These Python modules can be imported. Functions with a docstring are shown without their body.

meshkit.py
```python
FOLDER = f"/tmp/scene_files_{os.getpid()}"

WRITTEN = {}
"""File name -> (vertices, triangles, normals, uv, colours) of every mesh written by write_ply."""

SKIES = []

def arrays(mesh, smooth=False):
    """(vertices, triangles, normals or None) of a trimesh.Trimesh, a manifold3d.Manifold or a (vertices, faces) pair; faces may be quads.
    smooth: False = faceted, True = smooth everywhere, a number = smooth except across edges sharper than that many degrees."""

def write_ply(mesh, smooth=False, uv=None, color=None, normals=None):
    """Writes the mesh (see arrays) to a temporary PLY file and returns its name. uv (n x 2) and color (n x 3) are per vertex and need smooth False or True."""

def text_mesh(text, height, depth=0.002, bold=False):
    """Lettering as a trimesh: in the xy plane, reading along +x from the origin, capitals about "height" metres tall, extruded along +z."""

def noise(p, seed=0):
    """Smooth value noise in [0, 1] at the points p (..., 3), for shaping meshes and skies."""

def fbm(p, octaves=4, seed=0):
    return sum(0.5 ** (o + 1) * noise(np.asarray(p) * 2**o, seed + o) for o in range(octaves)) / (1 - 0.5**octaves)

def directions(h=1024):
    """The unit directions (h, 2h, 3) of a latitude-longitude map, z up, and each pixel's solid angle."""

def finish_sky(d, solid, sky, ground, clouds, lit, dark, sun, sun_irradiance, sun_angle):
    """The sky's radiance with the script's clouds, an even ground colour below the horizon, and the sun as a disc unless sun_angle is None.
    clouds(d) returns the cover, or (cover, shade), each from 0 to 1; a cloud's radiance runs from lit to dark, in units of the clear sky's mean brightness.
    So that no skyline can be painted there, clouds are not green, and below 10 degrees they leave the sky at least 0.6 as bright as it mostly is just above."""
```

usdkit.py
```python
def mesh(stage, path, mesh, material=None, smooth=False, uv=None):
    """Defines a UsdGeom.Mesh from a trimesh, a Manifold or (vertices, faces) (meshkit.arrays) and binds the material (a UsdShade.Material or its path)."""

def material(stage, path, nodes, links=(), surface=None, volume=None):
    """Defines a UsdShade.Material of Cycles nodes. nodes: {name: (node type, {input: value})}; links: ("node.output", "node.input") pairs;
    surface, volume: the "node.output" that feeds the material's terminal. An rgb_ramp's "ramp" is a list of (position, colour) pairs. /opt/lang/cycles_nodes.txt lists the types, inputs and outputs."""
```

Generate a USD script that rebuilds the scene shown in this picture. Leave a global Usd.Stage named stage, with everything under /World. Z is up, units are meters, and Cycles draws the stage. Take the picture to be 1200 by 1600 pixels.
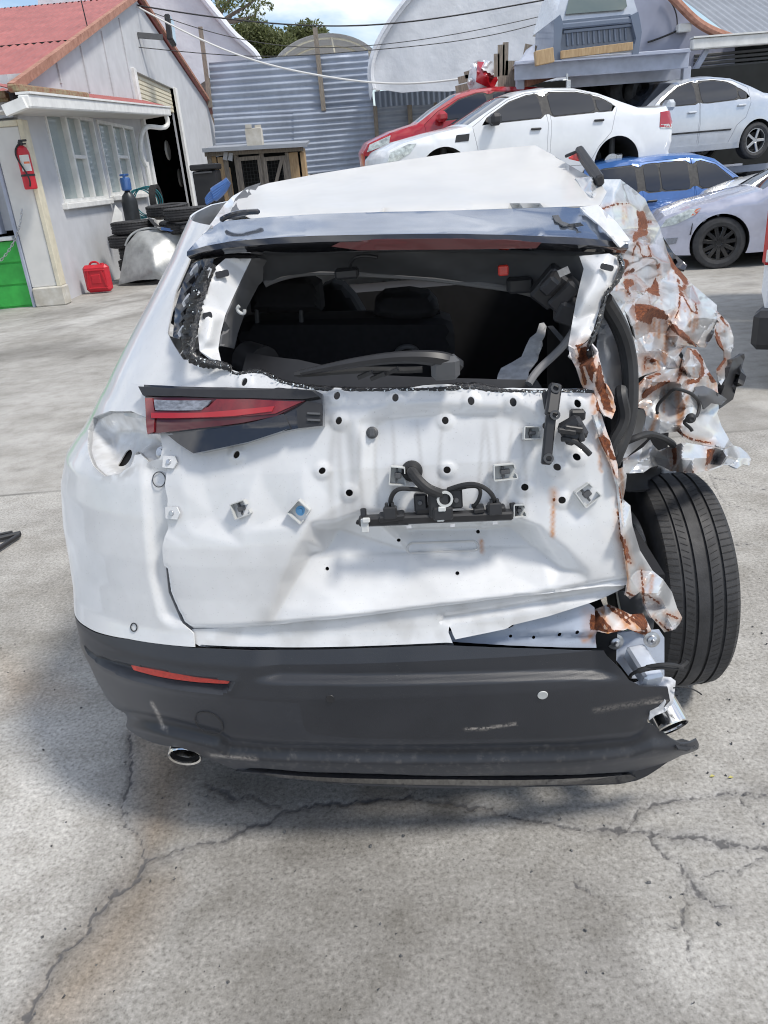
import math, random
import numpy as np, trimesh, usdkit, meshkit
import manifold3d as m3
import shapely
from shapely.geometry import Polygon, Point, LineString
from scipy.spatial import Delaunay, cKDTree
from scipy.interpolate import LinearNDInterpolator, NearestNDInterpolator
from pxr import Usd, UsdGeom, UsdLux, UsdShade, Sdf, Gf, Vt

stage = Usd.Stage.CreateInMemory()
UsdGeom.SetStageUpAxis(stage, UsdGeom.Tokens.z)
UsdGeom.SetStageMetersPerUnit(stage, 1.0)
stage.SetDefaultPrim(UsdGeom.Xform.Define(stage, '/World').GetPrim())
UsdGeom.Scope.Define(stage, '/World/Looks')
RNG = np.random.default_rng(7)

# ------------------------------------------------------------------ camera, sky, sun, exposure
CAM_H, PITCH, ROLL, FPX = 1.57, math.radians(23.8), math.radians(5.0), 1204.0
_f = np.array([0, math.cos(PITCH), -math.sin(PITCH)]); _u0 = np.array([0, math.sin(PITCH), math.cos(PITCH)]); _r0 = np.array([1.0, 0, 0])
_r = _r0 * math.cos(ROLL) - _u0 * math.sin(ROLL); _u = _r0 * math.sin(ROLL) + _u0 * math.cos(ROLL)
EYE = np.array([0, 0, CAM_H])
cam = UsdGeom.Camera.Define(stage, '/World/camera')
cam.AddTransformOp().Set(Gf.Matrix4d(*_r, 0, *_u, 0, *(-_f), 0, *EYE, 1))
cam.CreateHorizontalApertureAttr(36.0); cam.CreateVerticalApertureAttr(48.0)
cam.CreateFocalLengthAttr(36.0 * FPX / 1200.0)
cam.CreateClippingRangeAttr(Gf.Vec2f(0.05, 2000))
cam.CreateExposureAttr(1.1)
SUN_AZ, SUN_EL = math.radians(118), math.radians(58)          # azimuth from the view axis towards the right
SUN_DIR = np.array([math.sin(SUN_AZ) * math.cos(SUN_EL), math.cos(SUN_AZ) * math.cos(SUN_EL), math.sin(SUN_EL)])
sun = UsdLux.DistantLight.Define(stage, '/World/sun')
sun.CreateIntensityAttr(0.40); sun.CreateNormalizeAttr(True); sun.CreateAngleAttr(10.0); sun.CreateColorAttr(Gf.Vec3f(1.0, 0.95, 0.87))
_z = SUN_DIR; _x = np.cross([0, 0, 1.0], _z); _x /= np.linalg.norm(_x); _y = np.cross(_z, _x)
sun.AddTransformOp().Set(Gf.Matrix4d(*_x, 0, *_y, 0, *_z, 0, 0, 0, 30, 1))
sky_mat = usdkit.material(stage, '/World/Looks/sky_look', {
    'sky': ('sky_texture', {'sky_type': 'single_scattering', 'sun_disc': False, 'sun_elevation': SUN_EL, 'sun_rotation': SUN_AZ, 'altitude': 50.0, 'air_density': 1.0, 'aerosol_density': 0.7}),
    'tc': ('texture_coordinate', {}),
    'map': ('mapping', {'scale': (1.0, 1.0, 2.6), 'location': (0.35, 0.1, 0.0)}),
    'n1': ('noise_texture', {'scale': 2.3, 'detail': 7.0, 'roughness': 0.56, 'distortion': 0.25}),
    'ramp': ('rgb_ramp', {'ramp': [(0.0, (0, 0, 0)), (0.45, (0, 0, 0)), (0.57, (0.8, 0.8, 0.8)), (0.8, (1, 1, 1)), (1.0, (1, 1, 1))]}),
    'n2': ('noise_texture', {'scale': 4.6, 'detail': 5.0, 'roughness': 0.55}),
    'cl': ('rgb_ramp', {'ramp': [(0.3, (3.4, 3.7, 4.3)), (0.62, (9.0, 9.1, 9.3))]}),
    'mx': ('mix_color', {'use_clamp': False}),
    'bg': ('background_shader', {'strength': 0.078}),
}, [('tc.generated', 'map.vector'), ('map.vector', 'n1.vector'), ('map.vector', 'n2.vector'), ('n1.fac', 'ramp.fac'), ('n2.fac', 'cl.fac'),
    ('ramp.color', 'mx.fac'), ('sky.color', 'mx.a'), ('cl.color', 'mx.b'), ('mx.result', 'bg.color')], surface='bg.background')
sky = UsdLux.DomeLight.Define(stage, '/World/sky')
sky.GetPrim().SetCustomDataByKey('kind', 'structure')
UsdShade.MaterialBindingAPI.Apply(sky.GetPrim()).Bind(sky_mat)

# ------------------------------------------------------------------ scene helpers
USED = {}
def numbered(path):
    n = USED.get(path, -1) + 1; USED[path] = n
    return path if n == 0 else '%s_%03d' % (path, n)
def tag(p, label=None, cat=None, group=None, kind=None):
    p = p.GetPrim() if hasattr(p, 'GetPrim') else p
    for k, v in (('label', label), ('category', cat), ('group', group), ('kind', kind)):
        if v: p.SetCustomDataByKey(k, v)
    return p
def thing(name, label, cat, loc=(0, 0, 0), rotz=0.0, group=None, kind=None):
    x = UsdGeom.Xform.Define(stage, numbered('/World/' + name))
    x.AddTranslateOp().Set(Gf.Vec3d(*map(float, loc)))
    if rotz: x.AddRotateZOp().Set(float(rotz))
    return tag(x, label, cat, group, kind)
def obj(name, mesh, mat, parent=None, smooth=32, prims=None, label=None, cat=None, group=None, kind=None):
    base = (parent.GetPath().pathString if parent is not None else '/World') + '/' + name
    m = usdkit.mesh(stage, numbered(base), mesh, MAT[mat], smooth=smooth)
    idx = None
    if prims:
        vo = np.asarray(mesh[0], float); vn = np.array(m.GetPointsAttr().Get(), float); idx = np.arange(len(vo)) if len(vo) == len(vn) and np.abs(vo - vn).max() < 1e-5 else cKDTree(vo).query(vn)[1]
    for k, a in (prims or {}).items():
        a = np.asarray(a)[idx]
        UsdGeom.PrimvarsAPI(m).CreatePrimvar(k, Sdf.ValueTypeNames.FloatArray, 'vertex').Set(Vt.FloatArray.FromNumpy(np.asarray(a, np.float32)))
    return tag(m, label, cat, group, kind)
def dup(root, loc, rotz, label=None, group=None):
    was = root.GetCustomData()
    r = thing('_'.join(root.GetName().split('_')[:-1]) if root.GetName()[-3:].isdigit() else root.GetName(), label or was['label'], was['category'], loc, rotz, group or was.get('group'))
    r.GetReferences().AddInternalReference(root.GetPath()); r.SetInstanceable(True)
    return r
def cat(*ms):
    vs, fs, o = [], [], 0
    for m in ms:
        if m is None: continue
        v, f = (m.vertices, m.faces) if hasattr(m, 'faces') else m
        v = np.asarray(v, float); f = np.asarray(f, int)
        if f.shape[1] == 4: f = np.vstack([f[:, [0, 1, 2]], f[:, [0, 2, 3]]])
        vs.append(v); fs.append(f + o); o += len(v)
    return np.vstack(vs), np.vstack(fs)
def box(x0, x1, y0, y1, z0, z1, b=0.0):
    if b > 0:
        s = [(x, y, z) for x in (x0, x1) for y in (y0, y1) for z in (z0, z1)]
        c = np.array([(x0 + x1) / 2, (y0 + y1) / 2, (z0 + z1) / 2]); pts = []
        for p in s:
            p = np.array(p, float); d = np.sign(c - p) * b
            for k in range(3):
                q = p + d; q[k] = p[k]; pts.append(q)
        m = m3.Manifold.hull_points(np.array(pts)).to_mesh()
        return np.array(m.vert_properties[:, :3], float), np.array(m.tri_verts, int)
    v = np.array([(x, y, z) for x in (x0, x1) for y in (y0, y1) for z in (z0, z1)], float)
    f = np.array([(0, 1, 3, 2), (4, 6, 7, 5), (0, 4, 5, 1), (2, 3, 7, 6), (0, 2, 6, 4), (1, 5, 7, 3)])
    return v, np.vstack([f[:, [0, 1, 2]], f[:, [0, 2, 3]]])
def rotm(m, axis, ang, at=(0, 0, 0)):
    v, f = m; R = trimesh.transformations.rotation_matrix(ang, axis, at)
    return v @ R[:3, :3].T + R[:3, 3], f
def mov(m, d): return np.asarray(m[0]) + np.asarray(d, float), m[1]
def frame(m, P, ex, ey, ez):
    v, f = m; B = np.stack([ex, ey, ez]); v = v @ B + P
    return (v, f) if np.linalg.det(B) > 0 else (v, f[:, ::-1])
def tube(pts, r, sides=8, cap=True):
    p = np.asarray(pts, float); r = np.broadcast_to(np.asarray(r, float), (len(p),))
    t = np.gradient(p, axis=0); t /= np.linalg.norm(t, axis=1, keepdims=True) + 1e-12
    a = np.cross(t, [0, 0, 1.0]); bad = np.linalg.norm(a, axis=1) < 0.15
    a[bad] = np.cross(t[bad], [1.0, 0, 0]); a /= np.linalg.norm(a, axis=1, keepdims=True)
    for i in range(1, len(a)):
        a[i] = a[i - 1] - t[i] * (a[i - 1] @ t[i]); a[i] /= np.linalg.norm(a[i]) + 1e-12
    b = np.cross(t, a); g = np.arange(sides) * 2 * np.pi / sides
    v = (p[:, None] + r[:, None, None] * (np.cos(g)[None, :, None] * a[:, None] + np.sin(g)[None, :, None] * b[:, None])).reshape(-1, 3)
    n = len(p); i, j = np.meshgrid(np.arange(n - 1), np.arange(sides), indexing='ij')
    q = np.stack([i * sides + j, i * sides + (j + 1) % sides, (i + 1) * sides + (j + 1) % sides, (i + 1) * sides + j], -1).reshape(-1, 4)
    f = np.vstack([q[:, [0, 1, 2]], q[:, [0, 2, 3]]])
    if cap:
        k = len(v); v = np.vstack([v, p[0], p[-1]]); jj = np.arange(sides)
        f = np.vstack([f, np.stack([np.full(sides, k), (jj + 1) % sides, jj], 1), np.stack([np.full(sides, k + 1), (n - 1) * sides + jj, (n - 1) * sides + (jj + 1) % sides], 1)])
    return v, f
def smoothline(pts, n=8):
    p = np.asarray(pts, float)
    if len(p) < 3: return np.linspace(p[0], p[-1], n)
    from scipy.interpolate import CubicSpline
    d = np.r_[0, np.cumsum(np.linalg.norm(np.diff(p, axis=0), axis=1))]
    return CubicSpline(d, p)(np.linspace(0, d[-1], n * (len(p) - 1)))
def bar(a, b, w, h, up=(0, 0, 1), bev=0.0):
    a, b = np.asarray(a, float), np.asarray(b, float); L = np.linalg.norm(b - a); e = (b - a) / L
    s = np.cross(up, e); s = np.cross((1.0, 0, 0), e) if np.linalg.norm(s) < 1e-3 else s; s = s / np.linalg.norm(s); u = np.cross(e, s)
    return frame(box(0, L, -w / 2, w / 2, -h / 2, h / 2, bev), a, e, s, u)
def extrude(pts, depth, bevel=0.0):
    """Polygon in xy, extruded along +z from 0."""
    p = Polygon(pts) if not isinstance(pts, Polygon) else pts
    m = trimesh.creation.extrude_polygon(shapely.geometry.polygon.orient(p), depth, engine='earcut')
    return np.array(m.vertices), np.array(m.faces)
def lathe(prof, n=32, axis='z'):
    """(r, h) profile turned about z; closed ring profile allowed."""
    p = np.asarray(prof, float); g = np.arange(n) * 2 * np.pi / n; k = len(p)
    v = np.stack([p[None, :, 0] * np.cos(g)[:, None], p[None, :, 0] * np.sin(g)[:, None], np.broadcast_to(p[None, :, 1], (n, k))], -1).reshape(-1, 3)
    i, j = np.meshgrid(np.arange(n), np.arange(k - 1), indexing='ij')
    q = np.stack([i * k + j, ((i + 1) % n) * k + j, ((i + 1) % n) * k + j + 1, i * k + j + 1], -1).reshape(-1, 4)
    f = np.vstack([q[:, [0, 1, 2]], q[:, [0, 2, 3]]])
    if axis == 'x': v = v[:, [2, 0, 1]]
    if axis == 'y': v = v[:, [1, 2, 0]]
    return v, f
def tri_poly(poly, h, jitter=0.0, seed=1):
    """Points and triangles that fill a shapely polygon at spacing h."""
    rings = [poly.exterior] + list(poly.interiors); B = []
    for r in rings:
        L = r.length; n = max(3, int(L / h))
        d = set(np.linspace(0, L, n, endpoint=False)) | {r.project(Point(c)) for c in r.coords[:-1]}
        d = sorted(d); d = [x for k, x in enumerate(d) if k == 0 or x - d[k - 1] > h * 0.08]
        B += [r.interpolate(x).coords[0] for x in d]
    x0, y0, x1, y1 = poly.bounds
    xs, ys = np.arange(x0, x1, h), np.arange(y0, y1, h * 0.87)
    X, Y = np.meshgrid(xs, ys); X = X + (np.arange(len(ys)) % 2)[:, None] * h / 2
    g = np.stack([X.ravel(), Y.ravel()], 1)
    if jitter: g = g + np.random.default_rng(seed).uniform(-jitter, jitter, g.shape) * h
    inn = poly.buffer(-0.45 * h)
    g = g[shapely.contains_xy(inn, g[:, 0], g[:, 1])] if not inn.is_empty else g[:0]
    p = np.vstack([np.array(B), g]); t = Delaunay(p).simplices; c = p[t].mean(1)
    ok = shapely.contains_xy(poly, c[:, 0], c[:, 1]); t = t[ok]
    a, b, cc = p[t[:, 0]], p[t[:, 1]], p[t[:, 2]]
    ar = (b[:, 0] - a[:, 0]) * (cc[:, 1] - a[:, 1]) - (b[:, 1] - a[:, 1]) * (cc[:, 0] - a[:, 0])
    t[ar < 0] = t[ar < 0][:, ::-1]; t = t[np.abs(ar) > 1e-10]
    return p, t
def thicken(v, f, off):
    """A sheet becomes a solid: a copy displaced by off (n x 3) with its own vertices, and walls round the edge."""
    n = len(v); e = np.vstack([f[:, [0, 1]], f[:, [1, 2]], f[:, [2, 0]]]); s = {}
    for a, b in e: s[(a, b)] = s.get((a, b), 0) + 1
    bd = np.array([k for k in s if (k[1], k[0]) not in s])
    w = v + off; V = np.vstack([v, w, v[bd[:, 0]], v[bd[:, 1]], w[bd[:, 0]], w[bd[:, 1]]]); m = len(bd); k = np.arange(m) + 2 * n
    F = np.vstack([f, f[:, ::-1] + n, np.stack([k, k + 2 * m, k + m], 1), np.stack([k + m, k + 2 * m, k + 3 * m], 1)])
    idx = np.r_[np.arange(n), np.arange(n), bd[:, 0], bd[:, 1], bd[:, 0], bd[:, 1]]
    return V, F, idx
def grid_mesh(P):
    n, m = P.shape[:2]; i, j = np.meshgrid(np.arange(n - 1), np.arange(m - 1), indexing='ij')
    q = np.stack([i * m + j, (i + 1) * m + j, (i + 1) * m + j + 1, i * m + j + 1], -1).reshape(-1, 4)
    return P.reshape(-1, 3), np.vstack([q[:, [0, 1, 2]], q[:, [0, 2, 3]]])
def pray(px, py):
    """World directions through photograph pixels; used to find where a thing on a known surface stands."""
    px, py = np.asarray(px, float), np.asarray(py, float)
    return _f + _r * ((px - 600) / FPX)[..., None] - _u * ((py - 800) / FPX)[..., None]
def at_y(px, py, Y): d = pray(px, py); return EYE + d * (Y / d[..., 1])[..., None]
def at_x(px, py, X): d = pray(px, py); return EYE + d * (X / d[..., 0])[..., None]
def at_z(px, py, Z=0.0): d = pray(px, py); return EYE + d * ((Z - CAM_H) / d[..., 2])[..., None]
def topx(P):
    d = np.asarray(P, float) - EYE; z = d @ _f
    return np.stack([600 + FPX * (d @ _r) / z, 800 - FPX * (d @ _u) / z], -1)
def sstep(a, b, x): t = np.clip((x - a) / (b - a), 0, 1); return t * t * (3 - 2 * t)

# ------------------------------------------------------------------ materials
MAT = {}
def mat(name, col, rough=0.5, metal=0.0, coat=0.0, var=0.0, vscale=6.0, bump=0.0, bscale=60.0, spec=0.5, col2=None, coat_rough=0.04, rvar=0.0, stretch=(1, 1, 1), detail=5.0, **kw):
    """Principled look with noise-driven tone, roughness and relief."""
    n = {'p': ('principled_bsdf', {'base_color': col, 'roughness': rough, 'metallic': metal, 'coat_weight': coat, 'coat_roughness': coat_rough, 'specular_ior_level': spec, **kw})}
    l = []
    if var or bump or rvar or col2 is not None:
        n['tc'] = ('texture_coordinate', {}); n['mp'] = ('mapping', {'scale': stretch}); l += [('tc.object', 'mp.vector')]
    if var or col2 is not None:
        c2 = col2 if col2 is not None else tuple(c * (1 - var) for c in col); c1 = col if col2 is not None else tuple(min(1, c * (1 + var * 0.5)) for c in col)
        n['nz'] = ('noise_texture', {'scale': vscale, 'detail': detail, 'roughness': 0.6}); n['rp'] = ('rgb_ramp', {'ramp': [(0.33, c2), (0.66, c1)]})
        l += [('mp.vector', 'nz.vector'), ('nz.fac', 'rp.fac'), ('rp.color', 'p.base_color')]
    if rvar:
        n['nr'] = ('noise_texture', {'scale': vscale * 1.7, 'detail': 4.0}); n['mr'] = ('map_range', {'from_min': 0.3, 'from_max': 0.7, 'to_min': max(0.02, rough - rvar), 'to_max': min(1, rough + rvar)})
        l += [('mp.vector', 'nr.vector'), ('nr.fac', 'mr.value'), ('mr.result', 'p.roughness')]
    if bump:
        n['nb'] = ('noise_texture', {'scale': bscale, 'detail': 4.0}); n['bp'] = ('bump', {'strength': 1.0, 'distance': bump})
        l += [('mp.vector', 'nb.vector'), ('nb.fac', 'bp.height'), ('bp.normal', 'p.normal')]
    MAT[name] = usdkit.material(stage, '/World/Looks/' + name, n, l, surface='p.BSDF')
def rusty(name, col, rough=0.32, coat=0.7, dirt=0.12, metal=0.0):
    """Painted sheet metal: the vertex primvar 'rust' says where the paint is gone, 'drip' where rust water ran, 'dirt' where grime sits and lamp pocket shade is painted."""
    MAT[name] = usdkit.material(stage, '/World/Looks/' + name, {
        'tc': ('texture_coordinate', {}), 'a': ('attribute', {'attribute': 'rust'}), 'd': ('attribute', {'attribute': 'drip'}), 'g': ('attribute', {'attribute': 'dirt'}),
        'n1': ('noise_texture', {'scale': 45.0, 'detail': 6.0, 'roughness': 0.65}), 'ad': ('math', {'math_type': 'multiply_add', 'value2': 0.9, 'value3': -0.45}), 'su': ('math', {'math_type': 'add'}),
        'mk': ('rgb_ramp', {'ramp': [(0.0, (0, 0, 0)), (0.47, (0, 0, 0)), (0.53, (1, 1, 1)), (1.0, (1, 1, 1))]}),
        'n2': ('noise_texture', {'scale': 120.0, 'detail': 5.0, 'roughness': 0.7}), 'rc': ('rgb_ramp', {'ramp': [(0.3, (0.045, 0.014, 0.007)), (0.5, (0.125, 0.036, 0.013)), (0.7, (0.26, 0.085, 0.026))]}),
        'n3': ('noise_texture', {'scale': 6.0, 'detail': 6.0, 'roughness': 0.6}), 'pc': ('rgb_ramp', {'ramp': [(0.35, tuple(c * (1 - dirt) for c in col)), (0.6, col)]}),
        'n4': ('noise_texture', {'scale': 60.0, 'detail': 4.0}), 'dm': ('math', {'math_type': 'multiply'}), 'dr': ('map_range', {'from_min': 0.2, 'from_max': 0.75, 'to_min': 0.45, 'to_max': 1.15, 'clamp': True}),
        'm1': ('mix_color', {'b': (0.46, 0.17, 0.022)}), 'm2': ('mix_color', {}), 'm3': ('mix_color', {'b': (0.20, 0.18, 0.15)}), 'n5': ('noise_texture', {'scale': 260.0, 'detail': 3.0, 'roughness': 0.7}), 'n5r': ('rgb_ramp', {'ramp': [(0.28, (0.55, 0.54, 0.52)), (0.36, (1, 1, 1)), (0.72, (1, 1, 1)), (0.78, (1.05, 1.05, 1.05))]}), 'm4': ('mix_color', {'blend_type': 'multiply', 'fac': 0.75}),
        'rr': ('mix_float', {'a': rough, 'b': 0.9}), 'cw': ('mix_float', {'a': coat, 'b': 0.0}),
        'bp': ('bump', {'strength': 0.7, 'distance': 0.002}), 'bm': ('math', {'math_type': 'multiply'}),
        'mw': ('mix_float', {'a': metal, 'b': 0.0}), 'p': ('principled_bsdf', {'coat_roughness': 0.06})},
        [('tc.object', 'n1.vector'), ('tc.object', 'n2.vector'), ('tc.object', 'n3.vector'), ('tc.object', 'n4.vector'), ('tc.object', 'n5.vector'), ('n5.fac', 'n5r.fac'), ('pc.color', 'm4.a'), ('n5r.color', 'm4.b'), ('n1.fac', 'ad.value1'), ('ad.value', 'su.value1'), ('a.fac', 'su.value2'), ('su.value', 'mk.fac'),
         ('n2.fac', 'rc.fac'), ('n3.fac', 'pc.fac'), ('n4.fac', 'dr.value'), ('dr.result', 'dm.value1'), ('d.fac', 'dm.value2'), ('g.fac', 'm3.fac'), ('m4.result', 'm3.a'), ('m3.result', 'm1.a'), ('dm.value', 'm1.fac'),
         ('m1.result', 'm2.a'), ('rc.color', 'm2.b'), ('mk.color', 'm2.fac'), ('m2.result', 'p.base_color'), ('mk.color', 'rr.fac'), ('rr.result', 'p.roughness'), ('mk.color', 'cw.fac'), ('cw.result', 'p.coat_weight'), ('mk.color', 'mw.fac'), ('mw.result', 'p.metallic'),
         ('n2.fac', 'bm.value1'), ('mk.color', 'bm.value2'), ('bm.value', 'bp.height'), ('bp.normal', 'p.normal')], surface='p.BSDF')

rusty('wreck_paint', (0.65, 0.655, 0.66), rough=0.34, coat=0.8)
rusty('crushed_paint', (0.60, 0.61, 0.62), rough=0.27, coat=0.7, dirt=0.25, metal=0.4)
rusty('inner_metal', (0.42, 0.47, 0.56), rough=0.4, coat=0.3, dirt=0.25)
mat('roof_paint', (0.54, 0.535, 0.52), 0.42, coat=0.25, var=0.06, vscale=5, rvar=0.08, coat_rough=0.12)
mat('gloss_black', (0.012, 0.012, 0.014), 0.08, coat=1.0, rvar=0.05, vscale=30)
mat('spoiler_gloss', (0.25, 0.285, 0.35), 0.11, metal=0.85, coat=0.6, rvar=0.05, vscale=12, var=0.1)  # blue of the reflected sky is put into the base colour
mat('bumper_plastic', (0.030, 0.031, 0.034), 0.48, var=0.25, vscale=4, bump=0.0006, bscale=700, rvar=0.1)
mat('black_plastic', (0.018, 0.018, 0.020), 0.45, var=0.2, vscale=30)
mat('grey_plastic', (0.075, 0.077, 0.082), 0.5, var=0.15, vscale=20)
mat('cabin_trim', (0.010, 0.010, 0.012), 0.75, var=0.3, vscale=15, bump=0.0005, bscale=300)
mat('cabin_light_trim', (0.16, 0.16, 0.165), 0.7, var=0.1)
mat('headliner', (0.38, 0.37, 0.35), 0.9)
mat('seat_cloth', (0.012, 0.012, 0.015), 0.85, var=0.3, vscale=40, bump=0.0008, bscale=500)
mat('glue', (0.012, 0.012, 0.013), 0.22, var=0.5, vscale=80, bump=0.006, bscale=160, coat=0.4)
mat('glass_shard', (0.72, 0.78, 0.80), 0.12, var=0.3, vscale=200, coat=1.0)
mat('clip_plastic', (0.50, 0.51, 0.50), 0.5, var=0.1, vscale=30)
mat('bolt_metal', (0.55, 0.56, 0.58), 0.35, metal=1.0, var=0.25, vscale=80)
mat('blue_bolt', (0.12, 0.35, 0.62), 0.35)
mat('chrome', (0.75, 0.74, 0.72), 0.12, metal=1.0, rvar=0.08, vscale=20)
mat('soot', (0.012, 0.011, 0.010), 0.9)  # soot in the exhaust bore; elsewhere black painted for unlit gaps and holes
mat('torn_plastic', (0.50, 0.51, 0.53), 0.55, var=0.2, vscale=60)
mat('rubber', (0.020, 0.020, 0.021), 0.62, var=0.35, vscale=20, rvar=0.1)
mat('tyre_rubber', (0.032, 0.032, 0.034), 0.66, var=0.4, vscale=14, bump=0.0005, bscale=200, rvar=0.1)
mat('rim_alloy', (0.42, 0.43, 0.45), 0.32, metal=0.9, var=0.15)
mat('rim_black', (0.014, 0.014, 0.015), 0.25, coat=0.6)
mat('lamp_red', (0.16, 0.010, 0.012), 0.08, coat=1.0, var=0.5, vscale=14)
mat('lamp_red_bright', (0.34, 0.016, 0.018), 0.10, coat=1.0)
mat('lamp_dark_red', (0.06, 0.006, 0.008), 0.10, coat=0.6)
mat('lamp_clear', (0.20, 0.215, 0.25), 0.10, coat=1.0, var=0.5, vscale=60, bump=0.0015, bscale=70, stretch=(1, 1, 3))
mat('reflector_red', (0.62, 0.035, 0.022), 0.22, coat=0.8, var=0.2, vscale=120, bump=0.001, bscale=400)
mat('alloy_bar', (0.56, 0.60, 0.66), 0.4, metal=0.6, var=0.12, vscale=20)
# ------------------------------------------------------------------ the wrecked car: surfaces
CX, CY, PHI = 0.10, 1.39, math.radians(4.0)
_c, _s = math.cos(PHI), math.sin(PHI)
def c2w(P): P = np.asarray(P, float); return np.stack([CX + _c * P[..., 0] + _s * P[..., 1], CY - _s * P[..., 0] + _c * P[..., 1], P[..., 2]], -1)
def w2c(P): P = np.asarray(P, float); x, y = P[..., 0] - CX, P[..., 1] - CY; return np.stack([_c * x - _s * y, _s * x + _c * y, P[..., 2]], -1)
CEYE = w2c(EYE)
def cray(px, py):
    d = pray(px, py); return np.stack([_c * d[..., 0] - _s * d[..., 1], _s * d[..., 0] + _c * d[..., 1], d[..., 2]], -1)
def cpx(P): return topx(c2w(P))
def on_y(px, py, Y):
    px, py, Y = np.broadcast_arrays(np.asarray(px, float), np.asarray(py, float), np.asarray(Y, float)); d = cray(px, py)
    return CEYE + d * ((Y - CEYE[1]) / d[..., 1])[..., None]
def on_x(px, py, X): d = cray(px, py); return CEYE + d * ((X - CEYE[0]) / d[..., 0])[..., None]
def on_z(px, py, Z): d = cray(px, py); return CEYE + d * ((Z - CEYE[2]) / d[..., 2])[..., None]

NE, LC = 2.7, 0.52
_t = np.linspace(0, np.pi / 2, 600); _px = np.sin(_t) ** (2 / NE); _py = LC * (1 - np.cos(_t) ** (2 / NE))
_ar = np.r_[0, np.cumsum(np.hypot(np.diff(_px * 0.9), np.diff(_py)))]; AMAX = _ar[-1]
WZ = ([.15, .22, .28, .4, .5, .64, .8, .9, .97, 1.03, 1.12, 1.25, 1.4, 1.5, 1.6], [.83, .915, .96, .982, .99, .992, .993, .984, .96, .905, .842, .765, .672, .62, .56])
BZ = ([.15, .25, .35, .5, .58, .64, .72, .8, .9, 1.0, 1.1, 1.156, 1.3, 1.45, 1.6], [.10, .05, .015, 0, .01, .04, .06, .075, .10, .125, .165, .20, .31, .42, .54])
def shell(a, z, off=0.0):
    """Undamaged body skin: a = distance round the plan from the centre line (negative = left), z = height."""
    a, z = np.broadcast_arrays(np.asarray(a, float), np.asarray(z, float))
    W = np.interp(z, *WZ) - off; B = np.interp(z, *BZ) + off
    aa = np.abs(a); X = np.interp(aa, _ar, _px) * W; y = np.interp(aa, _ar, _py) + np.maximum(0, aa - AMAX)
    Y = B + y
    W2 = 1 - 0.30 * np.clip((Y - 3.3) / 1.05, 0, 1) ** 2.2
    return np.stack([np.sign(a) * X * W2, Y, z], -1)
def sh_normal(a, z):
    e = 1e-3; u = shell(a + e, z) - shell(a - e, z); v = shell(a, z + e) - shell(a, z - e)
    n = np.cross(u, v); return n / np.linalg.norm(n, axis=-1, keepdims=True)       # outward
_ga, _gz = np.meshgrid(np.linspace(-2.4, 1.5, 520), np.linspace(0.16, 1.59, 260)); _GP = shell(_ga, _gz); _gn = sh_normal(_ga, _gz)
_vis = np.einsum('ijk,ijk->ij', _gn, CEYE - _GP) > 0; _ga, _gz = _ga[_vis], _gz[_vis]; _tree = cKDTree(cpx(_GP[_vis]))
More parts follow.
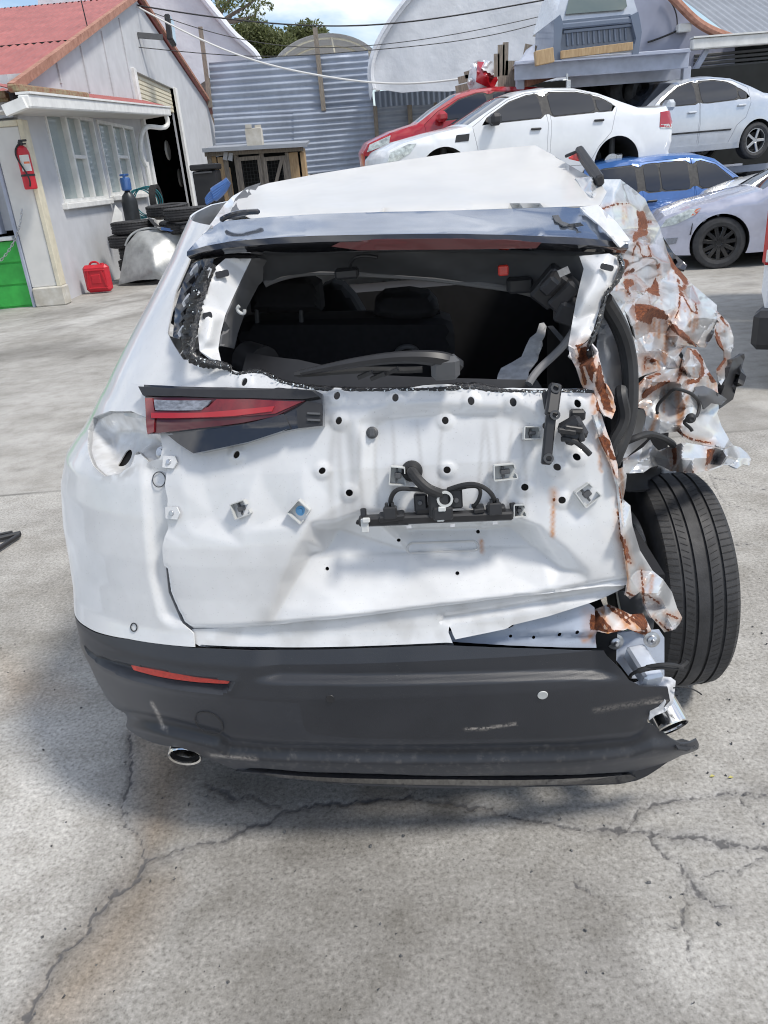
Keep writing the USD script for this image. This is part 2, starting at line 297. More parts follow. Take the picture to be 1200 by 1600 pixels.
def trace(px):
    """Photograph pixels -> (a, z) on the skin."""
    px = np.asarray(px, float).reshape(-1, 2); _, i = _tree.query(px); a, z = _ga[i].copy(), _gz[i].copy()
    for _k in range(6):
        q = cpx(shell(a, z)); e = 1e-4; ja = (cpx(shell(a + e, z)) - q) / e; jz = (cpx(shell(a, z + e)) - q) / e
        det = ja[:, 0] * jz[:, 1] - ja[:, 1] * jz[:, 0]; det = np.where(np.abs(det) < 3e4, 3e4 * np.sign(det + 1e-9), det); r = px - q
        a += np.clip((r[:, 0] * jz[:, 1] - r[:, 1] * jz[:, 0]) / det, -.03, .03); z += np.clip((ja[:, 0] * r[:, 1] - ja[:, 1] * r[:, 0]) / det, -.03, .03)
    return np.stack([a, z], 1)
def skin_pt(px, off=0.0): az = trace([px])[0]; return shell(az[0], az[1], off), sh_normal(az[0], az[1])
def local(px, off=0.0):
    """Frame on the skin: point, right, up, outward."""
    P, n = skin_pt(px, off); ex = np.cross([0, 0, 1.0], n); ex /= np.linalg.norm(ex); return P, ex, np.cross(n, ex), n
class Net:
    """Smoothed piecewise-linear field through control values."""
    def __init__(s, xy, val, soft=0.0, n=9):
        xy = np.asarray(xy, float); s.f = LinearNDInterpolator(xy, np.asarray(val, float)); s.g = NearestNDInterpolator(xy, np.asarray(val, float)); s.soft = soft
        s.o = np.vstack([[0, 0]] + [[math.cos(k * 2.4) * math.sqrt(k / n), math.sin(k * 2.4) * math.sqrt(k / n)] for k in range(1, n)])
    def __call__(s, p):
        out = 0
        for o in (s.o if s.soft else s.o[:1]):
            q = p + o * s.soft; v = s.f(q); out = out + np.where(np.isnan(v), s.g(q), v)
        return out / (len(s.o) if s.soft else 1)
def dist_line(p, line):
    p = np.asarray(p, float); d = np.full(len(p), 1e9); L = np.asarray(line, float)
    for a, b in zip(L[:-1], L[1:]):
        ab = b - a; t = np.clip(((p - a) @ ab) / (ab @ ab + 1e-12), 0, 1); d = np.minimum(d, np.linalg.norm(p - a - t[:, None] * ab, axis=1))
    return d
def blot(q, polys, soft=7.0):
    """0..1 wear mask in photograph pixels of points: 1 inside, 0.5 on the outline."""
    m = np.zeros(len(q))
    for pl in polys:
        P = Polygon(pl).buffer(0); d = shapely.distance(P.boundary, shapely.points(q)); i = shapely.contains_xy(P, q[:, 0], q[:, 1])
        m = np.maximum(m, np.clip(0.5 + np.where(i, d, -d) / (2 * soft), 0, 1))
    return m
def streaks(q, lines, w=5.0):
    m = np.zeros(len(q))
    for L in lines: m = np.maximum(m, np.clip(1 - dist_line(q, L) / w, 0, 1))
    return m
def wear(P, rust=(), lines=(), drips=(), dirt=None, soft=7.0, lw=7.0, dw=5.0):
    q = cpx(P); r = blot(q, rust, soft) if rust else np.zeros(len(q)); dr = streaks(q, drips, dw) if drips else np.zeros(len(q))
    if lines: ls = streaks(q, lines, lw * 1.05); r = np.maximum(r, 0.80 * ls); dr = np.maximum(dr, .7 * streaks(q, lines, lw * 2.2))
    if rust:
        dr = np.maximum(dr, .75 * blot(q, rust, soft * 2.2)); rg = np.random.default_rng(len(rust)); ex = []
        for pl in rust:
            A = np.array(pl, float); w = np.ptp(A[:, 0])
            for _k in range(1 + int(w / 9)):
                j = rg.integers(len(A)); x, y = A[j] + [rg.uniform(-3, 3), 0]; y = max(y, A[:, 1].mean()); ex.append([(x, y), (x + rg.uniform(-3, 3), y + rg.uniform(12, 42))])
        dr = np.maximum(dr, .85 * streaks(q, ex, 2.6))
    return {'rust': r, 'drip': dr, 'dirt': np.zeros(len(q)) if dirt is None else dirt(q, P)}
def skin_sheet(outline, h=0.008, holes=(), disp=None, thick=0.004, off=0.0, az=False, jag=0.0, seed=3):
    """A panel on the skin cut to an outline; disp(az, px) pushes it inwards in metres."""
    o = np.asarray(outline, float) if az else trace(outline)
    P = Polygon(o).buffer(0)
    for hp, hr in holes:
        c = trace([hp])[0]; P = P.difference(Point(*c).buffer(hr, quad_segs=3))
    if P.geom_type != 'Polygon': P = max(P.geoms, key=lambda g: g.area)
    p, t = tri_poly(P, h); v = shell(p[:, 0], p[:, 1], off); n = sh_normal(p[:, 0], p[:, 1])
    if disp is not None: v = v - n * disp(p, cpx(v))[:, None]
    V, F, idx = thicken(v, t, -n * thick); return V, F
def relief(outline, net, h=8.0, soft=6.0, thick=0.004, rough=0.0, holes=(), seed=1):
    """A crumpled sheet: outline and control values (px, py, depth in the car's y) traced, each point at its own depth."""
    P = Polygon(outline).buffer(0)
    for hp in holes: P = P.difference(Polygon(hp).buffer(0))
    if P.geom_type != 'Polygon': P = max(P.geoms, key=lambda g: g.area)
    p, t = tri_poly(P, h); net = np.asarray(net, float); Y = Net(net[:, :2], net[:, 2], soft)(p)
    if rough:
        wv = p + 9.0 * (np.c_[meshkit.noise(np.c_[p / 22.0, np.full(len(p), seed)], 11), meshkit.noise(np.c_[p / 22.0, np.full(len(p), seed)], 12)] - 0.5)
        rg = lambda sc, sd: np.abs(2 * meshkit.noise(np.c_[wv / sc, np.full(len(p), seed * 3.1)], sd) - 1)
        Y = Y + rough * (1.25 * (rg(50.0, seed) - 0.4) + 0.38 * (rg(22.0, seed + 1) - 0.4) + 0.07 * (rg(9.0, seed + 2) - 0.4))
    v = on_y(p[:, 0], p[:, 1], Y); c = np.cross(v[t[:, 1]] - v[t[:, 0]], v[t[:, 2]] - v[t[:, 0]]); nn = np.zeros_like(v)
    for k in range(3): np.add.at(nn, t[:, k], c)
    nn /= np.linalg.norm(nn, axis=1, keepdims=True) + 1e-12
    if np.mean(np.einsum('ij,ij->i', nn, CEYE - v)) < 0: t = t[:, ::-1]; nn = -nn
    V, F, idx = thicken(v, t, -nn * thick); return V, F

# ------------------------------------------------------------------ ground
def noise2(x, y, s, seed, o=4): return meshkit.fbm(np.stack([x * s, y * s, 0 * x + seed], -1), o, seed)
CRACKS = [[(203, 1150), (205, 1220), (198, 1275), (222, 1310), (228, 1340)], [(228, 1340), (190, 1390), (150, 1430), (110, 1480), (70, 1540), (30, 1600)], [(228, 1342), (262, 1338), (310, 1322), (360, 1308), (400, 1285), (440, 1268), (560, 1250), (680, 1252), (780, 1272), (860, 1282), (920, 1298), (1000, 1302), (1080, 1308), (1150, 1318), (1200, 1326)],
    [(322, 1222), (350, 1238), (400, 1248), (438, 1262)], [(972, 1298), (990, 1270), (1010, 1258), (1080, 1248), (1150, 1244), (1200, 1236)], [(1010, 1304), (1030, 1328), (1065, 1352), (1075, 1376), (1110, 1402), (1150, 1425)], [(1092, 1368), (1160, 1366), (1190, 1340)], [(1148, 1250), (1180, 1275), (1200, 1298)], [(1070, 1376), (1070, 1420), (1068, 1448), (1085, 1500)], [(1110, 745), (1150, 752), (1200, 765)], [(1105, 740), (1140, 790), (1200, 800)], [(1135, 850), (1200, 852)], [(900, 1380), (960, 1430), (1060, 1446)]]
CW = [9, 12, 7, 5, 8, 6, 4, 5, 3, 4, 3, 4, 2]
xs = np.unique(np.r_[np.linspace(-90, -8, 26), np.linspace(-8, -1.9, 61), np.arange(-1.9, -1.25, .012), np.arange(-1.25, 2.05, .0065), np.arange(2.05, 2.6, .012), np.linspace(2.6, 9, 65), np.linspace(9, 110, 26)])
ys = np.unique(np.r_[np.linspace(-40, .3, 12), np.linspace(.3, .85, 8), np.arange(.85, 2.1, .0065), np.arange(2.1, 2.4, .012), np.linspace(2.4, 5.2, 120), np.linspace(5.2, 30, 110), np.linspace(30, 240, 30)])
gx, gy = np.meshgrid(xs, ys, indexing='ij'); g2 = np.stack([gx.ravel(), gy.ravel()], 1)
near = (g2[:, 1] < 6) & (g2[:, 1] > .6) & (np.abs(g2[:, 0]) < 5); qn = np.full((len(g2), 2), -1e4); qn[near] = topx(np.c_[g2[near], np.zeros(near.sum())])
crk = np.zeros(len(g2)) ; wid = np.zeros(len(g2)); jit = np.stack([noise2(g2[:, 0], g2[:, 1], 14, 5, 3) - .5, noise2(g2[:, 0], g2[:, 1], 14, 9, 3) - .5], 1) * .05
jit2 = np.stack([noise2(g2[:, 0], g2[:, 1], 55, 15, 2) - .5, noise2(g2[:, 0], g2[:, 1], 55, 19, 2) - .5], 1) * .022; wn = noise2(g2[:, 0], g2[:, 1], 9, 23, 2)
for L, w in zip(CRACKS, CW):
    G = at_z(*np.array(L, float).T)[:, :2]; d = np.full(len(g2), 9.0); d[near] = dist_line(g2[near] + jit[near] + jit2[near], G); ww = w / 1150.0 * (0.35 + 1.3 * wn)
    crk = np.maximum(crk, np.clip(.5 + (ww * .42 + .0015 - d) / .014, 0, 1)); wid = np.maximum(wid, .55 * np.exp(-(d / (w / 700.0 * 2.0)) ** 2) * min(1, w / 7) * (.4 + .9 * wn))
def gspot(pl, soft): m = np.zeros(len(g2)); m[near] = blot(qn[near], [pl], soft); return m
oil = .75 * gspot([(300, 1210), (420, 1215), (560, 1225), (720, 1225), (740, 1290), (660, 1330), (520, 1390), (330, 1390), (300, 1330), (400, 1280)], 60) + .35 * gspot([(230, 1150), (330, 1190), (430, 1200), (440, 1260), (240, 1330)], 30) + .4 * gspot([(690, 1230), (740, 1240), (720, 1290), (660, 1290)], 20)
tan = .6 * gspot([(215, 1370), (260, 1380), (200, 1500), (110, 1600), (40, 1600), (120, 1490)], 40) + .7 * gspot([(215, 1150), (300, 1170), (270, 1290), (230, 1330)], 25) + .5 * gspot([(0, 1030), (90, 1060), (120, 1090), (0, 1110)], 25) + .35 * gspot([(560, 1215), (660, 1220), (640, 1260), (560, 1260)], 20)
rgs = np.random.default_rng(11)
for _k in range(60):
    cxy = np.array([rgs.uniform(-6, 6), rgs.uniform(.9, 13)]); rr = rgs.uniform(.015, .06) * (1 + .25 * cxy[1]); oil = np.maximum(oil, rgs.uniform(.25, .8) * np.exp(-(np.hypot(*(g2 + jit * 1.5 - cxy).T) / rr) ** 4))
for (mx_, my_, mr_, a0, a1) in ((-1.2, 9.6, 2.6, 1.6, 3.0), (-1.0, 9.8, 3.9, 1.7, 2.9), (5.5, 5.0, 5.2, 2.4, 3.5), (-7.5, 4.5, 4.4, -.5, .7), (-7.2, 4.4, 5.9, -.4, .6)):
    ang = np.arctan2(g2[:, 1] - my_, g2[:, 0] - mx_); rad = np.hypot(g2[:, 0] - mx_, g2[:, 1] - my_); oil = np.maximum(oil, .5 * np.exp(-((rad - mr_) / .11) ** 4) * sstep(a0, a0 + .3, ang) * (1 - sstep(a1 - .3, a1, ang)) * (.3 + noise2(g2[:, 0], g2[:, 1], 2.5, 31)))
oil = np.maximum(oil, .55 * sstep(.54, .72, noise2(g2[:, 0], g2[:, 1], .9, 41, 5)) * (near | (g2[:, 1] < 30)))
pale = sstep(.55, .75, noise2(g2[:, 0], g2[:, 1], 1.3, 47, 5)) * (g2[:, 1] < 30) + .9 * gspot([(0, 1120), (90, 1115), (190, 1180), (205, 1300), (110, 1440), (0, 1560)], 40)
slab = 1 - sstep(4.26, 4.30, g2[:, 1] + .04 * g2[:, 0] * 0)
joint = np.exp(-((g2[:, 1] - 4.28 + .004 * np.sin(g2[:, 0] * 9)) / .008) ** 2) * (np.abs(g2[:, 0]) < 9) * (.35 + .65 * noise2(g2[:, 0], g2[:, 1], 3, 71))
h = -.006 * crk + .002 * (noise2(g2[:, 0], g2[:, 1], 1.3, 3) - .5)
far = np.abs(g2[:, 1] - 10) > 22; h = np.where(far, -.0, h)
vg, fg = grid_mesh(np.stack([gx, gy, h.reshape(gx.shape)], -1))
MAT['concrete'] = usdkit.material(stage, '/World/Looks/concrete', {
    'g': ('geometry', {}), 'ck': ('attribute', {'attribute': 'crack'}), 'wd': ('attribute', {'attribute': 'seep'}), 'ol': ('attribute', {'attribute': 'oil'}), 'tn': ('attribute', {'attribute': 'tan'}), 'pl': ('attribute', {'attribute': 'pale'}), 'x9': ('mix_color', {'blend_type': 'multiply', 'use_clamp': False, 'b': (1.24, 1.25, 1.27)}), 'sb': ('attribute', {'attribute': 'slab'}), 'jt': ('attribute', {'attribute': 'joint'}),
    'fine': ('noise_texture', {'scale': 85.0, 'detail': 4.0, 'roughness': 0.7}), 'agg': ('voronoi_texture', {'scale': 90.0}), 'med': ('noise_texture', {'scale': 7.0, 'detail': 7.0, 'roughness': 0.65}), 'big': ('noise_texture', {'scale': 0.55, 'detail': 6.0, 'roughness': 0.6}),
    'smap': ('mapping', {'scale': (0.55, 2.4, 1.0), 'rotation': (0, 0, 0.25)}), 'str': ('noise_texture', {'scale': 1.6, 'detail': 7.0, 'roughness': 0.62, 'distortion': 0.4}), 'strr': ('rgb_ramp', {'ramp': [(0.3, (0.84, 0.83, 0.81)), (0.52, (1, 1, 1)), (0.75, (1.06, 1.06, 1.06))]}),
    'fr': ('rgb_ramp', {'ramp': [(0.30, (0.50, 0.49, 0.48)), (0.46, (0.90, 0.90, 0.89)), (0.56, (1.05, 1.05, 1.05)), (0.68, (1.34, 1.34, 1.33))]}), 'ar': ('rgb_ramp', {'ramp': [(0.0, (0.62, 0.62, 0.62)), (0.28, (1, 1, 1)), (1.0, (1.05, 1.05, 1.05))]}),
    'mr': ('rgb_ramp', {'ramp': [(0.3, (0.80, 0.79, 0.77)), (0.5, (1, 1, 1)), (0.7, (1.14, 1.14, 1.14))]}), 'br': ('rgb_ramp', {'ramp': [(0.35, (0.275, 0.262, 0.24)), (0.65, (0.42, 0.408, 0.385))]}), 'smooth': ('rgb_ramp', {'ramp': [(0.35, (0.26, 0.248, 0.226)), (0.65, (0.37, 0.358, 0.335))]}),
    'bb': ('mix_color', {}), 'x1': ('mix_color', {'blend_type': 'multiply', 'fac': 1.0, 'use_clamp': False}), 'x2': ('mix_color', {'blend_type': 'multiply', 'fac': 1.0}), 'x3': ('mix_color', {'blend_type': 'multiply'}), 'x3b': ('mix_color', {'blend_type': 'multiply', 'fac': 0.8}), 'x4': ('mix_color', {'blend_type': 'multiply', 'b': (0.42, 0.41, 0.40)}), 'x5': ('mix_color', {'blend_type': 'multiply', 'b': (0.95, 0.76, 0.58)}),
    'x6': ('mix_color', {'blend_type': 'multiply', 'b': (0.50, 0.51, 0.55)}), 'x7': ('mix_color', {'b': (0.085, 0.083, 0.085)}), 'x8': ('mix_color', {'b': (0.09, 0.088, 0.08)}), 'ff': ('map_range', {'from_min': 0.0, 'from_max': 1.0, 'to_min': 0.25, 'to_max': 0.95}), 'cs': ('map_range', {'from_min': 0.40, 'from_max': 0.62, 'to_min': 0.0, 'to_max': 0.85, 'clamp': True}),
    'ckz': ('noise_texture', {'scale': 60.0, 'detail': 4.0, 'roughness': 0.7}), 'ckm': ('math', {'math_type': 'multiply_add', 'value2': 0.9, 'value3': -0.48}), 'ckn': ('math', {'math_type': 'add'}), 'bp': ('bump', {'strength': 0.8, 'distance': 0.002}), 'p': ('principled_bsdf', {'roughness': 0.82, 'specular_ior_level': 0.35})},
    [('g.position', n + '.vector') for n in ('fine', 'agg', 'med', 'big', 'smap')] + [('smap.vector', 'str.vector'), ('str.fac', 'strr.fac'), ('fine.fac', 'fr.fac'), ('agg.distance', 'ar.fac'), ('med.fac', 'mr.fac'), ('big.fac', 'br.fac'), ('big.fac', 'smooth.fac'), ('sb.fac', 'bb.fac'), ('smooth.color', 'bb.a'), ('br.color', 'bb.b'),
     ('bb.result', 'x1.a'), ('mr.color', 'x1.b'), ('x1.result', 'x2.a'), ('ar.color', 'x2.b'), ('sb.fac', 'ff.value'), ('ff.result', 'x3.fac'), ('x2.result', 'x3.a'), ('fr.color', 'x3.b'), ('x3.result', 'x3b.a'), ('strr.color', 'x3b.b'), ('x3b.result', 'x9.a'), ('pl.fac', 'x9.fac'), ('x9.result', 'x4.a'), ('ol.fac', 'x4.fac'), ('x4.result', 'x5.a'), ('tn.fac', 'x5.fac'), ('x5.result', 'x6.a'), ('wd.fac', 'x6.fac'),
     ('x6.result', 'x7.a'), ('ck.fac', 'ckn.value1'), ('g.position', 'ckz.vector'), ('ckz.fac', 'ckm.value1'), ('ckm.value', 'ckn.value2'), ('ckn.value', 'cs.value'), ('cs.result', 'x7.fac'), ('x7.result', 'x8.a'), ('jt.fac', 'x8.fac'), ('x8.result', 'p.base_color'), ('fine.fac', 'bp.height'), ('bp.normal', 'p.normal')], surface='p.BSDF')
obj('ground', (vg, fg), 'concrete', prims={'crack': crk, 'seep': wid, 'oil': oil, 'tan': tan, 'pale': np.clip(pale, 0, 1), 'slab': slab, 'joint': joint}, kind='structure')
# ------------------------------------------------------------------ buildings, fences, tents
mat('wall_grey', (0.50, 0.51, 0.53), 0.75, var=0.10, vscale=2.2, bump=0.002, bscale=30)
mat('wall_white', (0.62, 0.61, 0.58), 0.6, var=0.08, vscale=3)
mat('trim_white', (0.72, 0.72, 0.70), 0.5, var=0.12, vscale=5)
mat('cream_paint', (0.62, 0.57, 0.44), 0.55, var=0.12, vscale=8)
mat('green_paint', (0.045, 0.46, 0.07), 0.5, var=0.18, vscale=5, bump=0.002, bscale=40)
mat('red_roof', (0.34, 0.105, 0.095), 0.55, var=0.22, vscale=2.0, col2=None)
mat('rust_edge', (0.42, 0.22, 0.16), 0.85, col2=(0.26, 0.12, 0.08), vscale=9)
mat('mossy', (0.26, 0.22, 0.13), 0.95, col2=(0.20, 0.08, 0.05), vscale=14, bump=0.01, bscale=40)
mat('galv_blue', (0.33, 0.37, 0.44), 0.42, metal=0.35, var=0.16, vscale=1.6, rvar=0.1, stretch=(1, 1, .5))
mat('galv_roof', (0.30, 0.32, 0.35), 0.5, metal=0.3, var=0.12, vscale=2)
mat('tent_fabric', (0.66, 0.68, 0.72), 0.55, var=0.10, vscale=1.2, bump=0.03, bscale=2.2)
mat('tent_tan', (0.50, 0.44, 0.33), 0.7, var=0.1)
mat('lavender_wall', (0.30, 0.32, 0.41), 0.6, var=0.12, vscale=1.5)
mat('steel_lavender', (0.36, 0.39, 0.47), 0.5, var=0.15, vscale=5)
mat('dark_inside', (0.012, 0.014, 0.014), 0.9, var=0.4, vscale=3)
mat('old_timber', (0.30, 0.26, 0.21), 0.85, col2=(0.16, 0.14, 0.12), vscale=12, stretch=(4, 4, .5), bump=0.003, bscale=30)
mat('new_timber', (0.46, 0.33, 0.19), 0.8, col2=(0.32, 0.21, 0.11), vscale=10, stretch=(4, 4, .6))
mat('wire', (0.02, 0.02, 0.022), 0.6)
mat('white_cable', (0.66, 0.66, 0.64), 0.5)
mat('pane_pale', (0.42, 0.47, 0.47), 0.10, coat=1.0, var=0.10, vscale=1.5)
MAT['clear_pane'] = usdkit.material(stage, '/World/Looks/clear_pane', {'t': ('transparent_bsdf', {'color': (0.85, 0.9, 0.9)}), 'p': ('principled_bsdf', {'base_color': (0.50, 0.56, 0.55), 'roughness': 0.12, 'coat_weight': 0.6}), 'm': ('mix_closure', {'fac': 0.6})}, [('t.BSDF', 'm.closure1'), ('p.BSDF', 'm.closure2')], surface='m.closure')
mat('canopy_glass', (0.11, 0.14, 0.13), 0.06, coat=1.0)
mat('pane_dark', (0.012, 0.016, 0.02), 0.05, coat=1.0)
mat('blind', (0.62, 0.68, 0.67), 0.6)
mat('blind_back', (0.50, 0.55, 0.55), 0.8)
mat('concrete_block', (0.55, 0.53, 0.48), 0.85, col2=(0.40, 0.37, 0.31), vscale=5)
def corr(P0, U, V, pitch=.076, amp=.009, along='u', nv=6, n=None, thick=0.003, wob=0.0, seed=0):
    """Corrugated sheet at P0 spanned by U and V; the waves repeat along U (along='u') and run along V."""
    P0, U, V = (np.asarray(q, float) for q in (P0, U, V)); L = np.linalg.norm(U); k = max(2, int(L / pitch)); s = np.linspace(0, 1, k * 6 + 1); t = np.linspace(0, 1, nv)
    N = np.cross(U, V); N /= np.linalg.norm(N); P = P0 + s[:, None, None] * U + t[None, :, None] * V + (amp * np.sin(s * k * 2 * np.pi))[:, None, None] * N
    if wob: P = P + wob * (meshkit.noise(np.c_[(s[:, None] * L * 1.2 + 0 * t).ravel(), (t[None, :] * np.linalg.norm(V) * 1.2 + 0 * s[:, None]).ravel(), np.full(len(s) * nv, seed)], seed).reshape(len(s), nv) - .5)[..., None] * N
    v, f = grid_mesh(P); nV = len(v); e = np.vstack([v, v - N * thick]); return e, np.vstack([f, f[:, ::-1] + nV])
def quad(a, b, c, d, th=.02):
    a, b, c, d = (np.asarray(q, float) for q in (a, b, c, d)); n = np.cross(b - a, d - a); n /= np.linalg.norm(n); v = np.array([a, b, c, d]); v = np.vstack([v, v - n * th])
    f = [(0, 1, 2, 3), (7, 6, 5, 4), (0, 4, 5, 1), (1, 5, 6, 2), (2, 6, 7, 3), (3, 7, 4, 0)]; f = np.array(f); return v, np.vstack([f[:, [0, 1, 2]], f[:, [0, 2, 3]]])
def wallx(poly_yz, X, th):
    """Wall in a plane of constant x: polygon in (y, z), thickness towards -x."""
    v, f = extrude(poly_yz, th); return np.stack([X - th + v[:, 2], v[:, 0], v[:, 1]], 1), f
def wally(poly_xz, Y, th):
    v, f = extrude(poly_xz, th); return np.stack([v[:, 0], Y + th - v[:, 2], v[:, 1]], 1), f[:, ::-1] if False else f
XW = -5.0
ax = lambda x, y, X=XW: at_x(x, y, X)
wsp = thing('workshop', 'pale grey workshop with red corrugated roof, office windows and an open roller door', 'building', (0, 0, 0))
dy0, dy1 = ax(209, 115)[1], ax(268, 126)[1]; dz = 4.22
gable = Polygon([(13.25, 0), (13.25, 3.32), (14.35, 3.46), (22.75, 5.90), (31.0, 4.27), (32.0, 3.6), (32.0, 0)])
wins = [[ax(66, 172)[1:], ax(128, 174)[1:], ax(163, 310)[1:], ax(98, 326)[1:]], [ax(140, 176)[1:], ax(196, 182)[1:], ax(223, 298)[1:], ax(173, 310)[1:]]]
W1 = (14.4, 17.0, 1.50, 2.95); W2 = (17.25, 20.0, 1.55, 2.95)
wq = gable.difference(shapely.box(dy0, -1, dy1, dz))
for w in (W1, W2): wq = wq.difference(shapely.box(w[0], w[2], w[1], w[3]))
wl = obj('wall', wallx(wq, XW, .15), 'wall_grey', wsp, smooth=False)
fw_ = shapely.box(-14, 0, XW - .15, 3.30).difference(shapely.box(-6.9, 1.35, -5.75, 2.75)).difference(shapely.box(-14.1, -.1, -5.35, 1.18))
obj('wall', mov(wally(fw_, 13.25, .15), (0, 0, 0)), 'wall_grey', wsp, smooth=False)
GX_ = min(at_y(60, 440, 13.14)[0], -5.40)
gw = obj('green_plinth_wall', wally(shapely.box(-14, 0, GX_, 1.02), 13.16, .20), 'green_paint', wsp, smooth=False, label='bright green lower wall under the window')
for k in range(3): obj('board', mov(box(-14, GX_ - .01, 13.135, 13.158, .03 + k * .34, .345 + k * .34, .006), (0, 0, 0)), 'green_paint', gw)
obj('sill', box(-14, -5.45, 13.02, 13.30, 1.04, 1.10, .01), 'trim_white', wsp)
wf = obj('window', cat(box(-6.95, -6.85, 13.1, 13.3, 1.14, 2.8, .01), box(-5.80, -5.62, 13.1, 13.3, 1.14, 2.8, .01), box(-6.85, -5.80, 13.1, 13.3, 2.7, 2.8, .01)), 'steel_lavender', wsp)
obj('pane', box(-6.85, -5.80, 13.22, 13.24, 1.14, 2.7), 'pane_dark', wf)
# corner pilaster with plinth
P1 = at_y(20, 216, 13.05); P2 = at_y(57, 214, 13.05); zt = 2.62
obj('corner_post', box(GX_ + .003, -5.345, 13.0, 13.14, 0, 2.66, .01), 'steel_lavender', wsp)
pil = obj('cupboard_door', box(-5.34, -4.93, 13.02, 13.24, .30, 2.62, .015), 'wall_white', wsp, label='white corner cupboard door that carries the fire extinguisher')
obj('plinth', box(-5.33, -4.83, 12.96, 13.24, 0, .30, .02), 'concrete_block', pil)
obj('frame', cat(box(-4.93, -4.86, 13.00, 13.24, .30, 2.7, .008), box(-5.36, -4.93, 13.0, 13.24, 2.62, 2.7, .008)), 'cream_paint', pil)
obj('panel', box(-6.2, -5.0, 13.1, 13.24, 2.74, 3.1, .01), 'wall_grey', wsp)
# windows on the long wall, each with frames, panes and blinds
for w, mull in ((W1, (.38, .66)), (W2, (.36, .68))):
    y0, y1, z0, z1 = w; wn = obj('window', cat(box(XW - .12, XW + .02, y0, y1, z0, z0 + .06), box(XW - .12, XW + .02, y0, y1, z1 - .06, z1), box(XW - .12, XW + .022, y0, y0 + .06, z0 + .06, z1 - .06), box(XW - .12, XW + .022, y1 - .06, y1, z0 + .06, z1 - .06)), 'trim_white', wsp)
    e = [y0 + .06] + [y0 + (y1 - y0) * m for m in mull] + [y1 - .06]
    for m in e[1:-1]: obj('mullion', box(XW - .10, XW + .03, m - .04, m + .04, z0 + .06, z1 - .06, .005), 'trim_white', wn)
    obj('transom', box(XW - .09, XW + .015, e[1] + .04, e[2] - .04, z0 + .72, z0 + .78, .005), 'trim_white', wn)
    for a, b in zip(e[:-1], e[1:]): obj('pane', box(XW - .068, XW - .062, a + .01, b - .01, z0 + .06, z1 - .06), 'clear_pane', wn)
    obj('room_dark', box(XW - .14, XW - .12, y0, y1, z0, z1), 'blind_back', wn)  # pale sheet close behind the slats that lightens the panes
    for k in range(18): obj('blind_slat', box(XW - .088, XW - .085, e[0] + .05, e[-1] - .05, z0 + .1 + k * .073, z0 + .166 + k * .073), 'blind', wn)
    obj('sill', box(XW - .02, XW + .09, y0 - .1, y1 + .05, z0 - .10, z0 - .003, .012), 'trim_white', wn)
# cover battens and roller door
for y in (15.6, 17.2, 18.9, 20.6): obj('batten', box(XW + .001, XW + .03, y - .03, y + .03, 3.42, 3.36 + (y - 14.3) * .29), 'wall_grey', wsp)
rd = obj('roller_door', wallx(shapely.box(dy0, dz - .62, dy1, dz), XW - .1, .03), 'cream_paint', wsp, label='cream roller door rolled up in its opening')
for k in range(6): obj('slat', box(XW - .10, XW - .07, dy0 + .02, dy1 - .02, dz - .62 + k * .1, dz - .62 + k * .1 + .085, .012), 'cream_paint', rd)
for a, b in ((dy0 - .22, dy0), (dy1, dy1 + .26)): obj('door_frame', box(XW - .1, XW + .08, a, b, 0, dz + .02, .01), 'trim_white', wsp)
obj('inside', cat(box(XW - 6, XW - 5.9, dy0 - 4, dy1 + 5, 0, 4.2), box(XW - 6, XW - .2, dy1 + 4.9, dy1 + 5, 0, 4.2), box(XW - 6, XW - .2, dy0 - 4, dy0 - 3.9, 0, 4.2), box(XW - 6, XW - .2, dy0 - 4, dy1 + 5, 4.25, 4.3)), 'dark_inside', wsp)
obj('hoist_brace', cat(bar((XW - .9, dy0 + 1.6, .5), (XW - .9, dy0 + .3, 3.2), .12, .12), bar((XW - .9, dy0 + 2.6, .4), (XW - .9, dy0 + 2.6, 3.4), .12, .12)), 'steel_lavender', wsp)
for q in ((262, 235), (282, 278)):
    P = at_x(*q, XW - .6); obj('pulley', mov(lathe([(0, -.03), (.26, -.03), (.28, 0), (.26, .03), (0, .03)], 24, 'x'), P), 'wall_white', wsp)
# roofs
ey, ez, ry, rz = 13.0, 3.06, 22.75, 5.98
rf_ = obj('roof', corr((-30, ey, ez), (25.15, 0, 0), (0, ry - ey, rz - ez), .152, .016, nv=3), 'red_roof', wsp, smooth=60)
obj('roof', corr((-30, 32.4, 4.0), (25.15, 0, 0), (0, ry - 32.4, rz - 4.0), .152, .016, nv=3), 'red_roof', wsp, smooth=60)
obj('barge_board', cat(bar((-4.88, ey, ez + .05), (-4.88, ry, rz + .06), .10, .13, (0, 0, 1)), bar((-4.88, ry, rz + .03), (-4.88, 32.4, 4.05), .06, .09, (0, 0, 1))), 'rust_edge', wsp)
obj('eave_edge', cat(box(-30, -4.95, 12.92, 13.0, 2.94, 3.05), box(-30, -4.95, 12.86, 12.92, 2.98, 3.07)), 'mossy', wsp)
ga, gb = at_x(38, 158, -4.42), at_x(262, 175, -4.42)
aw = obj('awning', cat(corr(ga + [-.58, .4, .30], gb - ga - [0, .4, 0], (.52, 0, -.16), .15, .012, nv=3)), 'red_roof', wsp, smooth=60)
obj('mossy_edge', bar(ga + [-.12, 0, .17], ga + (gb - ga) * .35 + [-.12, 0, .17], .14, .10, (0, 0, 1), .02), 'mossy', aw)
gt = obj('gutter', cat(bar(ga, gb, .16, .17, (0, 0, 1), .02), bar(ga + [0, 0, .10], gb + [0, 0, .10], .20, .03, (0, 0, 1)), bar(ga + [-.28, -.02, -.10], ga + [.02, -.02, -.02], .12, .14)), 'trim_white', aw, label='white gutter along the office eave')
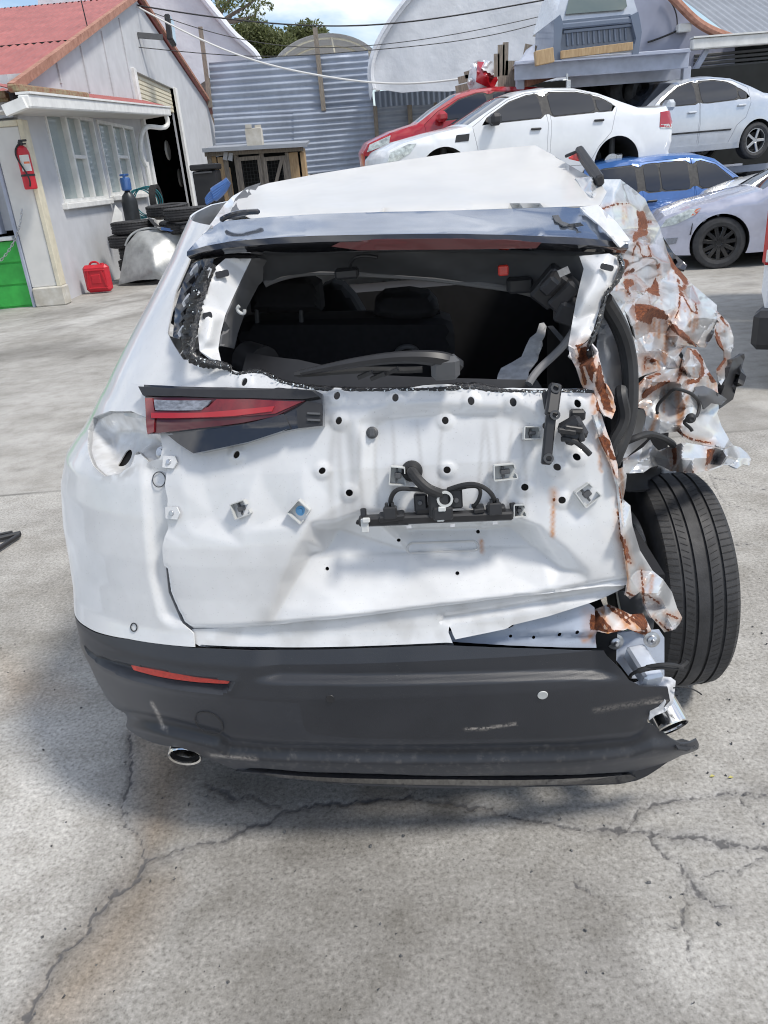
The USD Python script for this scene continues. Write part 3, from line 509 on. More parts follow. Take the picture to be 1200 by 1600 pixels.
obj('soffit', quad(ga + [-.58, 0, -.10], ga + [-.08, 0, -.06], gb + [-.08, 0, -.06], gb + [-.58, 0, -.10]), 'wall_white', aw)
obj('downpipe', cat(tube(smoothline([gb + [0, -.3, -.08], gb + [0, -.3, -.30], gb + [-.1, -.5, -.36], gb + [-.38, -1.2, -.42], gb + [-.43, -1.32, -.55], gb + [-.43, -1.32, -1.2]], 6), .055, 10), tube([gb + [-.43, -1.32, -1.1], [gb[0] - .43, gb[1] - 1.32, 0]], .06, 10)), 'trim_white', aw)
fl_ = thing('floodlight', 'dark floodlight on a bracket high on the workshop gable', 'lamp'); P = at_x(215, 55, XW)
obj('bracket', bar(P, P + [.55, .25, -.05], .09, .12), 'grey_plastic', fl_); obj('lamp_head', mov(rotm(box(-.07, .07, -.22, .22, -.3, .3, .03), [1, 0, 0], -.25), P + [.72, .5, .12]), 'black_plastic', fl_); obj('lens', mov(rotm(box(.072, .08, -.18, .18, -.26, .26), [1, 0, 0], -.25), P + [.72, .5, .12]), 'pane_pale', fl_)
an = thing('aerial', 'thin whip aerial standing on the red roof edge', 'aerial'); P = at_x(138, 48, -5.2); obj('mast', tube([P, P + [0, -.15, 1.0]], .012, 6), 'wire', an); obj('foot', mov(box(-.06, .06, -.06, .06, -.1, .05, .01), P), 'rust_edge', an)
# --- corrugated fences
FY = 31.0
def fp(x, y, Y=FY): return at_y(x, y, Y)
fen = thing('corrugated_fence', 'tall blue grey corrugated iron fence behind the kennel', 'fence')
a, b, c, d = fp(326, 98), fp(496, 84), fp(507, 172), fp(333, 182)
def cpanel(a, b, c, d, par, name='sheet', th=.0, seed=1):
    """Sheet with horizontal corrugations between four traced corners (top left, top right, bottom right, bottom left)."""
    a, b, c, d = (np.asarray(q, float) for q in (a, b, c, d)); H = np.linalg.norm(d - a); k = max(3, int(H / .19)); s = np.linspace(0, 1, k * 6 + 1); t = np.linspace(0, 1, 12)
    P = (a + s[:, None, None] * (d - a)) * (1 - t)[None, :, None] + (b + s[:, None, None] * (c - b)) * t[None, :, None]
    P[..., 1] += .034 * np.sin(s * k * 2 * np.pi)[:, None] + .06 * (meshkit.noise(np.stack([s[:, None] * 3 + 0 * t, 3 * t + 0 * s[:, None], np.full((len(s), 12), seed)], -1), seed) - .5)
    v, f = grid_mesh(P); return obj(name, (np.vstack([v, v + [0, .004, 0]]), np.vstack([f, f[:, ::-1] + len(v)])), 'galv_blue', par, smooth=70)
cpanel(fp(326, 98), fp(500, 84), fp(510, 174), fp(333, 184), fen, seed=1); cpanel(fp(498, 85, 31.03), fp(575, 79, 31.03), fp(584, 168, 31.03), fp(506, 174, 31.03), fen, seed=2)
cpanel(fp(334, 181, 30.95), fp(460, 174, 30.95), fp(462, 275, 30.95), fp(340, 285, 30.95), fen, seed=3); cpanel(fp(458, 174, 30.9), fp(586, 165, 30.9), fp(590, 262, 30.9), fp(461, 275, 30.9), fen, seed=4)
cpanel(fp(586, 168, 30.97), fp(640, 164, 30.97), fp(640, 250, 30.97), fp(590, 255, 30.97), fen, seed=5); cpanel(fp(638, 165, 30.93), fp(760, 158, 30.93), fp(760, 240, 30.93), fp(640, 250, 30.93), fen, seed=6)
for (x0, y0, x1, y1, w, Y) in ((313, 42, 329, 168, .14, 30.9), (492, 43, 506, 173, .16, 30.9), (586, 166, 592, 262, .14, 30.8), (640, 164, 644, 240, .16, 30.8), (680, 160, 684, 230, .12, 30.8)):
    A_, B_ = fp(x0, y0, Y), fp(x1, y1, Y); B_[2] = max(B_[2], .0); obj('post', bar(B_, A_, w, .10, (0, 1, 0)), 'old_timber', fen)
vs_ = obj('vertical_sheet', corr(fp(585, 143, 33.0), fp(880, 120, 33.0) - fp(585, 143, 33.0), (0, 0, -3.2), .20, .03, nv=3), 'galv_blue', fen, smooth=60)
# --- white tents
def tent_end(pts, Y, name, label, depth=14, hem=None, mt='tent_fabric', folds=.10):
    """Fabric end wall cut to an arched outline, with the arched roof running back from it."""
    th = thing(name, label, 'tent', group='white fabric tents'); W = np.array([at_y(x, y, Y) for x, y in pts]); P = Polygon(W[:, [0, 2]]).buffer(0); p, t = tri_poly(P, .45)
    fo = folds * (meshkit.noise(np.c_[p[:, 0] * .9 + p[:, 1] * .25, p[:, 1] * .12, np.full(len(p), 3.)], 5) - .5) + folds * .5 * (meshkit.noise(np.c_[p[:, 0] * 2.2 - p[:, 1] * .5, p[:, 1] * .25, np.full(len(p), 7.)], 8) - .5)
    v = np.c_[p[:, 0], Y + fo * 2, p[:, 1]]; obj('end_wall', (np.vstack([v, v + [0, .02, 0]]), np.vstack([t, t[:, ::-1] + len(v)])), mt, th, smooth=60)
    return th, W
tR = [(583, 140), (579, 118), (582, 92), (592, 66), (608, 38), (630, 8), (655, -22), (690, -58), (740, -95), (800, -118), (880, -128), (960, -112), (1010, -70), (1050, 40), (1052, 105), (900, 122), (760, 138), (700, 143), (660, 142), (628, 145), (606, 141)]
th, Wt = tent_end(tR, 27.0, 'white_tent', 'big white fabric tent whose end wall rises behind the stacked cars')
ed = smoothline(Wt[:13], 5); g = np.stack([ed + [0, dy, 0] for dy in (-.25, .0, 4, 9, 16)], 1); obj('cover', grid_mesh(g), 'tent_fabric', th, smooth=60)
obj('hem', tube(ed + [.0, -.12, 0], .10, 8), 'tent_fabric', th)
tL = [(215, -140), (262, -80), (300, -30), (322, 2), (345, 30), (372, 60), (404, 92), (408, 110), (330, 120), (300, 140), (150, 150), (60, 100), (60, -120)]
th, Wt = tent_end(tL, 35.0, 'white_tent', 'white fabric tent behind the red roofed workshop', folds=.05)
ed = smoothline(Wt[:8], 6); obj('cover', grid_mesh(np.stack([ed + [0, dy, 0] for dy in (-.3, 0, 5, 12)], 1)), 'tent_fabric', th, smooth=60); obj('hem', tube(ed + [0, -.15, 0], .13, 8), 'tent_fabric', th)
# far hoop tent with bare ribs
ht = thing('hoop_tent', 'hoop shelter with bare curved ribs and tan lining behind the fence', 'tent')
A_, B_ = at_y(415, 92, 44.0), at_y(600, 84, 44.0); mid = (A_ + B_) / 2; hw = np.linalg.norm(B_ - A_) / 2; hh = at_y(505, 52, 44.0)[2] - mid[2]
arcp = lambda k, Y, dr=0.0: np.array([[mid[0] - (hw + dr) * math.cos(g_), Y, mid[2] - 1.0 + (hh + 1.0 + dr) * math.sin(g_)] for g_ in np.linspace(.02, math.pi - .02, k)])
obj('cover', grid_mesh(np.stack([arcp(28, 44 + dy) for dy in (0, .6, 1.2, 6, 14)], 1)), 'tent_fabric', ht, smooth=60)
for k, dy in enumerate((.3, .9, 1.5, 2.1, 2.7)): obj('rib', tube(arcp(28, 44 + dy, -.18 - .26 * k), .05, 6), 'cream_paint', ht)
v, f = extrude(Polygon(arcp(28, 0, -1.3)[:, [0, 2]]), .1); obj('lining', (np.stack([v[:, 0], 48 - v[:, 2], v[:, 1]], 1), f), 'tent_tan', ht, smooth=False)
obj('brace', bar(at_y(518, 58, 44.2), at_y(523, 82, 44.2), .08, .08, (0, 1, 0)), 'cream_paint', ht)
# --- trees behind the tents
mat('bark', (0.16, 0.13, 0.11), 0.9, var=0.3)
MAT['leaf'] = usdkit.material(stage, '/World/Looks/leaf', {'oi': ('geometry', {}), 'rp': ('rgb_ramp', {'ramp': [(0.0, (0.11, 0.125, 0.045)), (0.5, (0.22, 0.215, 0.09)), (1.0, (0.36, 0.33, 0.17))]}), 'p': ('principled_bsdf', {'roughness': 0.6}), 't': ('translucent_bsdf', {}), 'm': ('mix_closure', {'fac': 0.3})},
    [('oi.random_per_island', 'rp.fac'), ('rp.color', 'p.base_color'), ('rp.color', 't.color'), ('p.BSDF', 'm.closure1'), ('t.BSDF', 'm.closure2')], surface='m.closure')
def leaves(centers, radii, n, size, seed):
    rg = np.random.default_rng(seed); c = np.array(centers, float)[rg.integers(len(centers), size=n)]; R = np.broadcast_to(np.asarray(radii, float), (n,)) if np.ndim(radii) == 0 else None
    d = rg.normal(size=(n, 3)); d /= np.linalg.norm(d, axis=1, keepdims=True); p = c + d * (R[:, None] * rg.random(n)[:, None] ** .5) * [1, 1, .7]
    a = rg.normal(size=(n, 3)); a /= np.linalg.norm(a, axis=1, keepdims=True); b = np.cross(a, rg.normal(size=(n, 3))); b /= np.linalg.norm(b, axis=1, keepdims=True); s = size * rg.uniform(.6, 1.3, n)[:, None]
    v = np.stack([p - a * s, p + b * s * .4, p + a * s, p - b * s * .4], 1).reshape(-1, 3); k = np.arange(n)[:, None] * 4
    return v, np.vstack([k + [0, 1, 2], k + [0, 2, 3]])
gum = thing('gum_tree', 'open crowned gum tree rising above the left white tent', 'tree'); TY = 52.0
base = at_y(318, 92, TY); limbs = [[(318, 110), (330, 60), (345, 20), (365, -8)], [(330, 62), (352, 30), (380, 12), (402, -4)], [(322, 80), (312, 40), (322, 0), (330, -30)], [(345, 26), (340, -10), (350, -40)], [(352, 34), (380, 30), (398, 24)]]
obj('trunk', cat(*[tube(smoothline([at_y(x, y, TY) for x, y in L], 6), np.linspace(.28 if k == 0 else .16, .05, 6 * (len(L) - 1)), 7) for k, L in enumerate(limbs)], tube([at_y(318, 112, TY) - [0, 0, 8], at_y(318, 108, TY)], [.5, .28], 8)), 'bark', gum)
cl_ = [at_y(x, y, TY + dy) for x, y, dy in ((365, -8, 0), (350, -20, 1), (385, 2, 0), (402, -6, -1), (398, 22, 0), (372, 18, .6), (330, -12, 1), (345, 4, -1), (318, 14, 1), (332, 30, 0), (410, 8, .5), (356, 8, -.8), (388, 32, 0), (322, -30, 0), (378, -24, 0))]
obj('crown', leaves(cl_, .72, 900, .15, 3), 'leaf', gum, smooth=False)
for i, (pts, n, lab, TYb) in enumerate((([(395, 82, 0), (420, 66, 0), (405, 62, 1), (440, 72, 0), (378, 66, 0), (372, 78, 0), (425, 84, 0), (450, 84, 0), (400, 52, 0), (385, 52, 1)], 9000, 'yellow green bushy tree between the left tent and the hoop shelter', 58.0), ([(450, 62, 0), (470, 56, 0), (462, 70, 0), (484, 52, 0), (440, 74, 0), (475, 66, 0), (495, 62, 0)], 5000, 'dark green tree crown just left of the hoop shelter top', 62.0))):
    tr = thing('bushy_tree', lab, 'tree', group='trees behind the tents'); c_ = [at_y(x, y, TYb + dy) for x, y, dy in pts]; obj('crown', leaves(c_, 1.25, n, .15, 20 + i), 'leaf', tr, smooth=False); m_ = np.mean(c_, 0); obj('trunk', tube([[m_[0], m_[1], 0], [m_[0], m_[1], m_[2]]], [.35, .15], 8), 'bark', tr)
# --- shed on the right
RS = 19.0
shd = thing('iron_shed', 'lavender iron shed with rusty roof edge and a dark slatted front on the right', 'building')
shd_w = [(980, 140), (985, -20), (1048, -10), (1062, 8), (1090, 34), (1120, 52), (1148, 62), (1300, 40), (1300, 70), (1200, 120), (1060, 140)]
wv = np.array([at_y(x, y, RS) for x, y in [(905, 140), (905, -80), (1035, -40), (1062, 8), (1090, 34), (1120, 54), (1148, 64), (1148, 140)]]); v, f = extrude(Polygon(wv[:, [0, 2]]), .1)
obj('wall', (np.stack([v[:, 0], RS + .1 - v[:, 2], v[:, 1]], 1), f), 'lavender_wall', shd, smooth=False)
e0 = [at_y(x, y, RS - .1) for x, y in ((1040, -30), (1062, 4), (1090, 30), (1120, 50), (1150, 62))]
r0, r1 = at_y(1052, -12, RS + 3.2), at_y(1150, 62, RS - .3); U = np.array([9.0, .0, .0]); V = r0 - r1
obj('roof', corr(r1, U, V, .16, .02, nv=3), 'galv_roof', shd, smooth=60)
obj('rusty_edge', tube(smoothline([at_y(x, y, RS - .25) for x, y in ((1048, -6), (1064, 10), (1092, 36), (1122, 52), (1150, 62))], 8), .09, 8), 'rust_edge', shd)
g0, g1 = at_y(1080, 70, RS - .6), at_y(1260, 56, RS - .6); obj('gutter', cat(bar(g0, g1, .18, .20, (0, 0, 1), .02), bar(g0 + [0, 0, .12], g1 + [0, 0, .12], .24, .03)), 'trim_white', shd)
sl_ = obj('slatted_front', wally(shapely.box(at_y(1085, 80, RS)[0], 1.0, at_y(1300, 80, RS)[0], at_y(1090, 76, RS)[2]), RS + .05, .05), 'dark_inside', shd, smooth=False)
for k in range(9):
    za = at_y(1100, 84 + k * 6.5, RS)[2]; obj('slat', box(at_y(1085, 80, RS)[0], at_y(1300, 80, RS)[0], RS - .03, RS + .03, za - .055, za, .008), 'grey_plastic', sl_)
obj('brace', bar(at_y(1075, 128, RS - .5), at_y(1104, 78, RS - .5), .10, .12, (0, 1, 0)), 'steel_lavender', shd)
obj('meter_box', mov(box(-.14, .14, -.1, .1, -.08, .08, .02), at_y(1068, 44, RS - .1)), 'trim_white', shd)
obj('cable', cat(tube(smoothline([at_y(x, y, RS - .06) for x, y in ((1012, 66), (1040, 56), (1062, 46))], 6), .02, 5), tube(smoothline([at_y(x, y, RS - .06) for x, y in ((1040, -6), (1056, 20), (1058, 42))], 6), .015, 5)), 'wire', shd)
# --- overhead lines
def line(pts, Ys, r, mt, label, sag=None):
    P = smoothline([at_y(x, y, Y) for (x, y), Y in zip(pts, Ys)], 10); o = obj('overhead_cable', tube(P, r, 5), mt, smooth=40); tag(o, label, 'cable', 'overhead cables'); return o
line([(213, 8), (300, 22), (420, 36), (560, 40), (700, 26), (862, -2)], [22.7, 22.6, 22.5, 22.4, 22.3, 22.2], .018, 'wire', 'dark cable sagging across the sky from gable peak to upper right')
line([(205, 5), (300, 55), (400, 95), (500, 118), (600, 130), (680, 128), (735, 121)], [22.7, 22, 21, 20, 19, 18, 17.4], .022, 'white_cable', 'white cable hanging in front of the corrugated fence')
line([(198, 72), (300, 82), (420, 88), (560, 80), (700, 66), (868, 28)], [22, 22.5, 23, 23.5, 24, 24.5], .011, 'wire', 'thin middle cable crossing the white tent below the dark one')
line([(240, 20), (330, 50), (450, 72), (590, 70), (760, 44), (868, 20)], [22.5, 22.7, 23, 23.4, 23.8, 24.2], .010, 'wire', 'thin upper cable crossing the sky and the tent')
# ------------------------------------------------------------------ vehicles of the yard
def carpaint(n, col, rough=.28, metal=0.0, **k): mat(n, col, rough, metal=metal, coat=0.8, var=k.get('var', .06), vscale=3, rvar=.06, coat_rough=.05)
carpaint('paint_white', (0.68, 0.70, 0.72)); carpaint('paint_red', (0.34, 0.010, 0.018)); carpaint('paint_silver', (0.50, 0.53, 0.57), metal=.35); carpaint('paint_lilac', (0.46, 0.47, 0.56), metal=.35); carpaint('paint_blue', (0.045, 0.13, 0.36), metal=.2)
carpaint('paint_slate', (0.10, 0.13, 0.19), rough=.4)
mat('tint_glass', (0.010, 0.013, 0.02), 0.03, coat=0.5)
mat('headlamp', (0.55, 0.60, 0.58), 0.12, coat=1.0, var=.5, vscale=14)
mat('amber_lens', (0.65, 0.13, 0.04), 0.2, coat=.6)
def wheel(name, hub, r, w, parent, side, style='alloy', spokes=5):
    t = obj(name, mov(lathe([(r * .66, -w * .44), (r * .80, -w * .52), (r * .95, -w * .46), (r, -w * .36), (r, w * .36), (r * .95, w * .46), (r * .80, w * .52), (r * .66, w * .44)], 40, 'y'), hub), 'tyre_rubber', parent)
    s = side; o = w * .40 * s; pts = [(r * .66, 0), (r * .62, .0), (r * .60, -.06), (r * .64, -.12)]
    m = [lathe([(a, o + b * s) for a, b in pts], 36, 'y'), lathe([(0, o - .01 * s), (r * .15, o - .01 * s), (r * .15, o - .06 * s)], 16, 'y')]
    for k in range(spokes):
        g = 2 * math.pi * k / spokes + .3
        for dg in ((-.13, .13) if style == 'twin' else (0,)):
            m.append(rotm(box(-.026 * (r / .33), .026 * (r / .33), min(o - .035 * s, o - .005 * s), max(o - .035 * s, o - .005 * s), r * .10, r * .64, .006), [0, 1, 0], g + dg))
    obj('rim', mov(cat(*m), hub), 'rim_black' if style in ('black', 'twin') and spokes > 6 else 'rim_alloy', t)
    obj('brake_drum', mov(lathe([(0, o - .12 * s), (r * .45, o - .12 * s), (r * .45, o - .05 * s), (0, o - .05 * s)], 24, 'y'), hub), 'soot', t)
    return t
def make_car(name, label, loc, rotz, sil, W, belt, doors, wins, axles, paint, R=.33, arch_r=.385, wheels=(1, 1), wstyle='alloy', spokes=5, glass_runs=(), pitch=0.0, group=None, lamps=(), extra=None, handle=(), h=.075, mirror=None, taper=(.16, .12), wheel_paint=None):
    """Car built from its side outline sil [(x from the nose, z)], half width W and belt height; doors and windows are cut from the flanks."""
    c = thing(name, label, 'car', loc, rotz, group or 'cars stored in the yard')
    if pitch: UsdGeom.Xformable(c).AddRotateYOp().Set(math.degrees(pitch))
    S = Polygon(sil).buffer(0)
    for ax_ in axles: S = S.difference(Point(ax_, R).buffer(arch_r, quad_segs=10))
    S = max(S.geoms, key=lambda g_: g_.area) if S.geom_type != 'Polygon' else S
    L = max(p[0] for p in sil); zt = max(p[1] for p in sil); full = Polygon(sil).buffer(0); up = [p for p in sil if p[1] > .36]
    rim_ = LineString(sil + [sil[0]]); top_line = LineString([p for p in sil if True] + [sil[0]])
    def halfw(p):
        x, z = p[:, 0], p[:, 1]; w = np.full(len(p), W)
        u = np.clip((L * .32 - x) / (L * .32), 0, 1); w *= 1 - taper[0] * u ** 2.6; u = np.clip((x - L * .70) / (L * .30), 0, 1); w *= 1 - taper[1] * u ** 2.6
        w -= .030 * ((z - .62) / .35) ** 2 * (z < belt); w -= np.where(z > belt, .030 * ((belt - .62) / .35) ** 2 + .42 * (z - belt) ** 1.0 * (1 + .25 * (z - belt)), 0)
        w += .012 * np.exp(-((z - (belt - .16)) / .03) ** 2) * 0
        for ax_ in axles: w += .018 * np.exp(-((np.hypot(x - ax_, z - R) - arch_r - .03) / .05) ** 2)
        d = shapely.distance(rim_, shapely.points(p)); rr = .075; w -= np.where((d < rr) & (z > .40), rr * (1 - np.sqrt(np.clip(1 - (1 - d / rr) ** 2, 0, 1))), 0)
        return np.maximum(w, .05)
    def side_mesh(poly, s, off=0.0, hh=h, th=.01):
        out = []
        for g_ in ([poly] if poly.geom_type == 'Polygon' else list(poly.geoms)):
            if g_.is_empty or g_.area < 1e-4: continue
            p, t = tri_poly(g_, hh); w = halfw(p) + off; v = np.c_[p[:, 0], s * w, p[:, 1]]
            if s > 0: t = t[:, ::-1]
            V, F, _i = thicken(v, t, np.tile([0, -s * th, 0], (len(v), 1))); out.append((V, F))
        return cat(*out) if out else None
    DP = [Polygon(d).buffer(.0) for d in doors]; WP = [Polygon(w_).buffer(-.03).buffer(.03) for w_ in wins]
    skin = S
    for d in DP: skin = skin.difference(d.buffer(.006))
    band = shapely.unary_union([w_.buffer(.02) for w_ in WP]).buffer(.09).buffer(-.09).intersection(full.buffer(-.05)) if WP else Polygon()
    skin = skin.difference(band)
    ring_ = np.array(S.exterior.coords)[:-1]; rl_ = S.exterior; nseg = int(rl_.length / .06); P2 = np.array([rl_.interpolate(x).coords[0] for x in sorted(set(np.linspace(0, rl_.length, nseg, endpoint=False)) | {rl_.project(Point(q)) for q in ring_})])
    hw = halfw(P2); tt = np.linspace(-1, 1, 13); dn = P2 - P2.mean(0); n2 = np.roll(P2, -1, 0) - np.roll(P2, 1, 0); n2 = np.c_[n2[:, 1], -n2[:, 0]]; n2 /= np.linalg.norm(n2, axis=1, keepdims=True) + 1e-9
    if shapely.contains_xy(S, *(P2[5] + n2[5] * .01)): n2 = -n2
    low = P2[:, 1] < .62
    for ax_ in axles: low |= np.hypot(P2[:, 0] - ax_, P2[:, 1] - R) < arch_r + .01
    bul = np.where(low & (np.abs(P2[:, 0] - L / 2) < L * .45), 0, .05)
    G = np.stack([P2[:, None, 0] + n2[:, None, 0] * bul[:, None] * (1 - tt[None] ** 2), hw[:, None] * tt[None], P2[:, None, 1] + n2[:, None, 1] * bul[:, None] * (1 - tt[None] ** 2)], -1); n = len(P2)
    seg = (P2 + np.roll(P2, -1, 0)) / 2
    def pick(mask):
        idx = np.where(mask)[0]; j = np.arange(12); a = idx[:, None] * 13 + j; b = ((idx + 1) % n)[:, None] * 13 + j; q = np.stack([a, a + 1, b + 1, b], -1).reshape(-1, 4); f = np.vstack([q[:, [0, 1, 2]], q[:, [0, 2, 3]]]); u, inv = np.unique(f, return_inverse=True)
        v, f = G.reshape(-1, 3)[u], inv.reshape(-1, 3); cc = np.cross(v[f[:, 1]] - v[f[:, 0]], v[f[:, 2]] - v[f[:, 0]]); m_ = np.array([L / 2, 0, .7])
        return (v, f[:, ::-1]) if np.einsum('ij,ij->i', cc, v[f].mean(1) - m_).sum() < 0 else (v, f)
    gl = np.zeros(n, bool)
    for (xa, xb, zmin) in glass_runs: gl |= (seg[:, 0] > xa) & (seg[:, 0] < xb) & (seg[:, 1] > zmin)
    arcs = np.zeros(n, bool)
    for ax_ in axles: arcs |= np.hypot(seg[:, 0] - ax_, seg[:, 1] - R) < arch_r + .012
    und = (arcs | (seg[:, 1] < .34))
    obj('body', cat(pick(~gl & ~und), side_mesh(skin, -1), side_mesh(skin, 1)), paint, c, smooth=38)
    obj('underbody', cat(pick(und), box(.5, L - .5, -W * .7, W * .7, .30, .36)), 'soot', c, smooth=38)
    if gl.any():
        
        for nm, mk in (('windscreen', gl & (seg[:, 0] < L / 2)), ('rear_window', gl & (seg[:, 0] >= L / 2))):
            if mk.any(): obj(nm, pick(mk), 'tint_glass', c, smooth=True)
    for s in (-1, 1):
        bk = side_mesh(full.buffer(-.06).difference(shapely.unary_union([Point(ax_, R).buffer(arch_r + .03) for ax_ in axles])), s, -.055, .2)
        obj('inner_skin', bk, 'soot', c, smooth=38)
        for k, d in enumerate(DP):
            dd = d
            dd = dd.difference(band)
            o = obj('door', side_mesh(dd.intersection(S), s), paint, c, smooth=38)
            if k < len(handle):
                q = np.array([handle[k]]); P = np.array([q[0, 0], s * (halfw(q)[0] + .02), q[0, 1]]); obj('handle', mov(box(-.085, .085, -.018, .018, -.016, .016, .010), P), 'black_plastic' if wheel_paint == 'dark' else paint, o)
        for w_ in WP:
            obj('side_glass', side_mesh(w_, s, .000), 'tint_glass', c, smooth=True)
        if WP: obj('window_surround', side_mesh(band, s, -.005), 'rubber', c, smooth=38)
        for (nm, pl, mt) in lamps: obj(nm, side_mesh(Polygon(pl), s, .008, .05, .03), mt, c, smooth=38)
        if mirror: q = np.array([mirror]); P = np.array([mirror[0], s * (halfw(q)[0] + .13), mirror[1]]); mo = obj('mirror', cat(mov(box(-.07, .11, -.11, .11, -.085, .085, .05), P), bar(P, P - [0, s * .13, .04], .05, .03)), 'black_plastic' if wheel_paint == 'dark' else paint, c)
        for k, ax_ in enumerate(axles):
            hub = np.array([ax_, s * (W - .115), R])
            if wheels[k]: wheel('wheel', hub, R, .21, c, s, wstyle, spokes)
            else:
                hubp = obj('bare_hub', cat(mov(lathe([(0, .06 * s), (.03, .06 * s), (.03, .02 * s), (.07, .02 * s), (.07, 0), (.145, 0), (.145, -.03 * s), (0, -.03 * s)], 28, 'y'), hub + [0, -s * .05, 0]), mov(box(.06, .19, -.06, .06, -.12, .14, .02), hub + [0, -s * .10, 0])), 'bolt_metal', c)
                obj('suspension_arm', cat(bar(hub + [0, -s * .1, -.05], hub + [-.2, -s * .4, .0], .08, .06), tube([hub + [.1, -s * .25, -.1], hub + [.1, -s * .28, .45]], .05, 10)), 'grey_plastic', c)
    return c
sedan_sil = [(.12, .24), (.04, .34), (.0, .50), (.02, .64), (.10, .72), (.35, .82), (.85, .92), (1.32, .99), (1.65, 1.16), (2.05, 1.36), (2.35, 1.44), (2.75, 1.475), (3.2, 1.46), (3.6, 1.37), (4.0, 1.22), (4.28, 1.125), (4.60, 1.11), (4.82, 1.13), (4.86, 1.05), (4.92, .78), (4.92, .58), (4.86, .36), (4.74, .27), (4.3, .24), (2.4, .22), (.6, .22)]
sd = [[(1.42, .98), (1.50, .62), (1.62, .34), (2.62, .34), (2.66, .98), (2.60, 1.42), (2.35, 1.41), (2.05, 1.33), (1.68, 1.14)], [(2.68, .34), (3.36, .34), (3.52, .60), (3.74, .80), (3.80, 1.02), (3.86, 1.14), (3.62, 1.31), (3.2, 1.42), (2.68, 1.43), (2.72, .98)]]
sw = [[(1.56, 1.02), (1.72, 1.11), (2.08, 1.30), (2.36, 1.375), (2.54, 1.395), (2.58, 1.06)], [(2.74, 1.07), (2.70, 1.40), (3.18, 1.385), (3.46, 1.33), (3.48, 1.10)], [(3.52, 1.10), (3.50, 1.32), (3.66, 1.25), (3.82, 1.14), (3.82, 1.11)]]
sed = make_car('parked_sedan', 'white sedan raised on the rack with its rear wheel missing', (.30, 13.75, 1.12), 11.0, sedan_sil, .90, 1.03, sd, sw, (.95, 3.86), 'paint_white', wheels=(0, 0), arch_r=.40, glass_runs=((1.36, 2.1, 1.0), (3.55, 4.22, 1.14)), pitch=.017, wheel_paint='dark', handle=((2.45, .90), (3.52, .97)), mirror=(1.72, 1.06),
    lamps=(('head_lamp', [(.06, .56), (.12, .70), (.40, .80), (.52, .80), (.42, .68), (.22, .58)], 'headlamp'), ('tail_lamp', [(4.62, .82), (4.64, 1.04), (4.84, 1.06), (4.90, .90), (4.91, .80)], 'lamp_red_bright'), ('vent', [(1.12, .78), (1.15, .88), (1.36, .89), (1.34, .79)], 'black_plastic'), ('tail_lamp_clear', [(4.64, .80), (4.645, .86), (4.895, .86), (4.905, .79)], 'headlamp')))
sil2 = [(.10, .22), (.0, .40), (.0, .58), (.10, .68), (.5, .80), (1.10, .92), (1.30, .98), (1.62, 1.17), (1.95, 1.36), (2.30, 1.42), (2.75, 1.43), (3.15, 1.38), (3.55, 1.22), (3.80, 1.10), (4.20, 1.06), (4.45, 1.02), (4.55, .95), (4.60, .70), (4.60, .40), (4.50, .27), (4.0, .22), (.7, .20)]
sl2 = make_car('parked_sedan', 'silver sedan with shiny five spoke alloy wheel raised beside the shed', (3.75, 15.6, 1.22), 13.0, sil2, .86, .97, [[(1.40, .96), (1.50, .50), (1.55, .32), (2.36, .32), (2.38, .95), (2.36, 1.38), (2.28, 1.37), (1.97, 1.31), (1.64, 1.13)], [(2.40, .32), (3.02, .32), (3.16, .60), (3.34, .72), (3.44, .95), (3.42, 1.20), (3.13, 1.33), (2.75, 1.385), (2.40, 1.38)]], [[(1.54, .99), (1.70, 1.10), (2.0, 1.28), (2.28, 1.345), (2.32, 1.345), (2.33, 1.0)], [(2.44, 1.0), (2.43, 1.35), (2.75, 1.35), (3.0, 1.31), (3.18, 1.23), (3.18, 1.03)], [(3.21, 1.03), (3.21, 1.21), (3.40, 1.09), (3.40, 1.04)]], (.92, 3.62), 'paint_silver', R=.315, arch_r=.36, glass_runs=((1.32, 2.0, 1.0), (3.2, 3.78, 1.12)), handle=((2.22, .86), (3.24, .92)), mirror=(1.66, 1.0), taper=(.14, .10),
    lamps=(('head_lamp', [(.06, .54), (.14, .66), (.5, .76), (.46, .62)], 'headlamp'), ('side_moulding', [(1.52, .52), (1.52, .55), (3.06, .55), (3.04, .52)], 'black_plastic'), ('sill_skirt', [(1.35, .22), (1.33, .32), (3.2, .32), (3.22, .22)], 'paint_silver')))
silr = [(.12, .24), (.02, .42), (.0, .62), (.10, .76), (.5, .90), (.98, 1.00), (1.35, 1.22), (1.75, 1.42), (2.1, 1.49), (2.6, 1.50), (3.2, 1.45), (3.7, 1.36), (3.95, 1.10), (4.10, 1.0), (4.18, .70), (4.15, .35), (4.0, .25), (.6, .22)]
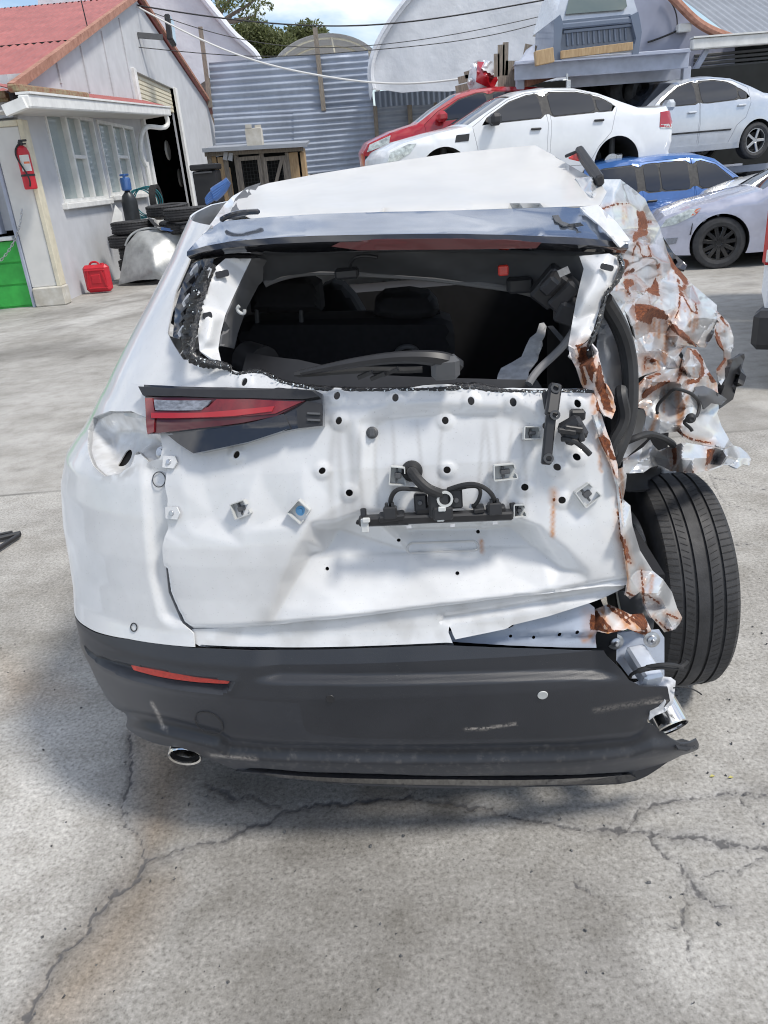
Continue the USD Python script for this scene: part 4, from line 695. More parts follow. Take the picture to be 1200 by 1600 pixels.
rd_ = make_car('parked_hatchback', 'red hatchback standing behind the raised white sedan', (.16, 16.1, 1.28), 3.0, silr, .88, 1.02, [[(1.12, .98), (1.2, .5), (1.25, .34), (2.32, .34), (2.32, 1.44), (2.1, 1.43), (1.76, 1.36), (1.38, 1.18)], [(2.35, .34), (3.0, .34), (3.2, .7), (3.4, 1.0), (3.2, 1.38), (2.35, 1.44)]], [[(1.30, 1.03), (1.42, 1.13), (1.78, 1.33), (2.1, 1.405), (2.27, 1.41), (2.27, 1.05)], [(2.40, 1.05), (2.40, 1.41), (3.15, 1.36), (3.32, 1.08)], [(3.42, 1.08), (3.28, 1.34), (3.55, 1.28), (3.7, 1.10)]], (.85, 3.42), 'paint_red', wheels=(0, 0), arch_r=.38, glass_runs=((1.0, 1.75, 1.03), (3.72, 3.98, 1.06)), handle=((2.1, .9), (3.1, .95)), mirror=(1.40, 1.08), lamps=(('head_lamp', [(.06, .62), (.12, .74), (.5, .86), (.46, .72)], 'headlamp'), ('grille', [(.02, .36), (.02, .56), (.22, .54), (.22, .36)], 'black_plastic')))
silb = [(.10, .30), (.0, .50), (.02, .78), (.2, .88), (.7, .98), (1.12, 1.04), (1.42, 1.28), (1.72, 1.52), (2.0, 1.60), (2.6, 1.63), (3.4, 1.62), (3.9, 1.56), (4.05, 1.30), (4.15, 1.05), (4.16, .6), (4.1, .36), (3.9, .30), (.6, .28)]
bl_ = make_car('parked_wagon', 'blue wagon with dark mirror parked under the raised silver sedan', (7.55, 14.45, -.20), 187.0, silb, .86, 1.08, [[(1.26, 1.05), (1.30, .42), (2.14, .42), (2.16, 1.56), (1.98, 1.54), (1.74, 1.46), (1.46, 1.25)], [(2.18, .42), (2.80, .42), (2.98, .75), (3.06, 1.05), (3.05, 1.56), (2.18, 1.57)]], [[(1.42, 1.10), (1.52, 1.21), (1.76, 1.42), (2.0, 1.50), (2.08, 1.51), (2.08, 1.11)], [(2.24, 1.11), (2.24, 1.52), (2.72, 1.52), (2.72, 1.12)], [(2.75, 1.12), (2.75, 1.52), (3.0, 1.52), (3.0, 1.12)], [(3.14, 1.12), (3.14, 1.52), (3.75, 1.50), (3.85, 1.16)]], (.82, 3.28), 'paint_blue', wheels=(1, 1), glass_runs=((1.14, 1.75, 1.07), (3.92, 4.06, 1.2)), handle=((2.02, .98), (2.92, .98)), mirror=(1.48, 1.14), wheel_paint='dark', lamps=(('side_cladding', [(1.2, .34), (1.2, .60), (2.95, .60), (2.85, .34)], 'grey_plastic'),))
sill = [(.16, .20), (.04, .30), (.0, .46), (.03, .62), (.12, .70), (.45, .80), (.95, .89), (1.28, .94), (1.7, 1.17), (2.05, 1.34), (2.4, 1.41), (2.8, 1.42), (3.3, 1.34), (3.75, 1.14), (4.0, 1.05), (4.4, 1.02), (4.56, .95), (4.6, .6), (4.5, .26), (4.0, .20), (.7, .18)]
lx = make_car('parked_sedan', 'lilac silver sedan with black multi spoke wheels standing on the concrete at the right', (4.18, 11.75, 0), -13.0, sill, .895, .97, [[(1.46, .95), (1.50, .5), (1.55, .28), (2.40, .28), (2.42, .95), (2.40, 1.37), (2.06, 1.29), (1.72, 1.12)], [(2.43, .28), (3.0, .28), (3.2, .6), (3.4, .95), (3.3, 1.28), (2.44, 1.375)]], [[(1.62, .99), (1.76, 1.09), (2.08, 1.26), (2.34, 1.33), (2.36, 1.0)], [(2.47, 1.0), (2.47, 1.34), (3.2, 1.25), (3.32, 1.03)]], (.82, 3.55), 'paint_lilac', R=.33, arch_r=.37, wstyle='black', spokes=11, glass_runs=((1.30, 2.06, .96), (3.3, 3.98, 1.08)), handle=((2.25, .86), (3.2, .9)), mirror=(1.78, 1.03), taper=(.20, .12),
    lamps=(('head_lamp', [(.07, .565), (.14, .67), (.42, .775), (.56, .79), (.48, .70), (.26, .60)], 'headlamp'), ('amber_lamp', [(.44, .70), (.50, .775), (.56, .79), (.49, .70)], 'amber_lens'), ('fog_lamp', [(.13, .33), (.12, .42), (.30, .43), (.28, .35)], 'lamp_clear'), ('bumper_seam', [(.44, .455), (.44, .465), (.46, .60), (.468, .60), (.452, .455)], 'black_plastic')))
gr = obj('grille', mov(box(-.03, .05, -.30, .30, .42, .62, .03), (.0, 0, 0)), 'black_plastic', lx)
obj('emblem', cat(mov(lathe([(.052, 0), (.06, -.01), (.068, 0), (.06, .008), (.052, 0)], 24, 'x'), (-.04, 0, .54)), bar((-.042, -.03, .56), (-.042, .005, .51), .012, .01), bar((-.042, .0, .515), (-.042, .045, .525), .012, .01)), 'chrome', gr)
wc = make_car('parked_sedan', 'white car whose bonnet shows behind the lilac silver sedan', (5.5, 13.3, .08), -18.0, [(x * 1.0, z * 1.06) for x, z in sill], .88, 1.02, [], [[(1.62, 1.05), (1.76, 1.15), (2.08, 1.33), (2.36, 1.40), (2.36, 1.06)], [(2.47, 1.06), (2.47, 1.41), (3.2, 1.32), (3.32, 1.09)]], (.82, 3.55), 'paint_white', glass_runs=((1.30, 2.06, 1.02), (3.3, 3.98, 1.14)), lamps=(('head_lamp', [(.07, .62), (.14, .72), (.42, .83), (.5, .74), (.26, .66)], 'headlamp'),))
# right edge: tail of a white ute
ut = thing('parked_ute', 'tail of a white ute with red lamp and black bumper at the right edge', 'car', (2.655, 5.25, 0), -31.0)
ub = m3.Manifold.hull_points(np.array([(x, y, z) for x in (.04, 1.72) for y in (.0, 2.2) for z in (.50, 1.36)] + [(x, y, z) for x in (.0, 1.76) for y in (.05, 2.2) for z in (.62, 1.2)])).to_mesh()
obj('tub', (np.array(ub.vert_properties[:, :3], float), np.array(ub.tri_verts, int)), 'paint_white', ut, smooth=25)
for x in (.0, 1.66): tl_ = obj('tail_lamp', box(x - .012, x + .112, -.03, .14, .80, 1.22, .02), 'lamp_red_bright', ut); obj('lens', box(x + .01, x + .09, -.036, -.02, .82, .90, .005), 'headlamp', tl_)
obj('tailgate', box(.14, 1.62, -.025, .02, .62, 1.34, .015), 'paint_white', ut); obj('rear_bumper', box(-.02, 1.78, -.14, .12, .26, .52, .04), 'black_plastic', ut)
for x in (.14, 1.62): obj('wheel', mov(lathe([(.20, -.1), (.33, -.11), (.36, -.08), (.36, .08), (.33, .11), (.20, .1), (.02, .04), (.02, -.04), (.20, -.1)], 36, 'x'), (x, 1.1, .36)), 'rubber', ut)
obj('cab', box(.06, 1.70, 2.25, 3.8, .5, 1.75, .15), 'paint_white', ut)
# ------------------------------------------------------------------ rack, ute tub and junk above the cars
RY = 15.4
rk = thing('steel_rack', 'lavender steel rack beams that carry the ute tub above the white sedan', 'rack')
R_ = lambda x, y, Y=RY: at_y(x, y, Y)
obj('beam', bar(R_(804, 111), R_(1076, 91), .06, .30, (0, 0, 1), .01), 'steel_lavender', rk); obj('flange', bar(R_(804, 101, RY - .08), R_(1076, 81, RY - .08), .2, .02), 'steel_lavender', rk)
obj('beam', bar(R_(888, 126, RY + .5), R_(1066, 113, RY + .5), .05, .24, (0, 0, 1), .01), 'steel_lavender', rk)
for x in (812, 1072):
    a = R_(x, 105, RY + .3); obj('column', box(a[0] - .07, a[0] + .07, a[1] - .07, a[1] + .07, 0, a[2], .01), 'steel_lavender', rk)
    obj('column', box(a[0] - .07, a[0] + .07, a[1] + 2.3, a[1] + 2.44, 0, a[2], .01), 'steel_lavender', rk)
obj('deck', quad(R_(810, 98, RY), R_(1074, 80, RY), R_(1074, 80, RY) + [0, 2.6, 0], R_(810, 98, RY) + [0, 2.6, 0], .05), 'old_timber', rk)
for a, b in (((-.2, 13.5), (4.3, 14.35)), ((-.4, 14.8), (4.0, 15.65)), ((3.7, 15.4), (8.4, 16.4)), ((3.4, 16.7), (8.2, 17.7))): obj('rail', bar((*a, 1.05), (*b, 1.05), .12, .12), 'steel_lavender', rk)
for x, y in ((-.1, 13.5), (4.1, 14.3), (-.3, 14.8), (3.9, 15.6), (8.2, 16.4), (8.0, 17.7), (3.5, 16.7)): obj('column', box(x - .07, x + .07, y - .07, y + .07, 0, .99, .01), 'steel_lavender', rk)
obj('back_wall', box(2.6, 9.5, 18.3, 18.4, 0, 3.0), 'dark_inside', shd)
obj('brace', bar(R_(820, 130, RY + .3), R_(880, 112, RY + 1.6), .12, .12), 'rust_edge', rk)
obj('shackle', cat(tube([R_(886, 115, RY - .1), R_(886, 124, RY - .1)], .02, 6), mov(box(-.04, .04, -.03, .03, -.1, .06, .01), R_(888, 131, RY - .1))), 'bolt_metal', rk)
tub = thing('ute_tub', 'dark ute tub with a pale canopy standing on the rack', 'car part')
TY_ = RY + .05; t0, t1 = R_(868, 94, TY_), R_(1000, 84, TY_); ex_ = (t1 - t0) / np.linalg.norm(t1 - t0); wd = np.linalg.norm(t1 - t0)
def tb(px, py, dy=0.0): return at_y(px, py, TY_ + dy)
def strip(L, dys, matn, par, name, th=.03):
    a = [tb(x, y, d) for (x, y), d in zip(L, dys)]; P = Polygon([(q[0], q[2]) for q in a]); p, t = tri_poly(P, .12); ns = Net([(q[0], q[2]) for q in a], dys, 0); v = np.c_[p[:, 0], TY_ + ns(p), p[:, 1]]; V, F, _i = thicken(v, t, np.tile([0, th, 0], (len(v), 1))); return obj(name, (V, F), matn, par)
strip([(872, 38), (880, 32), (984, 22), (993, 26), (990, 64), (984, 70), (878, 80), (874, 72)], [0] * 8, 'paint_slate', tub, 'front_panel')
for k in range(12): obj('rib', bar(tb(886 + k * 8.3, 52 - k * .8, -.02), tb(887 + k * 8.3, 72 - k * .85, -.02), .035, .03, (0, 1, 0), .008), 'paint_slate', tub)
obj('rail', bar(tb(874, 42, -.05), tb(990, 31, -.05), .09, .07, (0, 1, 0), .02), 'paint_slate', tub); obj('step', bar(tb(880, 50, -.03), tb(988, 39, -.03), .05, .04, (0, 1, 0), .01), 'paint_slate', tub)
for L in ([(864, 96), (866, 30), (876, 22), (880, 36), (876, 70), (878, 95)], [(988, 86), (994, 60), (985, 24), (998, 18), (1003, 50), (998, 84)]): strip(L, [-.1] * 6, 'paint_slate', tub, 'side_edge', 1.5)
cn = strip([(866, 30), (876, -2), (884, -30), (980, -38), (988, -8), (996, 18), (986, 24), (880, 33)], [0, .08, .16, .16, .08, 0, 0, 0], 'paint_silver', tub, 'canopy', 1.8)
strip([(884, 22), (888, 2), (894, -20), (972, -28), (977, -6), (980, 10), (974, 15)], [-.02, .05, .12, .12, .05, -.02, -.02], 'canopy_glass', tub, 'canopy_window', .02)
tbm = obj('timber_beam', bar(tb(836, 92, -.35), tb(864, 86, -.35), .16, .22, (0, 0, 1), .01), 'new_timber'); tag(tbm, 'short light timber block left of the ute tub on the rack', 'timber')
tbm = obj('timber_beam', bar(tb(876, 86, -.2), tb(988, 72, -.2), .08, .12, (0, 0, 1), .006), 'new_timber'); tag(tbm, 'long light timber bearer lying under the ute tub', 'timber')
ps = thing('timber_scraps', 'upright grey fence scraps leaning left of the rack beam', 'timber')
for x, y0, y1, w, tl__ in ((776, 120, 84, .10, 0), (789, 118, 66, .10, .02), (783, 165, 70, .12, 0), (800, 140, 95, .30, .05), (824, 100, 70, .22, .1)): obj('scrap', bar(R_(x, y0, RY + .6), R_(x + tl__ * 60, y1, RY + .6), w, .03, (0, 1, 0)), 'old_timber', ps)
obj('leaning_sheet', quad(R_(810, 98, RY), R_(835, 96, RY), R_(836, 68, RY + .5), R_(822, 78, RY + .5)), 'steel_lavender', ps)
# crumpled red and white panel on top of the pile
jp = thing('crumpled_panel', 'crumpled red and white bumper panel on the pile above the white sedan', 'car part'); JY = 16.6
def jrel(L, mt, name, par, ctl, th=.03, seed=1):
    P = Polygon(L).buffer(0); p, t = tri_poly(P, 4.0); Y = Net([c[:2] for c in ctl], [c[2] for c in ctl], 2.0)(p) + .12 * (meshkit.fbm(np.c_[p / 9.0, np.full(len(p), seed)], 3, seed) - .5); v = at_y(p[:, 0], p[:, 1], 1.0) ; d = pray(p[:, 0], p[:, 1]); v = EYE + d * (Y / d[:, 1])[:, None]
    V, F, _i = thicken(v, t[:, ::-1], np.tile([0, th, 0], (len(v), 1))); return obj(name, (V, F), mt, par)
jrel([(736, 100), (748, 93), (770, 96), (776, 110), (785, 130), (786, 140), (778, 152), (762, 140), (745, 138), (738, 155), (730, 130)], 'paint_white', 'white_skin', jp, [(736, 100, 16.6), (785, 130, 16.7), (778, 152, 16.5), (738, 155, 16.6), (758, 120, 16.2)])
jrel([(746, 96), (770, 98), (778, 125), (770, 140), (744, 128)], 'paint_red', 'red_skin', jp, [(746, 96, 16.5), (770, 98, 16.55), (778, 125, 16.5), (770, 140, 16.3), (744, 128, 16.35), (758, 118, 16.1)], seed=3)
jrel([(708, 160), (716, 146), (736, 142), (748, 146), (776, 150), (780, 165), (760, 170), (712, 168)], 'black_plastic', 'lower_scrap', jp, [(708, 160, 16.8), (736, 142, 16.7), (780, 165, 16.6), (740, 158, 16.4)], seed=5)
for a, b in (((712, 140), (736, 134)), ((716, 126), (740, 120)), ((726, 118), (746, 112))): obj('pallet_board', bar(at_y(*a, 16.9), at_y(*b, 16.9), .12, .04, (0, 1, 0)), 'old_timber', jp)
rg = np.random.default_rng(5); jk = []
for _k in range(70):
    x, y = rg.uniform(905, 1070), rg.uniform(122, 160); P = at_y(x, y, rg.uniform(16.4, 17.8)); s_ = rg.uniform(.05, .22, 3); jk.append(mov(rotm(box(-s_[0], s_[0], -s_[1], s_[1], -s_[2], s_[2], .02), rg.normal(size=3), rg.uniform(0, 3)), P))
tag(obj('scrap_parts', cat(*jk), 'cabin_trim', kind='stuff'), 'dark heap of scrap parts in the shade under the rack beams', 'scrap', kind='stuff')
for k, (x, y, r_) in enumerate(((978, 142, .33), (1000, 146, .33))):
    t_ = thing('stored_tyre', ['dark tyre standing under the rack above the silver sedan roof, nearer the white sedan', 'dark tyre under the rack close to the silver sedan windscreen'][k], 'tyre', group='tyres stored under the rack'); obj('casing', mov(rotm(lathe([(.2, -.09), (.31, -.1), (.33, 0), (.31, .1), (.2, .09), (.2, -.09)], 30, 'y'), [0, 0, 1], .5), at_y(x, y, 16.3)), 'tyre_rubber', t_)
# dark scrap right of the blue wagon
jk = []
for _k in range(60):
    P = np.array([rg.uniform(5.6, 8.5), rg.uniform(15.2, 16.8), rg.uniform(.1, .9)]); s_ = rg.uniform(.05, .25, 3); jk.append(mov(rotm(box(-s_[0], s_[0], -s_[1], s_[1], -s_[2], s_[2], .02), rg.normal(size=3), rg.uniform(0, 3)), P))
tag(obj('scrap_parts', cat(*jk), 'cabin_trim', kind='stuff'), 'dark heap of scrap on the ground beneath the raised silver sedan', 'scrap', kind='stuff')
# ------------------------------------------------------------------ things in front of the workshop
kn = thing('timber_kennel', 'rough timber kennel with wire mesh doors and a tin lid against the fence', 'kennel'); KY = 19.0
K = lambda x, y, d=0.0: at_y(x, y, KY + d)
obj('roof', cat(quad(K(316, 233, -.3), K(478, 224, -.3), K(478, 224, -.3) + [0, 1.7, .12], K(316, 233, -.3) + [0, 1.7, .12], .05), bar(K(316, 235, -.32), K(480, 226, -.32), .05, .08)), 'galv_roof', kn)
obj('fascia', bar(K(320, 241, -.1), K(474, 232, -.1), .05, .10, (0, 0, 1)), 'old_timber', kn)
z0 = 0.0
def post(px, w, mt, top=238, bot=None):
    a = K(px, top); return obj('post', box(a[0] - w / 2, a[0] + w / 2, KY - .06, KY + .04, z0, a[2], .008), mt, kn)
for px, w, mt in ((326, .10, 'old_timber'), (368, .10, 'old_timber'), (408, .10, 'old_timber'), (448, .08, 'old_timber'), (458, .20, 'new_timber'), (472, .10, 'new_timber')): post(px, w, mt)
for i, (x0, x1, ya, yb, mt) in enumerate(((330, 346, 244, 300, 'new_timber'), (347, 364, 248, 300, 'old_timber'), (340, 352, 246, 270, 'new_timber'), (352, 366, 262, 305, 'new_timber'), (332, 344, 268, 300, 'old_timber'))):
    a, b = K(x0, ya), K(x1, yb); obj('plank', box(a[0], b[0], KY - .03 - .022 * (i % 3), KY - .01 - .022 * (i % 3), max(0, b[2] - .9), a[2], .004), mt, kn)
obj('back', box(K(322, 240)[0], K(470, 240)[0], KY + 1.2, KY + 1.25, 0, 2.2), 'dark_inside', kn); obj('side', box(K(470, 240)[0], K(470, 240)[0] + .04, KY, KY + 1.25, 0, 2.2), 'new_timber', kn)
for n_, (xa, xb) in enumerate(((370, 407), (410, 446))):
    a, b = K(xa, 246, -.05), K(xb, 244, -.05); zb = K(xa, 300)[2] - .5; d_ = obj('door', cat(box(a[0], b[0], KY - .09, KY - .05, a[2] - .08, a[2]), box(a[0], a[0] + .08, KY - .089, KY - .049, zb, a[2] - .08), box(b[0] - .08, b[0], KY - .089, KY - .049, zb, a[2] - .08), box(a[0] + .08, b[0] - .08, KY - .088, KY - .048, a[2] - .95, a[2] - .87)), 'old_timber', kn)
    if n_: obj('diagonal', bar((a[0] + .1, KY - .10, a[2] - .86), (b[0] - .08, KY - .10, a[2] - .06), .07, .03, (0, 1, 0)), 'old_timber', d_)
    mesh_ = [box(x, x + .008, KY - .046, KY - .04, zb, a[2] - .08) for x in np.arange(a[0] + .1, b[0] - .08, .075)] + [box(a[0] + .08, b[0] - .08, KY - .040, KY - .034, z, z + .008) for z in np.arange(zb, a[2] - .1, .075)]
    obj('wire_mesh', cat(*mesh_), 'wire', d_, smooth=False, kind='stuff')
rags = obj('rag', cat(*[quad(K(x, y, -.12), K(x + 6, y, -.13), K(x + 5, y + 13, -.12), K(x - 2, y + 11, -.12), .01) for x, y in ((350, 238), (358, 239))]), 'torn_plastic'); tag(rags, 'pale rags hanging under the kennel lid', 'rag')
bxw = obj('pale_carton', cat(mov(box(-.18, .18, -.15, .15, -.18, .20, .01), K(398, 216, .3)), mov(box(-.16, -.02, -.152, -.13, .20, .28), K(398, 216, .3)), mov(box(.02, .16, .13, .152, .20, .27), K(398, 216, .3))), 'concrete_block'); tag(bxw, 'pale open carton sitting on the kennel lid', 'box')
bb = thing('black_cabinet', 'black lidded cabinet standing between the roller door and the kennel', 'cabinet'); BY = 17.6
a, b = at_y(298, 258, BY), at_y(336, 256, BY); obj('case', box(a[0], b[0], BY, BY + .6, 0, a[2] - .12, .03), 'black_plastic', bb); obj('lid', box(a[0] - .03, b[0] + .03, BY - .04, BY + .62, a[2] - .11, a[2], .02), 'black_plastic', bb); obj('handle', bar((a[0] + .06, BY - .06, a[2] - .16), (b[0] - .08, BY - .06, a[2] - .16), .03, .03, (0, 0, 1)), 'grey_plastic', bb)
bp_ = thing('blue_car_panel', 'bright blue folded car panel lying on the tyres', 'car part'); 
for k in range(4): obj('panel', tube(smoothline([at_y(322, 318 - k * 2, 14.2), at_y(332 + k, 312 - k * 5, 14.2), at_y(346 + k, 300 - k * 4, 14.2), at_y(354 + k, 288 - k * 2, 14.2)], 6), [.03] * 6 + [.06] * 12, 8), 'paint_blue', bp_)
# tyres
def tyre_mesh(r, w, grooves=4):
    pr = [(r * .62, -w * .40), (r * .66, -w * .46), (r * .86, -w * .5), (r * .96, -w * .45)]
    for k in range(grooves):
        h_ = -w * .32 + w * .64 * k / (grooves - 1); pr += [(r, h_ - .011), (r * .972, h_ - .005), (r * .972, h_ + .005), (r, h_ + .011)]
    pr += [(r * .96, w * .45), (r * .86, w * .5), (r * .66, w * .46), (r * .62, w * .40), (r * .62, -w * .40)]
    return lathe(pr, 44, 'z')
def tyre(P, tilt, label, r=.32, w=.21, az=0.0):
    t = thing('loose_tyre', label, 'tyre', group='loose tyres beside the workshop door'); m = rotm(tyre_mesh(r, w), [1, 0, 0], tilt); m = rotm(m, [0, 0, 1], az); obj('casing', mov(m, P), 'tyre_rubber', t); tr = [rotm(rotm(mov(box(-.004, .004, r * .995, r * 1.004, -w * .42, -w * .26), (0, 0, 0)), [0, 0, 1], 2 * math.pi * k / 40), [0, 0, 1], 0) for k in range(40)] + [rotm(box(-.004, .004, r * .995, r * 1.004, w * .26, w * .42), [0, 0, 1], 2 * math.pi * k / 40 + .07) for k in range(40)]
    obj('tread_blocks', mov(rotm(rotm(cat(*tr), [1, 0, 0], tilt), [0, 0, 1], az), P), 'soot', t, smooth=False, kind='stuff'); return t
SX, SY = at_z(200, 443)[0] + .2, at_z(200, 443)[1] + .25
for k, (lab, dx, dz_) in enumerate((('bottom tyre of the stack behind the silver bonnet', .02, .105), ('second tyre from the bottom of the stack behind the silver bonnet', -.02, .318), ('third tyre up in the stack behind the silver bonnet', .03, .531), ('fourth wider tyre up in the stack behind the silver bonnet', -.06, .755), ('top tyre of the stack behind the silver bonnet', .04, .985))):
    tyre((SX + dx, SY, dz_), .03 * (k % 2), lab, .34 if k < 3 else .40, .205 if k < 3 else .22)
for k, (lab, px, py, Y) in enumerate((('tyre lying second row right of the stack, under the blue panel', 292, 333, 15.4), ('tyre lying flat behind the blue panel row, left of the other', 262, 328, 16.6), ('tyre lying below the pair of tyres near the car roof', 285, 352, 15.6), ('lowest tyre just left of the wrecked car pillar', 318, 358, 15.2))):
    P = at_y(px, py, Y); tyre((P[0], Y, max(P[2], .1)), .05 * k, lab, .42, .21)
    if P[2] > .35:
        for j in range(int(P[2] / .215)): pass
mt_ = obj('rubber_mat', (lambda v, f: (v, f))(*grid_mesh(np.stack([np.array([at_y(x, y, 15.6) for x, y in ((228, 336), (248, 352), (268, 354), (300, 350))]), np.array([at_y(x, y, 15.2) for x, y in ((236, 348), (252, 362), (280, 362), (304, 358))])], 1))), 'rubber'); tag(mt_, 'black rubber mat draped over the tyres', 'mat')
sp_ = box(SX + .5, SX + 2.6, SY + .0, SY + .9, 0, .62, .05); tag(obj('pallet_stack', sp_, 'old_timber'), 'grey pallet stack that carries the flat tyres beside the workshop door', 'pallet')
# bonnet leaning on the tyres
bn = thing('leaning_bonnet', 'dull silver car bonnet standing on edge against the tyre stack', 'car part')
ctl = [(185, 445, 15.05), (196, 385, 15.15), (214, 362, 15.25), (250, 357, 15.3), (280, 362, 15.3), (295, 372, 15.3), (290, 400, 15.1), (272, 440, 14.8), (270, 447, 14.75), (245, 436, 14.7), (215, 438, 14.8), (235, 390, 14.85), (240, 420, 14.65)]
P_ = Polygon([q[:2] for q in ctl[:11]]).buffer(3).buffer(-3); p, t = tri_poly(P_, 5); Yn = Net([q[:2] for q in ctl], [q[2] for q in ctl], 6)(p); d = pray(p[:, 0], p[:, 1]); v = EYE + d * (Yn / d[:, 1])[:, None]; V, F, _i = thicken(v, t[:, ::-1], np.tile([0, .03, .0], (len(v), 1)))
mat('dull_silver', (0.34, 0.35, 0.35), 0.45, metal=.3, var=.35, vscale=4, coat=.2)
obj('skin', (V, F), 'dull_silver', bn); obj('edge', tube(smoothline([at_y(x, y, Y) for x, y, Y in ctl[1:6]], 6) + [0, -.01, .01], .02, 8), 'dull_silver', bn)
obj('blue_tape', bar(at_y(252, 357, 15.22), at_y(278, 361, 15.22), .05, .02, (0, 1, 0)), 'paint_blue', bn)
# jerrycan
jc = thing('jerrycan', 'red plastic jerrycan on the ground beside the tyre stack', 'jerrycan', (-4.66, at_x(151, 440, -4.66)[1], .02), -6)
mat('red_plastic', (0.50, 0.022, 0.035), 0.4, var=.12, vscale=8, spec=.4)
obj('body', box(-.23, .23, 0, .16, .0, .46, .05), 'red_plastic', jc); obj('face_frame', cat(box(-.18, .18, -.012, .01, .06, .085, .006), box(-.18, .18, -.012, .01, .36, .385, .006), bar((-.17, -.004, .09), (-.12, -.004, .36), .025, .02, (0, 1, 0)), bar((.17, -.004, .09), (.12, -.004, .36), .025, .02, (0, 1, 0)), box(-.08, .08, -.010, .01, .15, .30, .008)), 'red_plastic', jc); obj('handle', tube(smoothline([(-.10, .075, .44), (-.07, .075, .49), (.05, .075, .49), (.08, .075, .44)], 5), .018, 8), 'red_plastic', jc); obj('cap', mov(lathe([(0, .04), (.03, .04), (.035, 0)], 16), (.13, .075, .44)), 'red_plastic', jc)
# gas bottle
gx_, gy_ = -4.62, 17.0; gb_ = thing('gas_bottle', 'dark grey gas bottle with blue guard standing by the window sill', 'gas bottle', (gx_, gy_, 0)); Zt = at_y(203, 300, gy_)[2]
mat('bottle_grey', (0.045, 0.05, 0.055), 0.4, metal=.4, var=.3)
gx_ = at_y(203, 320, gy_)[0]; UsdGeom.Xformable(gb_).GetOrderedXformOps()[0].Set(Gf.Vec3d(gx_, gy_, 0))
obj('cylinder', lathe([(0, .02), (.15, .02), (.155, .05), (.155, Zt - .18), (.12, Zt - .06), (.06, Zt), (.05, Zt + .04), (0, Zt + .04)], 28), 'bottle_grey', gb_); obj('guard', lathe([(.085, Zt + .03), (.10, Zt + .05), (.105, Zt + .24), (.09, Zt + .27), (.085, Zt + .25)], 24), 'paint_blue', gb_); obj('valve', cat(mov(box(-.03, .03, -.05, .05, Zt + .03, Zt + .34, .01), (0, 0, 0)), mov(box(-.09, .09, -.02, .02, Zt + .30, Zt + .34, .01), (0, 0, 0))), 'paint_blue', gb_)
hs = thing('coiled_hose', 'teal hose coiled on a rim behind the gas bottle', 'hose'); Ph = at_y(226, 318, 18.5)
mat('teal_hose', (0.02, 0.16, 0.19), 0.45)
for k in range(5): obj('coil', mov(lathe([(.30 + .012 * math.cos(g_), .012 * math.sin(g_)) for g_ in np.linspace(0, 2 * math.pi, 7)], 30, 'y'), Ph + [(k - 2) * .05, (k % 2) * .03, .01 * k]), 'teal_hose', hs)
obj('ring', mov(lathe([(.30, -.06), (.36, -.07), (.37, .07), (.30, .06), (.30, -.06)], 30, 'x'), Ph + [.25, .1, 0]), 'rubber', hs)
tri_ = quad(at_y(174, 348, 16.2), at_y(192, 346, 16.2), at_y(190, 332, 16.25), at_y(180, 320, 16.3), .02); tag(obj('white_offcut', tri_, 'trim_white'), 'white triangular board offcut leaning on the wall left of the gas bottle', 'board')
# fire extinguisher
fx = thing('fire_extinguisher', 'red fire extinguisher with white label hanging on the white cupboard door', 'extinguisher'); Pf = at_y(41, 262, 12.86); H_ = .60
obj('cylinder', mov(lathe([(0, -.30), (.085, -.30), (.095, -.28), (.095, .20), (.07, .27), (.03, .30), (0, .30)], 28), Pf), 'red_plastic', fx); obj('head', cat(mov(box(-.03, .03, -.03, .03, .29, .36, .01), Pf), mov(box(-.02, .10, -.015, .015, .35, .38, .006), Pf), mov(box(-.02, .08, -.014, .014, .31, .33, .005), Pf)), 'black_plastic', fx)
g0 = math.radians(-60); lbv = np.array([[(.0965 * math.sin(g_), -.0965 * math.cos(g_), z) for z in (-.05, .17)] for g_ in np.linspace(-.3, 1.2, 10)]) + Pf; obj('label', grid_mesh(lbv), 'wall_white', fx); 
lbv = np.array([[(.0972 * math.sin(g_), -.0972 * math.cos(g_), z) for z in (.05, .08)] for g_ in np.linspace(.2, 1.1, 8)]) + Pf; obj('label_print', grid_mesh(lbv), 'amber_lens', fx)
obj('hose', tube(smoothline([Pf + [0, -.03, .33], Pf + [-.07, -.09, .2], Pf + [.0, -.13, 0.], Pf + [.05, -.12, -.2], Pf + [.03, -.11, -.26]], 8), .013, 8), 'rubber', fx); obj('gauge_strap', mov(lathe([(.097, -.12), (.100, -.12), (.100, -.09), (.097, -.09)], 24), Pf), 'black_plastic', fx)
# chain across the green wall
ch = thing('steel_chain', 'thin steel chain hanging across the green wall corner', 'chain'); cp = smoothline([at_y(x, y, 12.95) for x, y in ((34, 330), (28, 362), (16, 388), (0, 408), (-14, 420))], 10)
def link(P, d, flip):
    e = d / np.linalg.norm(d); s_ = np.cross(e, [0, 1., 0]); s_ /= np.linalg.norm(s_); w_ = s_ if flip else np.cross(e, s_); return tube([P + e * .035 * math.cos(g_) + w_ * .016 * math.sin(g_) for g_ in np.linspace(0, 2 * math.pi, 9)], .006, 5)
L_ = np.r_[0, np.cumsum(np.linalg.norm(np.diff(cp, axis=0), axis=1))]; sN = np.arange(0, L_[-1], .05)
for k, s__ in enumerate(sN): 
    P = np.array([np.interp(s__, L_, cp[:, j]) for j in range(3)]); Pn = np.array([np.interp(s__ + .02, L_ , cp[:, j]) for j in range(3)]); obj('link', link(P, Pn - P + 1e-6, k % 2), 'bolt_metal', ch)
